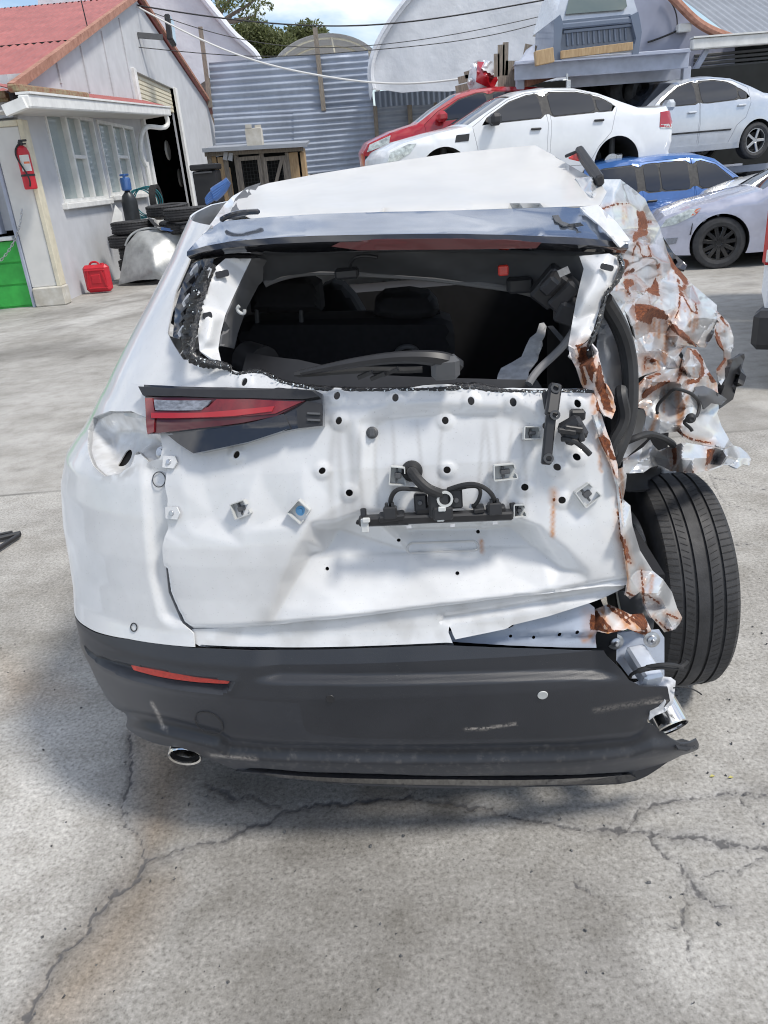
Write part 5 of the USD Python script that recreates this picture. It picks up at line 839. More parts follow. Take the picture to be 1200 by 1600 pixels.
# broken black trim lying on the concrete at the left edge
db = thing('plastic_debris', 'broken black plastic trim pieces lying on the concrete at the left edge', 'debris')
for a, b, w_ in (((-20, 846), (33, 833), .030), ((-10, 862), (30, 836), .022), ((0, 836), (20, 832), .018)):
    A_, B_ = at_z(*a, .02), at_z(*b, .02); obj('shard', bar(A_, B_, w_, .02, (0, 0, 1), .004), 'black_plastic', db)
lf = np.random.default_rng(2); mat('leaf_yellow', (0.40, 0.36, 0.10), 0.6)
for k, (x, y) in enumerate(((1113, 1213), (1142, 1215))):
    P = at_z(x, y, .003); q_ = obj('yellow_leaf', (np.array([P + [-.008, 0, 0], P + [0, -.004, .002], P + [.008, .001, 0], P + [0, .005, .003]]), np.array([(0, 1, 2, 3)])), 'leaf_yellow', smooth=False); tag(q_, ['small yellow leaf on the concrete, left of the pair', 'small yellow leaf on the concrete, right of the pair'][k], 'leaf', 'yellow leaves on the concrete')
gv = []
for _k in range(420):
    x, y = lf.uniform(-1.6, 2.0), lf.uniform(.9, 2.6); s_ = lf.uniform(.002, .006); dd = lf.normal(size=(6, 3)); dd /= np.linalg.norm(dd, axis=1, keepdims=True); hh_ = trimesh.convex.convex_hull(dd * s_); gv.append((np.array(hh_.vertices) + [x, y, s_ * .6], np.array(hh_.faces)))
mat('grit', (0.10, 0.10, 0.10), 0.8, var=.5, vscale=40); tag(obj('loose_grit', cat(*gv), 'grit', smooth=False, kind='stuff'), 'loose grit scattered over the concrete', 'grit', kind='stuff')
# ------------------------------------------------------------------ the wrecked car: parts
car = thing('wrecked_car', 'white hatchback wreck seen from behind, tailgate stripped and right rear corner crushed and rusting', 'car', (CX, CY, 0), -math.degrees(PHI))

# --- tailgate skin
HOLES = [(527, 619), (618, 622), (736, 627), (802, 628), (529, 657), (696, 656), (502, 736), (545, 771), (699, 736), (822, 763), (853, 666), (902, 631), (901, 714), (871, 730), (879, 782), (383, 598), (367, 710)]
SMALL = [(621, 854), (752, 844), (716, 905), (505, 900)]
WIN_LOW = [(338, 563), (352, 574), (375, 582), (400, 578), (425, 590), (455, 599), (500, 606), (560, 607), (640, 606), (662, 602), (700, 600), (722, 604), (760, 607), (800, 606), (850, 607), (900, 610), (928, 612)]
GATE = [(262, 520), (287, 562)] + [(x, y) for x, y in WIN_LOW] + [(934, 625), (941, 650), (948, 672), (955, 690), (962, 715), (966, 745), (970, 772), (973, 800), (976, 835), (981, 870), (986, 905), (982, 914),
        (940, 918), (880, 926), (820, 934), (760, 941), (700, 948), (620, 958), (540, 968), (480, 974), (420, 980), (350, 984), (297, 985), (283, 975), (272, 950), (262, 927), (258, 890), (255, 856), (259, 838), (263, 826), (262, 780), (261, 735), (257, 700), (252, 677), (246, 640), (240, 604), (204, 599), (232, 565)]
_gate_ctl = np.array([  # px, py, millimetres inwards
    (262, 520, 0), (240, 600, 0), (330, 580, 0), (500, 612, 0), (600, 612, 0), (700, 612, 0), (800, 616, 0), (900, 618, 0), (940, 650, 2),
    (262, 700, 0), (264, 780, 0), (300, 640, 0), (420, 634, 0), (520, 628, 0), (285, 700, 0), (288, 770, 0), (290, 815, 0), (262, 828, 0),
    (312, 690, 13), (316, 760, 13), (330, 808, 13), (350, 668, 12), (420, 662, 12), (500, 656, 12), (540, 680, 12), (548, 740, 14), (530, 790, 14), (440, 806, 13), (400, 730, 13), (470, 720, 13),
    (556, 660, 2), (572, 640, 0), (600, 634, 0), (640, 631, 0), (700, 629, 0), (780, 632, 0), (842, 646, 0), (864, 690, 2), (566, 700, 4), (562, 750, 8),
    (590, 664, 20), (606, 654, 20), (640, 648, 20), (700, 645, 20), (780, 649, 20), (824, 662, 20), (842, 692, 20), (586, 700, 20), (582, 750, 20), (572, 800, 20), (700, 710, 20), (640, 740, 20), (770, 740, 20), (700, 790, 20), (640, 800, 20), (764, 800, 20), (830, 780, 20), (844, 740, 20),
    (868, 740, 6), (862, 790, 8), (884, 700, 8), (890, 760, 8), (900, 800, 8), (912, 720, 0), (930, 700, 0), (925, 780, 0), (930, 815, 0), (960, 760, 0), (968, 815, 0), (890, 650, 4),
    (258, 838, -4), (300, 834, -4), (380, 830, -3), (440, 826, -2), (484, 818, 2), (258, 856, -5), (300, 856, -5), (380, 853, -4), (440, 850, -3), (474, 842, -1),
    (500, 836, 60), (520, 836, 84), (640, 838, 94), (760, 836, 94), (806, 830, 84), (826, 830, 50), (846, 826, 6), (900, 824, 3), (960, 824, 1), (520, 818, 20), (640, 820, 22), (760, 818, 22), (806, 812, 18),
    (456, 872, -1), (478, 874, 62), (500, 872, 74), (640, 873, 76), (780, 870, 74), (846, 866, 60), (864, 868, 30), (888, 858, 4), (960, 866, 1),
    (438, 912, 0), (458, 914, 36), (640, 912, 42), (800, 904, 40), (884, 896, 30), (906, 898, 14), (922, 892, 2), (424, 950, 0), (438, 952, 12), (640, 942, 12), (800, 926, 10), (925, 914, 4), (978, 900, 0),
    (270, 930, 0), (320, 940, 0), (390, 940, 0), (300, 900, -2), (390, 895, -1), (297, 984, 2), (420, 979, 2), (560, 964, -2), (700, 947, -2), (860, 927, -2), (985, 908, 0), (975, 830, 0), (968, 745, 0), (945, 660, 2)], float)
_gate_az = trace(_gate_ctl[:, :2]); _gnet = Net(_gate_az, _gate_ctl[:, 2] / 1000.0, 0.0065)
def gate_disp(p, q):
    d = _gnet(p)
    for hp in HOLES:
        r = np.hypot(*(q - hp).T); d = d - 0.0045 * (1 - sstep(9, 17, r)) 
    d += 0.0015 * (meshkit.fbm(np.c_[p * 9.0, np.zeros(len(p))], 2, 4) - 0.5)
    d += 0.012 * np.exp(-(np.hypot(q[:, 0] - 700, (q[:, 1] - 745) * 1.4) / 60) ** 2) * 0.3
    e = dist_line(q, [(258, 890), (262, 927), (272, 950), (283, 975), (297, 985), (350, 984), (420, 980), (540, 968), (700, 948), (820, 934), (986, 906)])
    return d + 0.012 * np.exp(-(e / 4.0) ** 2)                                  # rolled edge
gate_rust = [[(918, 560), (935, 585), (950, 620), (948, 655), (934, 640), (924, 600)], [(934, 668), (952, 690), (964, 720), (952, 716), (938, 694)], [(966, 740), (974, 790), (968, 776)], [(972, 822), (982, 850), (984, 880), (976, 862)]]
def gate_dirt(q, P):
    s = sum(np.exp(-((q[:, 0] - x - 4 * np.sin(q[:, 1] / 40.0 + x)) / w) ** 2) for x, w in [(520, 6), (534, 5), (548, 7), (565, 4), (590, 3), (612, 3), (655, 3), (690, 3), (752, 3), (762, 3), (775, 4), (796, 3), (818, 3)])
    g = 0.36 * s * sstep(640, 690, q[:, 1]) * (1 - sstep(760, 850, q[:, 1]))
    g += 0.30 * np.exp(-((q[:, 0] - 478 + (q[:, 1] - 860) * 0.55) / 20.0) ** 2) * sstep(800, 850, q[:, 1])
    return np.clip(g * 0.8 + 0.25 * (meshkit.fbm(np.c_[q / 60.0, 0 * q[:, 0]], 3, 8) - 0.42) * (q[:, 1] > 860), 0, 0.7)
mG = skin_sheet(GATE, 0.0058, [(h, 0.0075) for h in HOLES] + [(h, 0.004) for h in SMALL], gate_disp)
gate = obj('tailgate', mG, 'wreck_paint', car, prims=wear(mG[0], gate_rust, [[(865, 768), (866, 784)], [(985, 880), (970, 840), (966, 800)]], [[(866, 770), (864, 800), (863, 838)], [(752, 845), (753, 862)], [(926, 600), (930, 650)], [(944, 690), (956, 730)]], gate_dirt, soft=8, lw=5), label='white tailgate skin with bolt holes, stamped recesses and a ragged rusty right edge')
# dark inner panel behind the holes
mGi = skin_sheet([(290, 580), (400, 592), (560, 616), (900, 620), (930, 660), (955, 760), (970, 880), (800, 925), (420, 965), (300, 960), (280, 840), (275, 640)], 0.05, thick=0.01, off=0.16)
obj('inner_panel', mGi, 'black_plastic', gate)

# --- left window pillar of the tailgate, right window pillar
mp_ = relief([(352, 404), (393, 404), (383, 424), (368, 456), (352, 492), (345, 520), (341, 545), (346, 566), (330, 560), (312, 548), (309, 520), (314, 480), (322, 448), (336, 418)],
             [(352, 404, .43), (393, 404, .45), (336, 418, .405), (383, 424, .44), (322, 448, .372), (368, 456, .40), (314, 480, .345), (352, 492, .37), (309, 520, .315), (345, 520, .345), (312, 548, .285), (341, 545, .32), (346, 566, .28), (330, 560, .265), (332, 500, .325), (325, 530, .29), (345, 440, .385)], 5, 5)
lp = obj('window_pillar', mp_, 'wreck_paint', gate, prims=wear(mp_[0]))
for q, w in (((348, 428), 7), ((325, 493), 4)):
    P = on_y(*q, 0.34 if w == 4 else 0.395); obj('slot', (lambda m: frame(m, P - [0, 0.004, 0], np.array([.97, .2, .1]), np.array([-.1, .3, .95]), np.array([.1, -.93, .3])))(extrude(Polygon([(-w * .0016, -.003), (w * .0016, -.003), (w * .0016, .003), (-w * .0016, .003)]).buffer(.004, quad_segs=4), .004)), 'black_plastic', lp)
mp2 = relief([(905, 400), (952, 396), (964, 402), (965, 425), (958, 440), (944, 456), (936, 486), (928, 512), (920, 530), (908, 540), (898, 548), (888, 540), (893, 510), (900, 470), (907, 440), (912, 420)],
             [(905, 400, .40), (952, 396, .37), (964, 402, .38), (965, 425, .36), (944, 456, .33), (936, 486, .32), (920, 530, .26), (898, 548, .24), (888, 540, .26), (893, 510, .30), (900, 470, .34), (907, 440, .37), (912, 470, .30), (925, 450, .315), (908, 520, .255), (935, 425, .335)], 5, 6)
rp = obj('window_pillar', mp2, 'wreck_paint', gate, prims=wear(mp2[0], [[(897, 540), (910, 536), (918, 536), (906, 548)]]), label='bent white right pillar of the tailgate window')
P = on_y(948, 418, .338); obj('slot', frame(extrude(Polygon([(-.010, -.002), (.010, -.002), (.010, .002), (-.010, .002)]).buffer(.004, quad_segs=4), .004), P, np.array([.95, -.1, -.3]), np.array([.3, .3, .9]), np.array([0, -.95, .3])), 'black_plastic', rp)
# lower right torn pillar stump, rusted
mp3 = relief([(888, 540), (898, 546), (908, 541), (920, 532), (934, 550), (940, 575), (946, 600), (958, 622), (962, 640), (956, 655), (944, 648), (930, 625), (915, 612), (908, 600), (900, 575), (890, 556)],
             [(888, 540, .25), (898, 546, .22), (908, 541, .25), (920, 532, .24), (934, 550, .23), (940, 575, .20), (946, 600, .22), (958, 622, .19), (962, 640, .17), (956, 655, .15), (944, 648, .16), (930, 625, .21), (915, 612, .20), (908, 600, .23), (900, 575, .24), (925, 570, .16), (935, 600, .17), (915, 560, .26)], 4, 3, rough=.02)
obj('torn_pillar', mp3, 'wreck_paint', gate, prims=wear(mp3[0], [[(900, 545), (916, 540), (926, 552), (930, 580), (925, 598), (914, 575)], [(936, 560), (950, 620), (960, 645), (944, 640), (930, 600)]], [[(905, 560), (915, 600)]], [[(955, 620), (958, 650)], [(945, 610), (950, 645)], [(930, 560), (935, 610)], [(908, 570), (912, 605)], [(950, 600), (958, 640)]], dw=9), label='torn rusty stump of the right window pillar')

# --- black adhesive with glass crumbs round the window hole
def ribbon(cl, w, hgt, Yf, name, matn, parent, seed=1, rough=.006, n=70, lab=None):
    c = smoothline(cl, 60); c = c[np.linspace(0, len(c) - 1, n).astype(int)]; wv = np.interp(np.linspace(0, 1, n), np.linspace(0, 1, len(w)), w) if np.ndim(w) else np.full(n, w)
    t = np.gradient(c, axis=0); t /= np.linalg.norm(t, axis=1, keepdims=True); nn = np.c_[-t[:, 1], t[:, 0]]
    k = 7; P = np.zeros((n, k, 3)); rg = np.random.default_rng(seed)
    for j, u in enumerate(np.linspace(-1, 1, k)):
        q = c + nn * (u * wv * (1 + 0.35 * (rg.random(n) - .5) * (abs(u) > .5)))[:, None]
        lift = hgt * (1 - abs(u) ** 3) * (0.85 + 0.3 * rg.random(n)) - 0.004
        P[:, j] = on_y(q[:, 0], q[:, 1], Yf(q) - lift)
    m = grid_mesh(P); fn = np.cross(m[0][m[1][:, 1]] - m[0][m[1][:, 0]], m[0][m[1][:, 2]] - m[0][m[1][:, 0]]).sum(0)
    if fn[1] > 0: m = (m[0], m[1][:, ::-1])
    return obj(name, m, matn, parent, smooth=50, label=lab), P
def gateY(q): az = trace(q); return shell(az[:, 0], az[:, 1])[:, 1]
gl, Pl = ribbon([(333, 412), (318, 440), (305, 475), (298, 510), (294, 540), (300, 558), (325, 568), (360, 577)], [7, 11, 12, 12, 11, 9, 7, 5], .005, lambda q: Net([(333, 410), (350, 400), (318, 440), (305, 475), (298, 510), (294, 540), (300, 558), (325, 568), (365, 577)], [.395, .43, .365, .33, .30, .275, .262, .258, .262])(q), 'window_adhesive', 'glue', gate, 3, lab='black window adhesive with broken glass on the left pillar')
gl2, Pl2 = ribbon([(356, 575), (378, 584), (402, 580), (430, 592), (462, 602), (520, 608), (600, 609), (660, 608), (708, 606), (735, 604), (765, 608), (830, 611), (880, 611), (928, 612)], [4, 5, 4, 5, 5, 4, 4, 4, 7, 8, 5, 4, 4, 5], .010, lambda q: gateY(q) + .004, 'window_adhesive', 'glue', gate, 5, n=150)
gl3, Pl3 = ribbon([(966, 398), (970, 425), (958, 446), (946, 462), (940, 490), (932, 515), (922, 540), (925, 560), (932, 585), (933, 606)], [4, 5, 4, 4, 3.5, 3.5, 5, 7, 5, 4], .010, lambda q: Net([(966, 398), (970, 425), (946, 462), (932, 515), (922, 540), (932, 585), (933, 606), (950, 500)], [.37, .35, .32, .27, .235, .20, .205, .29])(q), 'window_adhesive', 'glue', gate, 6)
def crumbs(Ps, n, seed, s=.0035):
    rg = np.random.default_rng(seed); out = []
    for _k in range(n):
        P = Ps[rg.integers(len(Ps)), rg.integers(1, 6)]; d = rg.normal(size=(5, 3)); d /= np.linalg.norm(d, axis=1, keepdims=True)
        h = trimesh.convex.convex_hull(d * s * rg.uniform(.4, 1.3)); out.append((np.array(h.vertices) + P - [0, .004, 0], np.array(h.faces)))
    return cat(*out)
obj('glass_crumbs', crumbs(Pl, 30, 1, .0025), 'glass_shard', gl, smooth=False, kind='stuff'); obj('glass_crumbs', crumbs(Pl2, 90, 2, .0030), 'glass_shard', gl2, smooth=False, kind='stuff'); obj('glass_crumbs', crumbs(Pl3, 14, 4, .0025), 'glass_shard', gl3, smooth=False, kind='stuff')

# --- left rear quarter: wraps round the corner from the tailgate edge
Q_RUST = [[(160, 735), (190, 738), (172, 746)], [(240, 672), (252, 680), (246, 690)]]
def quarter_disp(p, q):
    x, y = q[:, 0], q[:, 1]; d = np.zeros(len(q))
    sm = dist_line(q, [(219, 700), (222, 760), (226, 830), (232, 900), (248, 965), (280, 995), (340, 1002)]); side = x > np.interp(y, [600, 700, 760, 830, 900, 965, 1005], [219, 219, 222, 226, 232, 250, 285])
    d += np.where(side & (y > 722), 0.014 * sstep(0, 10, sm) * (1 - sstep(960, 985, y)), 0) * sstep(716, 735, y)
    for (hx, hy, r) in ((195, 716, 9),):
        d += 0.004 * np.exp(-(np.hypot(x - hx, y - hy) / (r + 4)) ** 6)
    return d
_q_edge = trace([(275, 455), (262, 520), (232, 565), (204, 599), (240, 604), (246, 640), (252, 677), (257, 700), (261, 735), (262, 780), (263, 826), (259, 838), (255, 856), (258, 890), (262, 927), (272, 950), (283, 975), (297, 985), (302, 990), (304, 1011), (250, 1006), (200, 998)])
Y2A = lambda Y: -(AMAX + Y - LC)                      # approximate: distance round the plan at a given y on the flank
def arch(yc, r=.375): return [(Y2A(yc - .06) + r * math.cos(t), 0.345 + r * math.sin(t)) for t in np.linspace(0.12, math.pi - 0.12, 14)]
mqo = np.vstack([_q_edge, [(-.80, .598), (-.85, .595), (-.90, .590), (-.96, .585), (-1.02, .585), (-1.12, .59), (-1.16, .62)], arch(.90), [(Y2A(1.36), .36), (Y2A(1.40), 1.03), (Y2A(1.15), 1.09), (Y2A(.62), 1.20), (Y2A(.78), 1.36), (Y2A(1.05), 1.43), (Y2A(1.4), 1.465), (Y2A(1.4), 1.525), (-1.25, 1.52), (-1.05, 1.505)], trace([(330, 352), (315, 372), (300, 395)])])
POCKET = [(146, 652), (172, 642), (205, 642), (236, 655), (250, 676), (254, 700), (250, 716), (232, 722), (213, 702), (204, 728), (186, 740), (164, 744), (146, 728), (137, 700), (138, 672)]
_pk = trace(POCKET); _pkP = Polygon(_pk).buffer(.006).buffer(-.006)
_mq = Polygon(mqo).buffer(0).difference(_pkP)
_mq = max(_mq.geoms, key=lambda g: g.area) if _mq.geom_type != 'Polygon' else _mq
p, t = tri_poly(_mq, 0.008); v = shell(p[:, 0], p[:, 1]); n = sh_normal(p[:, 0], p[:, 1]); v = v - n * quarter_disp(p, cpx(v))[:, None]; V, F, _i = thicken(v, t, -n * .004); mQ = (V, F)
def quarter_dirt(q, P): return 0.55 * blot(q, [[(150, 690), (165, 735), (215, 728), (200, 745), (160, 748), (140, 715)]], 9) * (meshkit.fbm(np.c_[q / 9.0, 0 * q[:, 0]], 3, 2) > .45) + 0.3 * blot(q, [[(140, 640), (150, 640), (175, 700), (160, 705)]], 8)
qt = obj('rear_quarter_panel', mQ, 'wreck_paint', car, prims=wear(mQ[0], dirt=quarter_dirt), label='white left rear quarter panel with an empty tail lamp pocket')
_fl = _pkP
_ht = np.array([[194., 716.]])
for _k in range(6): _hz = trace(_ht); _ht = _ht + (np.array([[194., 716.]]) - cpx(shell(_hz[:, 0], _hz[:, 1]) - sh_normal(_hz[:, 0], _hz[:, 1]) * .042))
_fp = _fl.difference(Point(*_hz[0]).buffer(.017, quad_segs=6))
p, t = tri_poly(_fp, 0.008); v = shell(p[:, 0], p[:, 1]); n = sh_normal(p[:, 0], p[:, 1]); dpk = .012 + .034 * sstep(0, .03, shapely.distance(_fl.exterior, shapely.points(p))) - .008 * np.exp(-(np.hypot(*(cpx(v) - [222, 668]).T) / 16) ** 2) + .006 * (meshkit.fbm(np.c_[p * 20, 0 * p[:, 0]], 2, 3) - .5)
v = v - n * dpk[:, None]; V, F, _i = thicken(v, t, -n * .003); pkt = obj('lamp_pocket', (V, F), 'wreck_paint', qt, prims=wear(V, dirt=lambda q, P: np.clip(.30 + .9 * (meshkit.fbm(np.c_[q / 10.0, 0 * q[:, 0]], 3, 2) - .5), 0, .5), soft=4), label='empty tail lamp pocket with a round hole')  # dirt here is grime plus the shade of the recess painted into the colour
_b = np.array(_fl.exterior.segmentize(.006).coords); n = sh_normal(_b[:, 0], _b[:, 1]); P0 = shell(_b[:, 0], _b[:, 1]); w_ = grid_mesh(np.stack([P0 - n * .000, P0 - n * .006, P0 - n * .014], 1)); w_ = cat(w_, (w_[0] , w_[1][:, ::-1])); obj('rim', w_, 'wreck_paint', pkt, prims=wear(w_[0]))
P = (shell(*_hz[0]) - sh_normal(*_hz[0]) * .055); ez = sh_normal(*_hz[0]); ex = np.cross([0, 0, 1.], ez); ex /= np.linalg.norm(ex); obj('hole_back', frame(lathe([(0, 0), (.028, 0), (.028, .004)], 16), P, ex, np.cross(ez, ex), ez), 'soot', pkt)  # black disc painting the darkness inside the hole
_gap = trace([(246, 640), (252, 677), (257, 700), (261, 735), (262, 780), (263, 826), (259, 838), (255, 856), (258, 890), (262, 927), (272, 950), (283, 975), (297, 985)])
obj('edge_seal', tube(shell(_gap[:, 0], _gap[:, 1]) - sh_normal(_gap[:, 0], _gap[:, 1]) * .010, .0035, 6), 'grey_plastic', gate)  # grey tube added to stand in for the shading of the panel gap
# raised ridge where the number plate sat
_pl = [(693 + 50 * sx + 8.5 * math.cos(g), 868 - 1.6 * sx + 8.5 * math.sin(g)) for sx, g0 in ((1, -math.pi / 2), (-1, math.pi / 2)) for g in np.linspace(g0, g0 + math.pi, 8)]; _pl = np.array(_pl + _pl[:1]); _pa = trace(_pl); _pd = _gnet(_pa)
obj('plate_ridge', tube(shell(_pa[:, 0], _pa[:, 1]) - sh_normal(_pa[:, 0], _pa[:, 1]) * (_pd[:, None] - .0002), .0028, 6), 'roof_paint', gate)
def disc(name, px, r, matn, parent, off=.002, h=.002, n=24, lab=None, prof=None):
    P, ex, ey, ez = local(px, 0.0)
    return obj(name, frame(lathe(prof or [(0, h), (r * .92, h), (r, h * .4), (r, -h)], n), P + ez * off, ex, ey, ez), matn, parent, label=lab)
def ring(r, w): return lathe([(r - w, 0), (r - w, .0012), (r + w, .0012), (r + w, 0)], 28)
def ring_at(name, px, r, w, matn, parent, inset=0.0):
    P, ex, ey, ez = local(px); return obj(name, frame(ring(r, w), P + ez * (.0015 - inset), ex, ey, ez), matn, parent)
ring_at('access_plug', (244, 749), .017, .0011, 'grey_plastic', qt, .012)
ring_at('sensor_cap', (210, 980), .0095, .0012, 'black_plastic', qt)
def liner(name, az, off, matn, parent, h=.05):
    m = skin_sheet(az, h, az=True, off=off, thick=.01); return obj(name, m, matn, parent)
# dark gap trim with broken clips between pillar and flank
tm = relief([(318, 405), (334, 404), (322, 440), (306, 480), (292, 515), (280, 530), (270, 526), (274, 480), (286, 440), (300, 412)], [(318, 405, .43), (334, 404, .42), (300, 412, .45), (322, 440, .40), (286, 440, .43), (306, 480, .36), (274, 480, .40), (292, 515, .33), (280, 530, .33), (270, 526, .35)], 6, 4)
trm = obj('window_side_trim', tm, 'gloss_black', car, label='broken black trim strip with torn clips beside the left window pillar')
for k, (x, y) in enumerate([(296, 424), (291, 440), (287, 456), (284, 471), (282, 487), (279, 503), (277, 518)]):
    Y = np.interp(y, [405, 530], [.43, .335]) - .012
    for dx, w, h in ((0, 13, 5), (13, 7, 3)):
        t = relief([(x + dx, y + 3), (x + dx + w, y - h - 5), (x + dx + w + 2, y - 2), (x + dx + w - 3, y + 4), (x + dx + 3, y + 9)], [(x + dx, y + 3, Y), (x + dx + w, y - h - 5, Y - .012), (x + dx + w + 2, y - 2, Y + .004), (x + dx + 3, y + 9, Y - .004)], 5, 0, .006)
        obj('trim_clip', t, 'torn_plastic' if (k + (dx > 0)) % 3 == 0 else 'black_plastic', trm)
wp = relief([(331, 420), (322, 444), (309, 480), (299, 505), (296, 505), (304, 470), (317, 436), (326, 418)], [(331, 420, .385), (309, 480, .34), (299, 505, .32), (317, 436, .375), (296, 505, .325)], 6, 2)
obj('torn_edge', wp, 'torn_plastic', trm)

# --- left flank ahead of the quarter: doors, wing, windows
flank = [(Y2A(1.42), .36), (Y2A(1.42), 1.02), (Y2A(3.05), .985), (Y2A(3.55), .96), (Y2A(4.25), .82), (Y2A(4.38), .55), (Y2A(4.3), .3), (Y2A(4.05), .25)] + arch(3.64)[::-1] + [(Y2A(3.2), .25)]
for i, (y0, y1) in enumerate(((1.42, 2.2), (2.21, 3.12))):
    m = skin_sheet([(Y2A(y0), .36), (Y2A(y0), 1.03), (Y2A(y1), 1.0), (Y2A(y1), .30)], .05, az=True); d = obj('door', m, 'wreck_paint', car, prims=wear(m[0]))
m = skin_sheet([(Y2A(3.13), .30), (Y2A(3.13), 1.0), (Y2A(3.55), .97), (Y2A(4.25), .84), (Y2A(4.36), .6), (Y2A(4.3), .3)] + [(a, z) for a, z in arch(3.64)], .05, az=True); obj('front_wing', m, 'wreck_paint', car, prims=wear(m[0]))
m = skin_sheet([(Y2A(.70), 1.21), (Y2A(1.38), 1.05), (Y2A(3.1), 1.01), (Y2A(2.62), 1.40), (Y2A(2.2), 1.46), (Y2A(1.42), 1.455), (Y2A(.98), 1.40)], .06, az=True, off=.012); obj('side_window', m, 'gloss_black', car)
m = skin_sheet([(Y2A(1.41), 1.47), (Y2A(1.41), 1.525), (Y2A(2.4), 1.515), (Y2A(2.75), 1.43), (Y2A(3.3), 1.03), (Y2A(3.15), 1.0), (Y2A(2.62), 1.41), (Y2A(2.3), 1.46)], .05, az=True); obj('roof_side_rail', m, 'wreck_paint', car, prims=wear(m[0]))
# right flank ahead of the crushed corner
m = skin_sheet([(-Y2A(1.75), .30), (-Y2A(1.75), 1.0), (-Y2A(3.55), .97), (-Y2A(4.25), .84), (-Y2A(4.36), .6), (-Y2A(4.3), .3)] + [(-a, z) for a, z in arch(3.64)], .06, az=True); obj('right_flank', m, 'wreck_paint', car, prims=wear(m[0]))
m = skin_sheet([(-Y2A(1.9), 1.02), (-Y2A(3.1), 1.0), (-Y2A(2.62), 1.38), (-Y2A(1.9), 1.44)], .06, az=True, off=.012); obj('side_window', m, 'gloss_black', car)
# bonnet and nose
bon = np.array([[[x * (1 - .12 * t), 3.22 + 1.08 * t, 1.13 - .30 * t ** 2 - .06 * abs(x) ** 2] for x in np.linspace(-.80, .80, 15)] for t in np.linspace(0, 1, 12)])
v, f = grid_mesh(bon); V, F, _i = thicken(v, f[:, ::-1], np.tile([0, 0, -.02], (len(v), 1))); obj('bonnet', (V, F), 'wreck_paint', car, prims=wear(V))
obj('nose', cat(box(-.72, .72, 4.22, 4.36, .28, .80, .05), box(-.8, .8, 4.10, 4.24, .22, .62, .05)), 'bumper_plastic', car)
for X in (-.80, .80):
    obj('front_wheel', mov(lathe([(.20, -.1), (.33, -.11), (.345, -.08), (.345, .08), (.33, .11), (.20, .1), (.20, .05), (.02, .04), (.02, -.04), (.20, -.05), (.20, -.1)], 36, 'x'), (X, 3.64, .345)), 'rubber', car)
obj('rear_wheel', mov(lathe([(.20, -.1), (.33, -.11), (.345, -.08), (.345, .08), (.33, .11), (.20, .1), (.20, .05), (.02, .04), (.02, -.04), (.20, -.05), (.20, -.1)], 36, 'x'), (-.80, .90, .345)), 'rubber', car, label='left rear wheel hidden behind the bumper')
# --- floor pan and cabin
def hull_box(*a, b=.02): return box(*a, b)
obj('floor_pan', cat(box(-.58, .42, .16, .6, .30, .33), box(-.80, .50, .6, 4.1, .26, .30), box(-.52, .40, .12, .15, .32, .58), box(.50, .80, 1.45, 4.1, .26, .30)), 'cabin_trim', car)
cabin = cat(box(-.76, -.72, .62, 3.2, .3, 1.05), box(-.60, -.57, .72, 1.35, 1.0, 1.38), box(.44, .46, .42, 1.4, .62, 1.02), box(.74, .77, 1.4, 3.2, .3, 1.0), box(-.76, .76, 2.9, 3.25, .4, .98), box(-.76, .55, .28, .95, .58, .62))
obj('cabin_lining', cabin, 'cabin_trim', car)
hl = np.array([[[x, y, 1.445 + .03 * math.sin((y - .6) / 2 * math.pi) - .08 * (abs(x) / .6) ** 4] for x in np.linspace(-.58, .38, 13)] for y in np.linspace(.62, 2.6, 12)])
v, f = grid_mesh(hl); V, F, _i = thicken(v, f, np.tile([0, 0, .015], (len(v), 1))); obj('headliner', (V, F), 'headliner', car)
def pillow(outline, Y, bulge, thick, h=7.0):
    P = Polygon(outline).buffer(2).buffer(-2); p, t = tri_poly(P, h); d = shapely.distance(P.boundary, shapely.points(p)); R = 14.0
    v = on_y(p[:, 0], p[:, 1], Y - bulge * np.sqrt(np.clip(1 - (1 - np.clip(d / R, 0, 1)) ** 2, 0, 1))); c = np.cross(v[t[:, 1]] - v[t[:, 0]], v[t[:, 2]] - v[t[:, 0]]).sum(0)
    if c[1] > 0: t = t[:, ::-1]
    V, F, _i = thicken(v, t, np.tile([0, thick, 0], (len(v), 1))); return V, F
seat = obj('rear_seat_back', pillow([(366, 506), (400, 501), (560, 497), (690, 497), (706, 503), (710, 520), (712, 620), (366, 640)], 1.0, .05, .14, 12), 'seat_cloth', car)
hr = obj('headrest', pillow([(393, 488), (390, 455), (402, 437), (430, 431), (478, 432), (498, 444), (503, 486), (470, 489), (420, 489)], 1.0, .06, .10), 'seat_cloth', seat)
hr2 = obj('headrest', pillow([(584, 492), (586, 470), (600, 458), (640, 454), (672, 459), (684, 473), (688, 490), (660, 500), (610, 500)], 1.02, .06, .10), 'seat_cloth', seat)
for x in (401, 470): obj('headrest_post', tube([on_y(x, 483, .98), on_y(x + 1, 506, .98)], .007), 'grey_plastic', hr)
obj('front_seat', pillow([(498, 510), (502, 448), (518, 441), (535, 446), (553, 465), (568, 490), (572, 512)], 1.9, .06, .14), 'seat_cloth', car)
obj('seat_release_loop', tube(smoothline([on_y(620, 552, .94), on_y(628, 543, .93), on_y(645, 543, .93), on_y(652, 551, .94)], 6), .008), 'grey_plastic', seat)
obj('luggage_cover_roll', tube([on_y(385, 560, .55), on_y(412, 572, .50)], [.045, .05], 16), 'black_plastic', car)
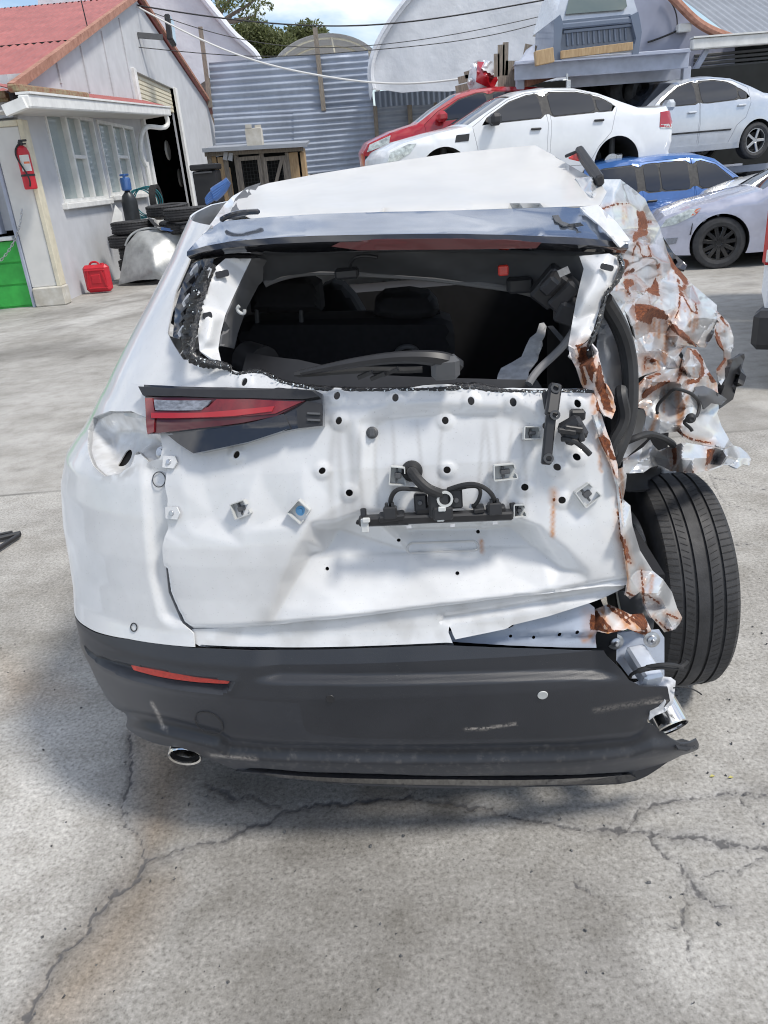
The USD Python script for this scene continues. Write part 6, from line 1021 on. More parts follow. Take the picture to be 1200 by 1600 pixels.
dp = relief([(393, 406), (470, 404), (430, 420), (404, 446), (386, 480), (372, 520), (366, 545), (345, 540), (350, 510), (356, 490), (370, 456), (384, 424)], [(393, 406, .455), (470, 404, .60), (430, 420, .62), (404, 446, .60), (386, 480, .56), (372, 520, .52), (366, 545, .48), (345, 540, .32), (356, 490, .365), (370, 456, .40), (384, 424, .44)], 7, 6)
tl = obj('pillar_lining', dp, 'cabin_light_trim', car, label='grey plastic lining of the left window pillar')
obj('lining_clip', tube(smoothline([on_y(374, 478, .40), on_y(372, 486, .40), on_y(380, 490, .40), on_y(382, 484, .40)], 5), .004), 'clip_plastic', tl)
hd = relief([(390, 392), (500, 384), (700, 381), (900, 386), (950, 390), (912, 440), (898, 512), (880, 485), (847, 464), (813, 453), (747, 443), (680, 434), (560, 426), (500, 424), (440, 432), (414, 443), (406, 432)], [(390, 392, .50), (500, 384, .47), (950, 390, .47), (700, 381, .455), (900, 386, .46), (650, 400, .46), (912, 440, .45), (898, 512, .42), (847, 464, .55), (747, 443, .60), (560, 426, .62), (414, 443, .60), (880, 485, .5), (660, 415, .5)], 10, 8)
hdo = obj('header_lining', hd, 'grey_plastic', car, label='dark lining of the roof edge above the window hole')
obj('lining_edge', tube(smoothline([on_y(x, y, Y - .006) for x, y, Y in ((413, 444, .60), (440, 433, .61), (500, 425, .62), (560, 427, .62), (680, 435, .61), (747, 444, .60), (813, 454, .57), (847, 465, .55), (880, 486, .5), (897, 513, .42), (884, 535, .40), (858, 562, .36), (826, 600, .30))], 8), .009, 8), 'cabin_light_trim', hdo)  # trim edge in paler grey, painting the light along its lower rim
obj('wiring_plug', mov(box(-.03, .03, -.02, .02, -.018, .018, .006), on_y(812, 445, .52)), 'black_plastic', hdo)
obj('wiring_plug', cat(mov(box(-.028, .028, -.02, .02, -.012, .012, .005), on_y(542, 427, .5)), tube(smoothline([on_y(548, 420, .5), on_y(552, 405, .47), on_y(590, 402, .44)], 5), .004)), 'black_plastic', hdo)
obj('red_plug', mov(box(-.012, .012, -.01, .01, -.012, .012, .003), on_y(786, 422, .48)), 'reflector_red', hdo)
for (x0, y0, x1, y1, Y, w) in ((842, 470, 880, 425, .44, .06), (862, 478, 900, 440, .42, .035), (878, 500, 895, 470, .42, .05), (850, 452, 872, 430, .41, .03)):
    obj('hinge_cover', bar(on_y(x0, y0, Y), on_y(x1, y1, Y - .02), w, .05, (0, 1, 0), .006), 'black_plastic', hdo)
obj('metal_tab', bar(on_y(873, 428, .37), on_y(889, 421, .36), .016, .003, (0, 1, 0)), 'bolt_metal', hdo)
bk = relief([(843, 505), (850, 504), (854, 510), (852, 522), (847, 531), (848, 540), (843, 552), (838, 565), (826, 580), (824, 600), (775, 600), (778, 585), (783, 575), (800, 566), (815, 557), (822, 540), (828, 528), (838, 520)], [(843, 505, .62), (854, 510, .62), (847, 531, .56), (838, 565, .50), (826, 580, .46), (824, 600, .42), (775, 600, .44), (783, 575, .5), (815, 557, .53), (828, 528, .57), (838, 545, .54), (810, 585, .46)], 5, 4)
obj('loose_bracket', bk, 'torn_plastic', car, label='white broken bracket leaning inside the window hole')
# --- roof, spoiler
rn = [(345, 346, .60), (420, 338, .58), (500, 333, .57), (700, 328, .56), (880, 322, .56), (935, 320, .58), (948, 300, .74),
      (362, 303, 1.22), (420, 286, 1.25), (500, 271, 1.28), (600, 255, 1.30), (700, 240, 1.30), (800, 230, 1.26), (836, 227, 1.22), (862, 241, 1.12), (900, 264, .96), (936, 284, .84),
      (400, 320, .80), (470, 336, .60), (600, 300, .88), (560, 330, .60), (700, 290, .90), (800, 282, .90), (850, 300, .76), (880, 290, .84), (902, 300, .74), (918, 292, .83), (905, 326, .57), (915, 310, .64), (760, 310, .72), (640, 322, .64)]
ro = [(352, 345), (366, 316), (384, 297), (420, 286), (500, 271), (600, 255), (700, 240), (760, 234), (800, 230), (836, 227), (862, 241), (900, 264), (936, 284), (948, 300), (937, 321), (880, 323), (700, 329), (500, 334), (420, 339)]
mR = relief(ro, rn, 8, 9, .004, rough=.012)
roof = obj('roof', mR, 'roof_paint', car, label='buckled white roof with a fold rising to a peak on the right', smooth=40)
far = [(366, 316, 1.12), (384, 297, 1.22), (420, 286, 1.25), (500, 271, 1.28), (600, 255, 1.30), (700, 240, 1.30), (800, 230, 1.26), (836, 227, 1.22), (862, 241, 1.12), (900, 264, .96)]
A = np.array([on_y(*q) for q in far]); Bx = np.linspace(-.58, .60, len(far)); rows = []
for t in np.linspace(0, 1, 10):
    e = np.stack([Bx, np.full(len(far), 2.62), 1.47 - .10 * (Bx / .6) ** 2], 1); r = A * (1 - t) + e * t; r[:, 2] += -.035 * math.sin(t * math.pi) + 0.0; rows.append(r)
v, f = grid_mesh(np.array(rows)); V, F, _i = thicken(v, f[:, ::-1], np.tile([0, 0, -.01], (len(v), 1))); obj('front_half', (V, F), 'roof_paint', roof)
rs = relief([(360, 344), (369, 314), (386, 296), (410, 288), (399, 302), (391, 318), (385, 341)], [(360, 344, .60), (369, 314, 1.08), (386, 296, 1.22), (410, 288, 1.25), (399, 302, 1.16), (391, 318, .95), (385, 341, .61)], 5, 3)
obj('drip_strip', (rs[0] + [-.002, -.004, .006], rs[1]), 'grey_plastic', roof, label='dark strip along the left edge of the roof')
fl2 = relief([(316, 366), (332, 346), (350, 320), (364, 306), (384, 295), (374, 316), (364, 346), (345, 351)], [(316, 366, .56), (332, 346, .68), (350, 320, .98), (364, 306, 1.16), (384, 295, 1.21), (374, 316, 1.06), (364, 346, .60), (345, 351, .575)], 6, 4)
obj('rail_skin', fl2, 'wreck_paint', roof, prims=wear(fl2[0]))
fin = smoothline([on_y(346, 353, .55), on_y(360, 345, .54), on_y(385, 340, .54), on_y(407, 339, .55)], 8)
obj('rail_foot', tube(fin + [0, 0, .012], [.003] + [.0065] * (len(fin) - 2) + [.003], 8), 'gloss_black', roof)
lip = [(292, 393, .47), (322, 384, .43), (360, 377, .405), (430, 371, .39), (500, 368, .38), (600, 366, .375), (700, 365, .375), (800, 367, .38), (900, 371, .39), (945, 375, .41), (982, 381, .45)]
frn = [(318, 365, .56), (345, 346, .595), (420, 339, .575), (500, 334, .565), (600, 331, .56), (700, 329, .555), (800, 326, .555), (880, 323, .555), (905, 326, .56), (935, 326, .57), (962, 352, .53)]
sp_dent = [(895, 350, .468), (915, 340, .50), (935, 360, .455), (875, 345, .478), (905, 362, .42), (950, 356, .49)]
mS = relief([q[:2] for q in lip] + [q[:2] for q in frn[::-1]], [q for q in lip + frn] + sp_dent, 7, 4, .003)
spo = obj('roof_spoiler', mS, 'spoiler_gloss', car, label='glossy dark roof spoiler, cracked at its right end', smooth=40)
lo = [(300, 407), (322, 401), (360, 396), (430, 391), (500, 388), (600, 386), (700, 386), (800, 388), (900, 393), (945, 394), (976, 395)]
P = np.stack([np.array([on_y(x, y, Y - .001) for x, y, Y in lip]), np.array([on_y(x, (y + y2) / 2, Y - .008) for (x, y, Y), (x2, y2) in zip(lip, lo)]), np.array([on_y(x2, y2, Y + .004) for (x, y, Y), (x2, y2) in zip(lip, lo)]), np.array([on_y(x2, y2 + 9 if 2 < k < 9 else y2 + 3, Y + .10) for k, ((x, y, Y), (x2, y2)) in enumerate(zip(lip, lo))])], 1)
obj('lip', grid_mesh(P), 'gloss_black', spo, smooth=50)
bl = relief([(518, 385), (534, 377), (600, 374), (700, 373), (790, 375), (846, 379), (838, 388), (700, 390), (560, 391)], [(518, 385, .371), (534, 377, .371), (600, 374, .364), (700, 373, .364), (790, 375, .367), (846, 379, .374), (838, 388, .375), (700, 390, .366), (560, 391, .371)], 6, 3, .004)
obj('brake_light', bl, 'lamp_dark_red', spo, label='long unlit red brake light under the spoiler lip')
cr = relief([(862, 341), (872, 340), (878, 350), (890, 354), (906, 352), (912, 357), (896, 359), (880, 357), (868, 350)], [(862, 341, .50), (912, 357, .435), (890, 354, .452), (868, 350, .465), (880, 357, .44), (872, 340, .50)], 4, 2, .003)
obj('primer_patch', (cr[0] + [0, -.003, .006], cr[1]), 'grey_plastic', spo)
pc = relief([(905, 329), (934, 326), (962, 352), (984, 381), (968, 392), (950, 372), (930, 352), (915, 340)], [(905, 329, .54), (934, 326, .55), (962, 352, .49), (984, 381, .44), (968, 392, .41), (950, 372, .41), (930, 352, .47), (915, 340, .50), (945, 350, .46)], 5, 3)
obj('torn_corner', (pc[0] + [0, -.004, .008], pc[1]), 'wreck_paint', spo, prims=wear(pc[0]))
# bent black window frame sticking up from the roof corner
bf = thing('bent_window_frame', 'bent black window frame bar with a red strip stuck on the roof corner of the wreck', 'car part', (CX, CY, 0), -math.degrees(PHI))
obj('frame_bar', cat(bar(on_y(905, 236, .98), on_y(938, 283, .78), .022, .03, (0, 1, 0), .005), bar(on_y(884, 244, 1.0), on_y(906, 235, .98), .008, .02, (0, 1, 0), .002)), 'black_plastic', bf)
obj('red_strip', relief([(888, 246), (903, 238), (914, 250), (905, 250)], [(888, 246, .97), (903, 238, .97), (914, 250, .93), (905, 250, .95)], 5, 0, .006), 'reflector_red', bf)

# --- tail lamp on the tailgate
def lamp_sheet(poly, off, thick, h=.010):
    return skin_sheet(poly, h, off=-off, thick=thick)
lamp = obj('tail_lamp', lamp_sheet([(235, 598), (262, 599), (360, 602), (460, 604), (497, 607), (508, 613), (508, 662), (480, 664), (440, 672), (380, 690), (316, 703), (290, 685), (278, 674), (246, 672)], .014, .03), 'gloss_black', gate, label='dark tail lamp unit left on the tailgate')
obj('top_trim', lamp_sheet([(235, 598), (262, 599), (430, 603), (445, 600), (495, 605), (506, 614), (482, 618), (400, 616), (300, 613), (242, 612)], .026, .012), 'black_plastic', lamp)
obj('dark_lens', lamp_sheet([(245, 615), (300, 616), (400, 617), (484, 621), (440, 645), (390, 655), (320, 664), (248, 672)], .022, .008), 'lamp_dark_red', lamp)
obj('red_lens', lamp_sheet([(352, 618), (400, 618), (480, 622), (440, 640), (400, 644), (300, 647), (256, 646), (254, 636), (310, 637), (340, 630)], .0255, .004), 'lamp_red', lamp)
obj('red_bar', lamp_sheet([(256, 638), (330, 638), (400, 632), (440, 628), (436, 636), (380, 643), (300, 646), (256, 646)], .029, .004), 'lamp_red_bright', lamp)
obj('red_end', lamp_sheet([(245, 616), (256, 616), (260, 640), (258, 668), (248, 672)], .026, .004), 'lamp_red', lamp)
obj('clear_lens', lamp_sheet([(260, 618), (346, 619), (340, 626), (330, 634), (262, 634)], .0285, .004, .006), 'lamp_clear', lamp)
obj('lower_trim', lamp_sheet([(278, 674), (320, 668), (390, 658), (452, 641), (462, 663), (400, 684), (316, 702), (292, 686)], .024, .008), 'gloss_black', lamp)
cw = obj('clip_cover', lamp_sheet([(470, 634), (486, 622), (508, 626), (508, 660), (472, 664)], .020, .008), 'black_plastic', lamp)
for y in (638, 648): obj('rib', lamp_sheet([(488, y), (507, y + 1), (507, y + 4), (488, y + 3)], .026, .006, .01), 'grey_plastic', cw)
# striker tabs on the left edge
for q in ((268, 721), (272, 800)):
    P, ex, ey, ez = local(q, -.004); b_ = obj('striker_tab', frame(extrude(Polygon([(-.014, -.011), (.012, -.012), (.018, 0), (.012, .012), (-.014, .011)]).buffer(.002, quad_segs=3), .004), P, ex, ey, ez), 'wreck_paint', gate, prims=None)
    obj('bolt', frame(lathe([(0, .008), (.005, .008), (.0065, .004), (.0065, 0)], 12), P, ex, ey, ez), 'bolt_metal', b_)
P, ex, ey, ez = local((246, 711), .012); b_ = obj('large_bolt', frame(lathe([(0, .012), (.008, .012), (.009, .008), (.014, .006), (.015, 0)], 18), P, ex, ey, ez), 'bolt_metal', qt)
# plastic clip boxes
def clip_box(q, w, h, rot, bolt=None, d=.023):
    P, ex, ey, ez = local(q, .012); c, s = math.cos(rot), math.sin(rot); e1, e2 = ex * c + ey * s, ey * c - ex * s
    o = Polygon([(-w, -h), (w, -h), (w * .80, h * .92), (-w * .9, h)]).buffer(.003, quad_segs=3); shellp = o.difference(o.buffer(-.0022)).difference(shapely.box(w * .2, -h * .5, w * 2, h * .3))
    b_ = obj('clip_box', frame(cat(extrude(shellp, d), extrude(o.buffer(-.002), .003)), P, e1, e2, ez), 'clip_plastic', gate)
    obj('clip_core', frame(cat(box(-w * .45, w * .5, -h * .35, h * .35, .003, d * .8, .002), box(-w * .3, -w * .05, -h * .9, h * .9, .003, d * .6, .001)), P, e1, e2, ez) if bolt is None else frame(lathe([(0, .010), (.005, .010), (.006, .007), (.011, .006), (.011, .003)], 16), P, e1, e2, ez), 'grey_plastic' if bolt is None else bolt, b_)
clip_box((467, 801), .017, .017, -.75, 'blue_bolt'); clip_box((375, 797), .017, .015, .35); clip_box((833, 680), .016, .011, -.05); clip_box((790, 739), .022, .014, .05); clip_box((919, 774), .018, .018, .6); clip_box((813, 799), .011, .011, 0); clip_box((621, 745), .015, .017, -.1)
P, ex, ey, ez = local((580, 679), .012); obj('stud', frame(cat(lathe([(0, .010), (.007, .010), (.009, .005), (.013, .003), (.013, 0)], 14), box(-.006, .006, -.009, .009, .0, .014, .002)), P, ex, ey, ez), 'grey_plastic', gate)
# --- handle bracket with wiring
G = lambda x, y, o=0.0: (lambda L: L[0] + L[3] * o)(local((x, y), .015))
hb = obj('handle_bracket', cat(bar(G(560, 816, .02), G(640, 812, .024), .022, .022, (0, 1, 0), .004), bar(G(620, 812, .024), G(802, 805, .024), .020, .024, (0, 1, 0), .004), bar(G(592, 810, .024), G(632, 806, .024), .014, .03, (0, 1, 0), .003), bar(G(566, 797, .012), G(568, 818, .016), .018, .012, (1, 0, 0), .002), bar(G(555, 819, .012), G(572, 819, .014), .008, .012, (0, 1, 0), .002), bar(G(740, 797, .024), G(757, 795, .024), .01, .03, (0, 1, 0), .002), bar(G(802, 788, .012), G(805, 808, .016), .016, .012, (1, 0, 0), .002), bar(G(760, 797, .024), G(790, 795, .024), .014, .022, (0, 1, 0), .003), bar(G(650, 802, .02), G(678, 800, .02), .022, .02, (0, 1, 0), .003)), 'black_plastic', gate, label='black handle bracket with lamp sockets and loose wiring')
for x, y in ((611, 799), (771, 793)):
    P, ex, ey, ez = local((x, y), -.010); obj('socket', frame(cat(box(-.014, .014, -.010, .016, -.01, .018, .003), box(-.010, -.004, .010, .024, 0, .014, .001), box(.003, .009, .010, .024, 0, .014, .001)), P, ex, ey, ez), 'black_plastic', hb)
for x, y in ((640, 816), (706, 814), (770, 810)):
    P, ex, ey, ez = local((x, y), -.022); obj('socket_mark', frame(box(-.005, .005, -.003, .003, 0, .003), P, ex, ey, ez), 'torn_plastic', hb)
P, ex, ey, ez = local((684, 784), -.004); lt = obj('latch', frame(cat(box(-.05, -.022, -.018, .022, -.02, .012, .004), box(.020, .052, -.014, .028, -.02, .012, .004), box(-.020, .026, -.03, .026, -.02, .024, .005), box(-.012, .03, -.034, -.006, .01, .03, .004)), P, ex, ey, ez), 'black_plastic', hb)
for dx in (-.037, .038): obj('latch_bolt', frame(lathe([(0, .018), (.004, .018), (.006, .012), (.006, 0)], 12), P + ex * dx + ey * .004, ex, ey, ez), 'grey_plastic', lt)
for x, y in ((574, 812), (687, 795)):
    P, ex, ey, ez = local((x, y), -.026); obj('white_clip', frame(cat(box(-.008, .008, -.016, .014, 0, .006, .002), box(-.004, .012, .006, .016, 0, .012, .002)), P, ex, ey, ez), 'clip_plastic', hb)
P, ex, ey, ez = local((694, 772), -.026); obj('cable_tie', frame(lathe([(.012, 0), (.017, 0), (.017, .006), (.012, .006), (.012, 0)], 20), P, ex, ey, ez), 'clip_plastic', hb)
P, ex, ey, ez = local((643, 740), .016); obj('grommet', frame(lathe([(.008, .016), (.012, .018), (.015, .012), (.021, .010), (.023, .004), (.022, 0)], 24), P, ex, ey, ez), 'rubber', hb)
obj('wiring', cat(tube(smoothline([G(643, 740, .01), G(652, 748, .045), G(668, 762, .05), G(684, 770, .04), G(694, 778, .02)], 8), .011, 10), tube(smoothline([G(690, 768, .03), G(662, 766, .035), G(640, 764, .04), G(622, 765, .04), G(613, 774, .035), G(611, 792, .02)], 8), .005), tube(smoothline([G(700, 766, .03), G(722, 758, .04), G(745, 757, .045), G(762, 766, .045), G(772, 786, .025)], 8), .005), tube(smoothline([G(704, 766, .02), G(735, 761, .03), G(749, 764, .03), G(750, 776, .03), G(738, 792, .02)], 8), .004)), 'rubber', hb)
obj('wiring_end', tube([G(738, 790, .02), G(736, 796, .02)], .004), 'torn_plastic', hb)
# --- broken latch strip on the right
bs = obj('broken_guide_strip', cat(bar(on_y(868, 600, .165), on_y(861, 650, .125), .026, .018, (0, 1, 0), .004), bar(on_y(861, 648, .125), on_y(853, 726, .085), .020, .016, (0, 1, 0), .003), bar(on_y(852, 612, .17), on_y(857, 640, .15), .016, .012, (0, 1, 0), .003)), 'black_plastic', gate, label='broken black guide strip hanging at the right of the tailgate')
for x, y, Y in ((868, 606, .15), (867, 648, .115), (857, 716, .078)):
    P = on_y(x, y, Y); obj('guide_ring', frame(lathe([(.006, 0), (.010, 0), (.010, .006), (.006, .006), (.006, 0)], 14), P, np.array([.95, 0, .3]), np.array([-.3, .2, .93]), np.array([0, -.98, .2])), 'grey_plastic', bs)
rl = obj('broken_lamp_socket', cat(bar(on_y(885, 655, .13), on_y(905, 690, .11), .05, .03, (0, 1, 0), .008), bar(on_y(882, 668, .10), on_y(910, 672, .10), .012, .012, (0, 1, 0), .002), bar(on_y(890, 648, .14), on_y(914, 648, .14), .022, .02, (0, 1, 0), .004), bar(on_y(872, 672, .10), on_y(900, 676, .095), .010, .01, (0, 1, 0), .002), bar(on_y(905, 662, .11), on_y(910, 690, .10), .012, .014, (0, 1, 0), .003)), 'black_plastic', gate, label='smashed black socket of the missing right tail lamp')
obj('loose_strap', tube(smoothline([on_y(878, 686, .11), on_y(898, 690, .10), on_y(912, 700, .10), on_y(922, 710, .10)], 6), .006), 'rubber', rl)
# --- rear wiper
wpz = obj('rear_wiper', cat(tube(smoothline([on_y(714, 572, .175), on_y(690, 562, .155), on_y(640, 558, .15), on_y(580, 563, .155), on_y(520, 573, .165), on_y(470, 583, .175)], 8), np.interp(np.linspace(0, 1, 40), [0, .1, .3, .7, 1], [.017, .017, .013, .010, .006]), 8)), 'black_plastic', gate, label='dark rear wiper arm lying across the window hole')
obj('wiper_cap', cat(mov(box(-.036, .022, -.02, .02, -.026, .022, .010), on_y(701, 572, .16))), 'grey_plastic', wpz)
obj('wiper_blade', tube(smoothline([on_y(460, 585, .19), on_y(520, 581, .185), on_y(580, 578, .18), on_y(640, 578, .18), on_y(660, 577, .18)], 6), [.004] + [.007] * 22 + [.007], 6), 'rubber', wpz)
obj('blade_links', cat(*[bar(on_y(x, y, .185), on_y(x + 22, y - 9, .17), .008, .008, (0, 1, 0)) for x, y in ((560, 590), (580, 592), (600, 585))]), 'black_plastic', wpz)

# --- strip under the tailgate, torn on the right
vn = skin_sheet([(285, 978), (297, 985), (420, 980), (540, 968), (700, 948), (860, 927), (982, 912), (985, 925), (935, 944), (860, 968), (790, 985), (712, 1001), (703, 984), (701, 990), (712, 1018), (640, 1020), (560, 1023), (420, 1024), (345, 1021), (318, 1016), (300, 1005)], .009, disp=lambda p, q: 0.009 + 0.014 * sstep(310, 420, q[:, 0]) + 0.055 * sstep(np.interp(q[:, 0], [300, 345, 420, 560, 700], [1011, 1013, 1016, 1014, 1008]), np.interp(q[:, 0], [300, 345, 420, 560, 700], [1017, 1019, 1022, 1020, 1014]), q[:, 1]) * (q[:, 0] < 720) + .012 * np.exp(-((q[:, 1] - np.interp(q[:, 0], [700, 980], [972, 925])) / 6) ** 2) * (q[:, 0] > 690), thick=.003)
obj('rear_valance', vn, 'wreck_paint', car, prims=wear(vn[0], dirt=lambda q, P: .25 * sstep(.45, .75, meshkit.fbm(np.c_[q / 30, 0 * q[:, 0]], 4, 3))), label='white strip below the tailgate, torn and lifted at the right')
bmz = skin_sheet([(700, 990), (800, 985), (900, 955), (925, 948), (940, 960), (945, 1018), (800, 1014), (704, 1008)], .010, [((803, 999), .0035), ((841, 1001), .0035), ((883, 996), .004), ((911, 992), .004)], disp=lambda p, q: 0.050 + .012 * sstep(985, 1000, q[:, 1]) - .006 * np.exp(-((q[:, 1] - 992) / 5) ** 2), thick=.003)
obj('crash_panel', bmz, 'inner_metal', car, prims=wear(bmz[0], [[(918, 958), (945, 962), (940, 985), (922, 985)]], drips=[[(925, 985), (922, 1002)], [(935, 985), (934, 1003)], [(912, 992), (911, 1000)]]), label='blue grey steel panel bared under the torn strip')
rcz = relief([(918, 962), (930, 952), (950, 944), (965, 950), (985, 960), (1005, 958), (1018, 985), (1012, 995), (980, 982), (950, 990), (925, 985), (919, 976)], [(918, 962, .13), (930, 952, .14), (950, 944, .16), (965, 950, .12), (985, 960, .16), (1005, 958, .2), (1018, 985, .16), (980, 982, .11), (950, 990, .08), (925, 985, .09), (945, 965, .09), (970, 970, .13), (995, 972, .14)], 4, 2, rough=.02)
obj('rusty_fold', rcz, 'wreck_paint', car, prims=wear(rcz[0], [[(918, 960), (935, 960), (945, 985), (922, 986)], [(985, 955), (1004, 956), (1014, 982), (1000, 980)]], [[(930, 955), (955, 985)], [(950, 946), (985, 975)], [(965, 950), (1010, 985)], [(940, 985), (1010, 990)]], [[(940, 950), (950, 990)], [(960, 950), (985, 985)], [(980, 960), (1000, 985)]], soft=5, lw=6, dw=10), label='rust streaked folded sheet at the right end of the strip')
tbk = relief([(948, 992), (975, 988), (1015, 984), (1030, 984), (1038, 996), (1038, 1060), (1022, 1060), (985, 1060), (970, 1040), (948, 1015), (946, 1000)], [(948, 992, .14), (1030, 984, .17), (1038, 996, .175), (1038, 1060, .17), (985, 1060, .13), (948, 1015, .12), (990, 1020, .14)], 7, 4)
tb = obj('tow_bracket', tbk, 'inner_metal', car, prims=wear(tbk[0]), label='pale blue steel bracket with two bolts at the broken bumper end')
for q in ((961, 1002), (1018, 999)): P = on_y(*q, .125); obj('bolt', frame(lathe([(0, .022), (.004, .022), (.005, .012), (.011, .010), (.012, .004), (.019, .003), (.019, 0)], 18), P, np.array([1., 0, 0]), np.array([0, .2, .98]), np.array([0, -.98, .2])), 'bolt_metal', tb)
obj('crash_bar', cat(bar(on_y(990, 1015, .13), on_y(1022, 1066, .04), .048, .040, (0, 0, 1), .006)), 'alloy_bar', tb)
wr = obj('torn_cables', cat(tube(smoothline([on_y(985, 1058, .06), on_y(1005, 1046, .03), on_y(1035, 1042, .03), on_y(1062, 1042, .05), on_y(1074, 1032, .06)], 6), [.004] * 6 + [.006] * 18, 6), tube(smoothline([on_y(1010, 1042, .03), on_y(1040, 1038, .02), on_y(1066, 1044, .04)], 5), .004, 6), tube(smoothline([on_y(1052, 1075, .05), on_y(1072, 1072, .06), on_y(1100, 1064, .08)], 5), .0018, 5), tube(smoothline([on_y(1056, 1072, .05), on_y(1080, 1076, .06), on_y(1096, 1085, .07)], 5), .0018, 5)), 'rubber', car)

# --- bumper
_bp = {'z': [.20, .225, .25, .28, .335, .348, .36, .40, .50, .556, .565, .575, .60, .612], 'd': [.06, .030, .022, .012, .004, .004, -.004, 0, 0, .004, .010, .006, .022, .034]}
BT = trace([(200, 999), (250, 1006), (300, 1012), (345, 1014), (420, 1017), (500, 1017), (560, 1015), (640, 1012), (690, 1010), (760, 1013), (850, 1016), (945, 1019)])
BO = np.vstack([[(-1.45, .58), (-1.2, .588), (-1.02, .582), (-.96, .582), (-.90, .587), (-.85, .592), (-.80, .595)], BT, trace([(952, 1030), (972, 1048), (984, 1064), (1000, 1072), (1043, 1074), (1047, 1095), (1038, 1105), (1024, 1112), (1014, 1128), (1018, 1142), (1034, 1150), (1050, 1158), (1062, 1160), (1090, 1158), (1086, 1168), (1060, 1172), (1042, 1182), (1026, 1194), (1006, 1207), (990, 1214)]),
    trace([(965, 1219), (900, 1221), (800, 1223), (700, 1223), (600, 1220), (500, 1214), (420, 1203), (375, 1195)]), trace([(340, 1182), (310, 1168), (285, 1160)]), trace([(255, 1156), (235, 1150)]), [(-.83, .285), (-.90, .26), (-1.0, .25), (-1.1, .25), (-1.22, .26), (-1.30, .40), (-1.42, .50)]])
def bump_disp(p, q):
    x, y = q[:, 0], q[:, 1]; d = np.zeros(len(q))
    d += -.0 + np.where(y < 1062, 0, 0)
    gy = np.interp(x, [140, 200, 300, 420, 560, 700, 900, 985], [1020, 1040, 1062, 1064, 1066, 1064, 1058, 1060])
    d += 0.020 * (1 - sstep(-4, 4, y - gy)) * sstep(390, 440, x) * (1 - sstep(930, 975, x)) + .0
    pk = Polygon([(132, 1005), (150, 1022), (190, 1035), (300, 1056), (366, 1064), (358, 1078), (345, 1083), (270, 1074), (200, 1058), (165, 1042), (140, 1022)]); di = shapely.distance(pk.boundary, shapely.points(q)); ins = shapely.contains_xy(pk, x, y)
    d += np.where(ins, .020 * sstep(0, 10, di), -.004 * np.exp(-(di / 8) ** 2))
    sy = np.interp(x, [200, 270, 340, 360, 420, 560, 700, 900, 985, 1020], [1128, 1142, 1160, 1172, 1178, 1182, 1183, 1179, 1172, 1160])
    d += .010 * np.exp(-((y - sy + 9) / 9.0) ** 2) - .014 * sstep(-3, 3, y - sy)
    d += .030 * np.exp(-(((y - np.interp(x, [380, 480, 700, 900, 985], [1198, 1206, 1212, 1210, 1205])) / 5.5) ** 4)) * sstep(380, 420, x) * (1 - sstep(955, 985, x))
    d += .02 * np.exp(-(np.hypot((x - 1030) / 24, (y - 1138) / 14)) ** 2)
    d += .002 * (meshkit.fbm(np.c_[p * 6, 0 * p[:, 0]], 2, 5) - .5) * sstep(800, 950, x)
    return d
mB = skin_sheet(BO, .0062, disp=bump_disp, az=True, thick=.004)
MATB = usdkit.material(stage, '/World/Looks/scuffed_bumper', {'tc': ('texture_coordinate', {}), 'a': ('attribute', {'attribute': 'scuff'}), 'n': ('noise_texture', {'scale': 160.0, 'detail': 5.0, 'roughness': 0.7}), 'n1': ('noise_texture', {'scale': 5.0, 'detail': 5.0}), 'n3': ('noise_texture', {'scale': 900.0, 'detail': 2.0}),
    'sp': ('voronoi_texture', {'scale': 110.0}), 'spm': ('map_range', {'from_min': 0.03, 'from_max': 0.07, 'to_min': 1.0, 'to_max': 0.0, 'clamp': True}), 'nsp': ('noise_texture', {'scale': 9.0, 'detail': 3.0}), 'spg': ('map_range', {'from_min': 0.5, 'from_max': 0.68, 'to_min': 0.0, 'to_max': 0.9, 'clamp': True}), 'spx': ('math', {'math_type': 'multiply'}),
    'mul': ('math', {'math_type': 'multiply'}), 'rp': ('map_range', {'from_min': 0.38, 'from_max': 0.55, 'to_min': 0.0, 'to_max': 1.0, 'clamp': True}), 'base': ('rgb_ramp', {'ramp': [(0.3, (0.019, 0.021, 0.026)), (0.7, (0.031, 0.033, 0.039))]}), 'mx': ('mix_color', {'b': (0.42, 0.38, 0.34)}), 'mx2': ('mix_color', {'b': (0.40, 0.40, 0.39)}),
    'bp': ('bump', {'strength': 1.0, 'distance': 0.0004}), 'p': ('principled_bsdf', {'roughness': 0.36})},
    [('tc.object', 'n.vector'), ('tc.object', 'n1.vector'), ('tc.object', 'n3.vector'), ('tc.object', 'sp.vector'), ('tc.object', 'nsp.vector'), ('sp.distance', 'spm.value'), ('nsp.fac', 'spg.value'), ('spm.result', 'spx.value1'), ('spg.result', 'spx.value2'), ('n.fac', 'rp.value'), ('rp.result', 'mul.value1'), ('a.fac', 'mul.value2'), ('n1.fac', 'base.fac'),
     ('base.color', 'mx2.a'), ('spx.value', 'mx2.fac'), ('mx2.result', 'mx.a'), ('mul.value', 'mx.fac'), ('mx.result', 'p.base_color'), ('n3.fac', 'bp.height'), ('bp.normal', 'p.normal')], surface='p.BSDF'); MAT['scuffed_bumper'] = MATB
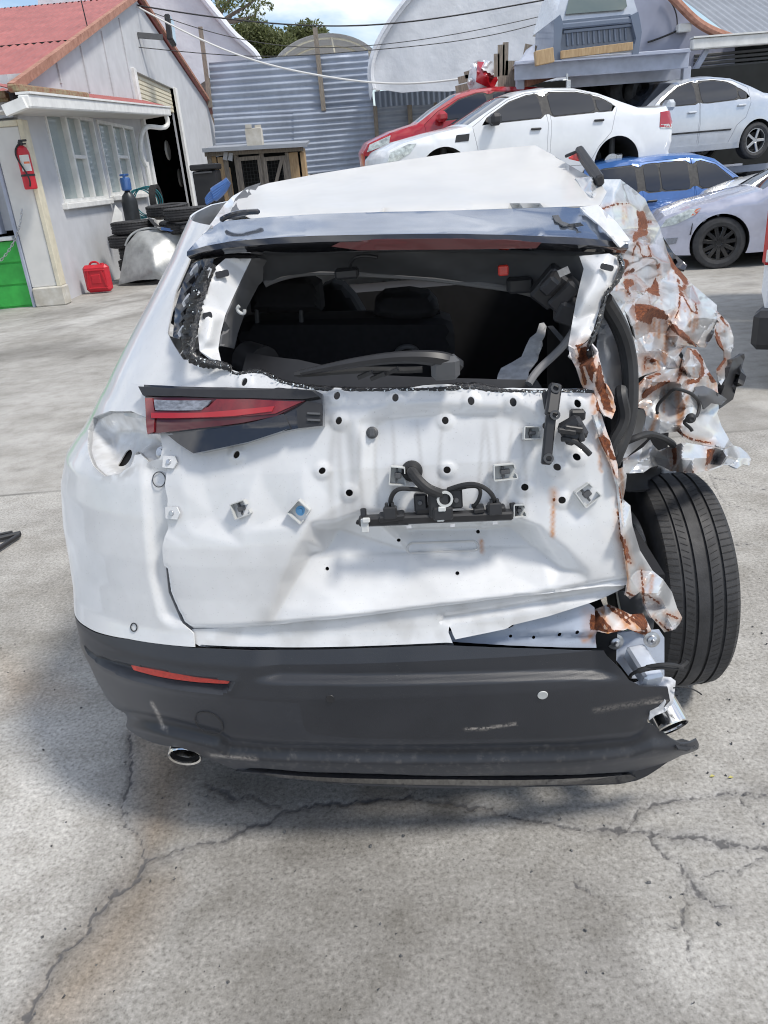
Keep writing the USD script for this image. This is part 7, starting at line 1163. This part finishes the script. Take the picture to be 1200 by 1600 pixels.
qb = cpx(mB[0]); scuff = np.maximum.reduce([streaks(qb, [[(728, 1139), (760, 1138), (785, 1134), (806, 1131)]], 3), .8 * streaks(qb, [[(237, 1098), (248, 1118), (254, 1134), (262, 1142)]], 4), .7 * streaks(qb, [[(330, 1180), (400, 1186)]], 4), .9 * streaks(qb, [[(1010, 1098), (1042, 1096)]], 2.5), .3 * streaks(qb, [[(930, 1110), (990, 1100), (1030, 1092)]], 6), .12 * np.clip((meshkit.fbm(np.c_[qb / 5, 0 * qb[:, 0]], 3, 9) - .6) * 5, 0, 1) * sstep(1150, 1170, qb[:, 1])])
bmp = obj('rear_bumper', mB, 'scuffed_bumper', car, prims={'scuff': scuff}, label='dark grey plastic rear bumper, scuffed and torn off at its right end')
rf = skin_sheet([(194, 1033), (260, 1044), (320, 1054), (364, 1060), (352, 1072), (300, 1069), (240, 1060), (203, 1050)], .008, off=.008, thick=.006)
obj('reflector', rf, 'reflector_red', bmp, label='long red reflector at the left of the bumper')
ring_at('tow_cover', (327, 1129), .036, .0010, 'black_plastic', bmp)
disc('parking_sensor', (516, 1092), .010, 'black_plastic', bmp, -.001); disc('parking_sensor', (848, 1086), .0115, 'clip_plastic', bmp, .0, lab='pale empty sensor hole at the right of the bumper')
sl = skin_sheet([(378, 1196), (420, 1199), (500, 1205), (600, 1208), (700, 1209), (900, 1207), (975, 1202), (985, 1207), (970, 1214), (900, 1217), (700, 1218), (600, 1216), (500, 1211), (430, 1204)], .012, off=-.0195, thick=.02); obj('lower_grille', sl, 'gloss_black', bmp)
te = relief([(1000, 1062), (1020, 1056), (1048, 1058), (1056, 1064), (1052, 1098), (1040, 1112), (1024, 1118), (1014, 1126), (1016, 1112), (1030, 1106), (1038, 1096), (1040, 1075), (1010, 1074), (990, 1068)], [(1000, 1062, .06), (1048, 1058, .09), (1056, 1064, .08), (1052, 1098, .05), (1014, 1126, .03), (1038, 1096, .035), (1040, 1075, .04), (990, 1068, .04)], 4, 2, .004)
obj('torn_edge', te, 'torn_plastic', bmp)
fl = relief([(1052, 1158), (1066, 1154), (1078, 1158), (1090, 1168), (1074, 1172), (1060, 1170)], [(1052, 1158, .10), (1066, 1154, .14), (1090, 1168, .12), (1074, 1172, .08), (1060, 1170, .07)], 4, 2, .004); obj('torn_flap', fl, 'bumper_plastic', bmp)
# --- exhaust tips
def pipe(px, Y, r, d, L, lab):
    P = on_y(*px, Y); e = np.asarray(d, float); e /= np.linalg.norm(e); ex = np.cross(e, [0, 0, 1.]); ex /= np.linalg.norm(ex); ey = np.cross(ex, e)
    t = obj('exhaust_tip', frame(lathe([(r - .010, -.03), (r - .006, 0), (r - .002, .003), (r, 0), (r, -L), (r - .01, -L - .02)], 36), P, ex, ey, e), 'chrome', car, label=lab)
    obj('bore', frame(lathe([(0, -.10), (r - .012, -.10), (r - .0075, -.004)], 36), P, ex, ey, e), 'soot', t)
pipe((289, 1182), .115, .043, (0, -.93, -.36), .06, 'left exhaust tip below the bumper'); pipe((1050, 1136), .10, .043, (.30, -.80, -.50), .20, 'chrome right exhaust tip bared at the broken bumper end')
# --- crushed right rear corner
def tor(x, y): return (880 + x / 3.2, 280 + y / 3.2)
def T(L): return [tor(*q) for q in L]
def TD(L): return [(*tor(a, b), c) for a, b, c in L]
c1 = T([(60, -10), (145, -12), (150, 0), (285, 0), (350, 48), (410, 98), (432, 150), (480, 232), (522, 362), (560, 430), (640, 520), (768, 628), (770, 700), (745, 790), (712, 842), (660, 838), (615, 832), (600, 870), (585, 950), (500, 955), (410, 985), (352, 1040), (345, 950), (330, 860), (300, 760), (262, 690), (210, 610), (200, 560), (250, 500), (290, 440), (285, 385), (318, 345), (262, 260), (195, 170), (150, 140), (100, 60)])
n1 = TD([(60, -10, .86), (145, -12, .84), (285, 0, 1.05), (350, 48, 1.22), (410, 98, 1.35), (432, 150, 1.36), (480, 232, 1.40), (522, 362, 1.42), (560, 430, 1.40), (640, 520, 1.36), (768, 628, 1.24), (770, 700, 1.16), (745, 790, 1.08), (712, 842, 1.02), (660, 838, .98), (615, 832, .94), (585, 950, .80), (500, 955, .72), (410, 985, .62), (352, 1040, .52), (345, 950, .52), (330, 860, .50), (300, 760, .47), (262, 690, .44), (210, 610, .40), (200, 560, .40), (250, 500, .44), (290, 440, .50), (285, 385, .50), (318, 345, .54), (262, 260, .60), (195, 170, .64), (150, 140, .64), (100, 60, .76),
    (180, 80, .80), (145, 60, .68), (240, 130, .72), (330, 122, .92), (390, 180, 1.02), (380, 250, .94), (450, 310, 1.12), (400, 330, .80), (370, 300, .68), (430, 330, .90), (400, 390, .72), (465, 395, .98), (320, 440, .58), (345, 470, .74), (420, 430, .92), (440, 540, 1.02), (500, 500, 1.16), (360, 600, .74), (420, 562, .86), (470, 600, .84), (355, 622, .60), (440, 640, .66), (510, 660, .76), (540, 700, .84), (580, 560, 1.08), (570, 640, .90), (600, 740, .82), (660, 690, .92), (640, 600, 1.00), (690, 640, 1.10), (700, 760, 1.06), (365, 720, .58), (360, 640, .66), (440, 760, .80), (520, 780, .86), (560, 840, .84), (480, 850, .70), (410, 870, .58), (430, 910, .70), (370, 800, .64), (330, 660, .52), (300, 620, .58), (330, 560, .50), (380, 860, .50), (580, 780, .72), (615, 790, .80), (560, 900, .70)])
R1 = [T(L) for L in ([(362, 158), (405, 160), (420, 200), (452, 212), (420, 224), (425, 250), (372, 258), (378, 200)], [(355, 262), (428, 252), (420, 280), (380, 292), (352, 320), (345, 290)], [(290, 400), (325, 400), (330, 430), (300, 470), (282, 440)], [(300, 468), (362, 440), (355, 462), (310, 480)], [(300, 500), (350, 500), (355, 530), (325, 545), (345, 590), (320, 570), (308, 545)], [(455, 485), (475, 520), (485, 590), (450, 580), (405, 552), (440, 540)], [(455, 420), (490, 425), (475, 462)],
    [(355, 622), (420, 624), (500, 655), (530, 690), (515, 705), (450, 690), (440, 730), (390, 712), (365, 700)], [(515, 720), (560, 730), (612, 770), (640, 800), (670, 840), (640, 830), (590, 790), (540, 755)], [(518, 360), (550, 400), (612, 480), (628, 530), (600, 520), (570, 480), (540, 440)], [(560, 505), (590, 540), (610, 520), (620, 545), (590, 560)], [(718, 846), (775, 830), (800, 850), (740, 885)], [(400, 890), (480, 900), (450, 915)], [(580, 850), (615, 832), (605, 850)])]
RL1 = [T(L) for L in ([(185, 152), (260, 125), (330, 124)], [(575, 500), (585, 560), (580, 640), (560, 700)], [(590, 560), (640, 660), (672, 672), (660, 620)], [(560, 730), (620, 790), (690, 860)], [(600, 870), (585, 940)], [(412, 890), (405, 950), (430, 945)], [(360, 330), (345, 380)], [(370, 310), (400, 390), (440, 385), (425, 330)])]
DR1 = [T(L) for L in ([(298, 128), (302, 220)], [(312, 128), (315, 190)], [(360, 280), (350, 380)], [(430, 300), (428, 350)], [(455, 700), (455, 780)], [(480, 710), (478, 790)], [(520, 760), (515, 890)], [(635, 670), (632, 740)], [(660, 680), (650, 760)], [(672, 675), (668, 740)], [(600, 540), (640, 660)], [(430, 730), (440, 760)], [(500, 860), (510, 920)], [(380, 500), (420, 560)], [(468, 900), (480, 950)])]
m1 = relief(c1, n1, 3.4, 0.8, .004, rough=.06, holes=[T(h_) for h_ in ([(578, 880), (602, 840), (613, 846), (592, 905)], [(356, 1004), (420, 972), (480, 956), (420, 986), (362, 1028)], [(303, 650), (330, 690), (350, 740), (362, 800), (346, 780), (326, 720)], [(640, 800), (690, 846), (700, 862), (668, 838)], [(352, 548), (384, 560), (402, 578), (372, 572)])])
cq = obj('crushed_quarter_panel', m1, 'crushed_paint', car, smooth=15, prims=wear(m1[0], R1, RL1, DR1, soft=6, lw=3.6, dw=4.0), label='crumpled white right rear quarter panel with flaking rust')
# lower torn layers
c2 = T([(352, 1050), (410, 985), (500, 952), (585, 945), (600, 890), (620, 842), (668, 850), (700, 900), (716, 940), (735, 970), (770, 1020), (775, 1070), (778, 1150), (770, 1170), (790, 1230), (832, 1305), (850, 1330), (800, 1345), (700, 1330), (600, 1290), (570, 1262), (500, 1270), (430, 1280), (400, 1270), (415, 1180), (405, 1148), (360, 1140)])
n2 = TD([(352, 1050, .52), (410, 985, .60), (500, 952, .70), (585, 945, .78), (600, 890, .86), (620, 842, .94), (668, 850, .96), (716, 940, .92), (735, 970, .86), (770, 1020, .95), (775, 1070, .92), (778, 1150, .86), (790, 1230, .82), (850, 1330, .78), (800, 1345, .70), (700, 1330, .66), (600, 1290, .62), (570, 1262, .66), (500, 1270, .62), (400, 1270, .60), (415, 1180, .56), (405, 1148, .60), (360, 1140, .50), (640, 890, .84), (660, 930, .72), (690, 900, .90), (600, 940, .66), (640, 990, .76), (590, 1020, .58), (520, 1010, .66), (450, 1010, .54), (400, 1080, .54), (460, 1100, .66), (520, 1060, .74), (470, 1200, .60), (560, 1150, .68), (580, 1230, .60), (600, 1100, .62), (660, 1130, .72), (720, 1080, .86), (730, 1180, .78), (680, 1230, .66), (690, 1000, .80), (760, 1280, .72)])
m2 = relief(c2, n2, 3.4, 1.5, .004, rough=.06, seed=4)
cl = obj('torn_lower_sheet', m2, 'crushed_paint', car, smooth=15, prims=wear(m2[0], [T([(620, 842), (660, 850), (700, 900), (705, 980), (670, 1020), (612, 1030), (620, 1000), (680, 1000), (690, 930), (650, 870)]), T([(718, 970), (755, 950), (772, 1010), (740, 1020)]), T([(390, 1080), (410, 1050), (500, 1010), (560, 1005), (500, 1030), (410, 1090), (395, 1110)]), T([(400, 990), (480, 965), (490, 975), (430, 1000)]), T([(352, 1110), (380, 1120), (375, 1145), (352, 1140)])], [T(L) for L in ([(360, 1050), (400, 1000)], [(585, 945), (575, 1010), (600, 940)], [(570, 1260), (640, 1300), (740, 1320)])], [T(L) for L in ([(575, 1060), (578, 1240)], [(620, 1090), (580, 1220)], [(470, 1180), (440, 1260)], [(760, 1020), (770, 1100)])], soft=5, lw=4, dw=6))
c3 = T([(300, 1400), (330, 1385), (400, 1340), (435, 1300), (450, 1330), (480, 1360), (520, 1345), (560, 1330), (600, 1315), (660, 1325), (750, 1340), (800, 1355), (850, 1330), (885, 1340), (920, 1370), (940, 1400), (930, 1432), (900, 1425), (870, 1446), (830, 1430), (790, 1430), (710, 1458), (650, 1470), (600, 1466), (540, 1458), (480, 1430), (440, 1440), (400, 1468), (330, 1470), (298, 1470)])
n3 = TD([(300, 1400, .46), (330, 1385, .48), (400, 1340, .52), (435, 1300, .60), (450, 1330, .52), (480, 1360, .58), (520, 1345, .64), (560, 1330, .56), (600, 1315, .50), (660, 1325, .54), (750, 1340, .56), (800, 1355, .64), (850, 1330, .76), (885, 1340, .78), (920, 1370, .78), (940, 1400, .76), (930, 1432, .74), (870, 1446, .66), (830, 1430, .68), (790, 1430, .60), (710, 1458, .58), (650, 1470, .50), (600, 1466, .52), (540, 1458, .60), (480, 1430, .62), (440, 1440, .50), (400, 1468, .46), (330, 1470, .46), (298, 1470, .44), (590, 1400, .46), (650, 1400, .48), (730, 1390, .54), (760, 1400, .70), (820, 1385, .62), (880, 1400, .72), (520, 1400, .66), (460, 1390, .66), (430, 1370, .50), (370, 1420, .50), (560, 1390, .62)])
m3_ = relief(c3, n3, 3.4, 1.2, .004, rough=.035, seed=9)
obj('torn_flange', m3_, 'crushed_paint', cl, smooth=15, prims=wear(m3_[0], [T([(720, 1350), (760, 1345), (745, 1400), (712, 1440), (715, 1400)]), T([(540, 1340), (570, 1345), (565, 1430), (552, 1440)]), T([(640, 1460), (660, 1450), (650, 1475)]), T([(600, 1460), (620, 1458), (612, 1472)])], [T([(300, 1380), (330, 1360)])], [], soft=4))
c4 = T([(770, 660), (790, 680), (830, 722), (852, 790), (850, 840), (838, 870), (832, 960), (790, 1030), (776, 1010), (770, 950), (808, 900), (806, 858), (780, 830), (760, 780), (765, 730)])
m4 = relief(c4, TD([(770, 660, 1.18), (830, 722, 1.26), (852, 790, 1.24), (838, 870, 1.18), (832, 960, 1.12), (790, 1030, 1.02), (770, 950, .98), (806, 858, 1.08), (780, 830, 1.0), (760, 780, 1.02), (820, 800, 1.20)]), 4, 3, .004, rough=.03)
obj('outer_flap', m4, 'crushed_paint', cq, prims=wear(m4[0], [T([(772, 662), (800, 690), (840, 750), (820, 740), (785, 700)]), T([(762, 740), (778, 780), (805, 850), (800, 870), (775, 830), (758, 790)])], [T([(808, 900), (775, 950)])], [], soft=4))
bkz = relief(T([(850, 900), (905, 872), (908, 890), (850, 1100), (780, 1150), (765, 1130), (800, 1050), (830, 960)]), TD([(850, 900, 1.12), (905, 872, 1.2), (850, 1100, 1.06), (780, 1150, .98), (800, 1050, 1.0), (830, 960, 1.05)]), 6, 3, .02)
b5 = obj('arch_trim', bkz, 'black_plastic', cq, label='black wheel arch trim hanging at the outer edge')
obj('grey_bracket', relief(T([(655, 1040), (700, 1032), (745, 1050), (820, 1100), (790, 1130), (740, 1120), (705, 1152), (690, 1110), (650, 1080)]), TD([(655, 1040, .72), (700, 1032, .74), (745, 1050, .76), (820, 1100, .86), (790, 1130, .80), (705, 1152, .72), (690, 1110, .68), (650, 1080, .66), (720, 1080, .68)]), 4, 2, .006), 'grey_plastic', cl)
hole_l = T([(350, 1160), (405, 1148), (415, 1180), (400, 1280), (330, 1360), (330, 1250)])
def on_px(L, w=.008, matn='rubber', par=None, name='loose_cable', s=8):
    return obj(name, tube(smoothline([on_y(*tor(a, b), c) for a, b, c in L], 8), w, s), matn, par or cl)
on_px([(470, 1170, .56), (480, 1120, .58), (520, 1080, .56), (560, 1050, .54), (610, 1060, .54), (660, 1090, .58), (680, 1130, .60), (670, 1180, .58), (640, 1190, .56), (612, 1205, .56), (630, 1240, .58), (645, 1260, .58)], .0045)
on_px([(320, 1310, .42), (370, 1290, .42), (430, 1275, .46), (500, 1295, .50), (550, 1330, .54)], .009)
P = on_y(*tor(637, 1195), .55); obj('cable_grommet', frame(lathe([(0, .008), (.006, .010), (.012, .006), (.014, 0)], 14), P, np.array([1., 0, 0]), np.array([0, 0, 1.]), np.array([0, -1., 0])), 'rubber', cl)
# weatherstrip and seal beside the tailgate hole
ws = [(205, 600, .36), (260, 690, .40), (305, 790, .42), (330, 900, .42), (338, 1050, .40), (330, 1180, .38), (300, 1290, .36), (262, 1380, .34), (250, 1420, .34)]
on_px(ws, .018, 'rubber', car, 'weatherstrip', 10); on_px([(a - 24, b + 10, c + .02) for a, b, c in ws[:6]], .010, 'black_plastic', car, 'weatherstrip', 8)
on_px([(290, 1050, .36), (298, 1120, .34), (306, 1180, .34), (280, 1260, .33), (240, 1340, .32), (245, 1380, .32)], [.012] * 8 + [.02] * 20 + [.03] * 8 + [.02] * 4 if False else .014, 'rubber', car, 'torn_seal', 8)
obj('side_glass_strip', relief([(1020, 352), (1028, 358), (1052, 395), (1074, 414), (1070, 422), (1056, 418), (1040, 396)], [(1020, 352, 1.42), (1052, 395, 1.42), (1074, 414, 1.38), (1070, 422, 1.36), (1040, 396, 1.40)], 6, 3, .01), 'gloss_black', cq, label='black window strip bent away from the flank')
# inner wheel house and dark structure behind the torn sheets
inner = [relief(T([(190, 640), (240, 660), (330, 900), (345, 1150), (420, 1150), (420, 1300), (250, 1450), (180, 1300), (170, 900)]), TD([(190, 640, .50), (240, 660, .55), (330, 900, .66), (345, 1150, .62), (420, 1150, .74), (420, 1300, .70), (250, 1450, .48), (180, 1300, .42), (170, 900, .45), (260, 1100, .60)]), 10, 4, .004)]
obj('inner_wheel_house', inner[0], 'inner_metal', car, prims=wear(inner[0][0], dirt=lambda q, P: np.full(len(q), .45)))
obj('wheel_house_shell', relief(T([(290, 1470), (330, 1440), (620, 1450), (625, 1530), (310, 1560)]), TD([(290, 1470, .62), (330, 1440, .72), (620, 1450, .92), (625, 1530, .90), (310, 1560, .66)]), 12, 2, .01), 'cabin_trim', car)
obj('damper', bar(on_y(*tor(520, 1440), .84), on_y(*tor(500, 1560), .86), .05, .05, (0, 1, 0), .01), 'torn_plastic', car)
obj('side_structure', cat(relief(T([(230, 660), (330, 640), (500, 700), (600, 880), (560, 1100), (420, 1140), (345, 1100), (320, 860)]), TD([(230, 660, .70), (330, 640, .85), (500, 700, 1.2), (600, 880, 1.15), (560, 1100, 1.0), (420, 1140, .82), (345, 1100, .72), (320, 860, .74)]), 14, 2, .004), box(.55, .9, 1.42, 1.5, .3, 1.0)), 'cabin_trim', car)
# right edge of the tailgate: crumpled flange down to the corner
c6 = T([(150, 1180), (185, 1170), (190, 1230), (205, 1300), (235, 1340), (245, 1400), (270, 1450), (300, 1440), (318, 1480), (312, 1540), (300, 1600)]) + [(985, 790), (988, 820), (1000, 860), (1020, 892), (1036, 905), (1050, 925), (1058, 950), (1066, 965), (1062, 975), (1050, 985), (1038, 988), (1030, 978), (1018, 965), (1005, 940), (1000, 925), (984, 936), (978, 930), (983, 905), (978, 870), (973, 835), (970, 800), (966, 760), (956, 725), (944, 700), (936, 680)]
n6 = TD([(150, 1180, .15), (185, 1170, .20), (190, 1230, .16), (205, 1300, .20), (235, 1340, .18), (245, 1400, .24), (270, 1450, .18), (300, 1440, .24), (318, 1480, .24), (300, 1600, .20), (210, 1260, .14), (230, 1390, .13), (262, 1420, .20), (285, 1520, .14), (290, 1480, .20)]) + [(985, 790, .20), (988, 820, .17), (1000, 860, .22), (1020, 892, .26), (1036, 905, .24), (1050, 925, .30), (1066, 965, .30), (1050, 985, .24), (1038, 988, .26), (1018, 965, .18), (1005, 940, .22), (1000, 925, .14), (984, 936, .14), (978, 930, .09), (983, 905, .085), (978, 870, .09), (973, 835, .09), (966, 760, .12), (956, 725, .14), (944, 700, .15), (936, 680, .15), (995, 890, .14), (1015, 910, .20), (1030, 930, .17), (1042, 950, .24), (1025, 945, .26), (1005, 905, .22), (990, 850, .15)]
m6 = relief(c6, n6, 3.8, 2.0, .004, rough=.04, seed=6)
obj('crumpled_flange', m6, 'crushed_paint', gate, smooth=15, prims=wear(m6[0], [[(934, 682), (950, 684), (955, 700), (945, 706)], [(966, 700), (975, 702), (978, 716), (968, 716)], [(966, 828), (976, 850), (983, 880), (978, 876), (970, 850)]], [[(1012, 930), (1030, 942)], [(1040, 958), (1058, 966)], [(1060, 958), (1066, 970)], [(940, 690), (960, 740)], [(975, 840), (986, 880)], [(980, 926), (1000, 936)], [(1002, 890), (1006, 940)], [(1020, 965), (1045, 985)]], [[(952, 700), (964, 745)], [(978, 870), (982, 925)], [(1020, 900), (1015, 930)], [(944, 690), (950, 715)], [(970, 730), (974, 775)]], soft=5, lw=4, dw=5), label='crumpled rust edged flange down the right of the tailgate')
# --- bared right rear wheel
W0 = np.array([.705, .765, .335]); wt = math.radians(2.5)
def wheel_prof():
    pr = [(.225, -.092), (.232, -.104), (.260, -.112), (.300, -.114), (.325, -.106), (.338, -.092)]
    for gx in (-.058, -.022, .018, .056): pr += [(.3445 - abs(gx) * .02, gx - .0045), (.3375, gx - .0035), (.3375, gx + .0035), (.3445 - abs(gx) * .02, gx + .0045)]
    return pr + [(.338, .092), (.325, .106), (.300, .114), (.260, .112), (.232, .104), (.225, .092)]
WS = .335 / .345
obj_s = lambda m: (np.asarray(m[0]) * WS, m[1])
wh = obj('rear_wheel', mov(obj_s(rotm(lathe(wheel_prof(), 96, 'x'), [0, 0, 1], wt)), W0), 'tyre_rubber', car, label='bared right rear wheel with its grooved tyre')
sip = []
for k in range(110):
    g = 2 * math.pi * k / 110
    for x0, x1, sl in ((-.098, -.064, .35), (.062, .098, -.35), (-.050, -.030, .5), (.026, .048, -.5)):
        n = 3; t = np.linspace(0, 1, n); r = [.3455 - .02 * abs(x0 + (x1 - x0) * u) - .075 * max(0, abs(x0 + (x1 - x0) * u) - .085) * 5 for u in t]
        pts = np.array([[x0 + (x1 - x0) * u, rr * math.cos(g + sl * u * .06), rr * math.sin(g + sl * u * .06)] for u, rr in zip(t, r)]); w = np.array([0, -math.sin(g), math.cos(g)]) * .0008; nr = np.array([0, math.cos(g), math.sin(g)]) * .0004
        sip.append((np.vstack([pts + w + nr, pts - w + nr]), np.array([(0, 1, 4, 3), (1, 2, 5, 4)])))
obj('tread_sipes', mov(obj_s(rotm(cat(*sip), [0, 0, 1], wt)), W0), 'soot', wh, smooth=False, kind='stuff')
rim = cat(lathe([(.222, -.095), (.214, -.09), (.205, -.05), (.200, .06), (.21, .09), (.222, .095)], 60, 'x'), lathe([(.0, .05), (.06, .05), (.06, .02), (0, .02)], 30, 'x'), *[rotm(box(.03, .055, .04, .205, -.02, .02, .004), [1, 0, 0], k * 2 * math.pi / 10) for k in range(10)])
obj('rim', mov(rotm(rim, [0, 0, 1], wt), W0), 'rim_alloy', wh)
obj('brake_disc', mov(rotm(lathe([(0, -.02), (.14, -.02), (.14, .0), (0, .0)], 40, 'x'), [0, 0, 1], wt), W0), 'bolt_metal', wh)
obj('axle_beam', tube([W0 + [-.1, 0, 0], W0 + [-.5, .1, 0]], .04, 10), 'cabin_trim', car)
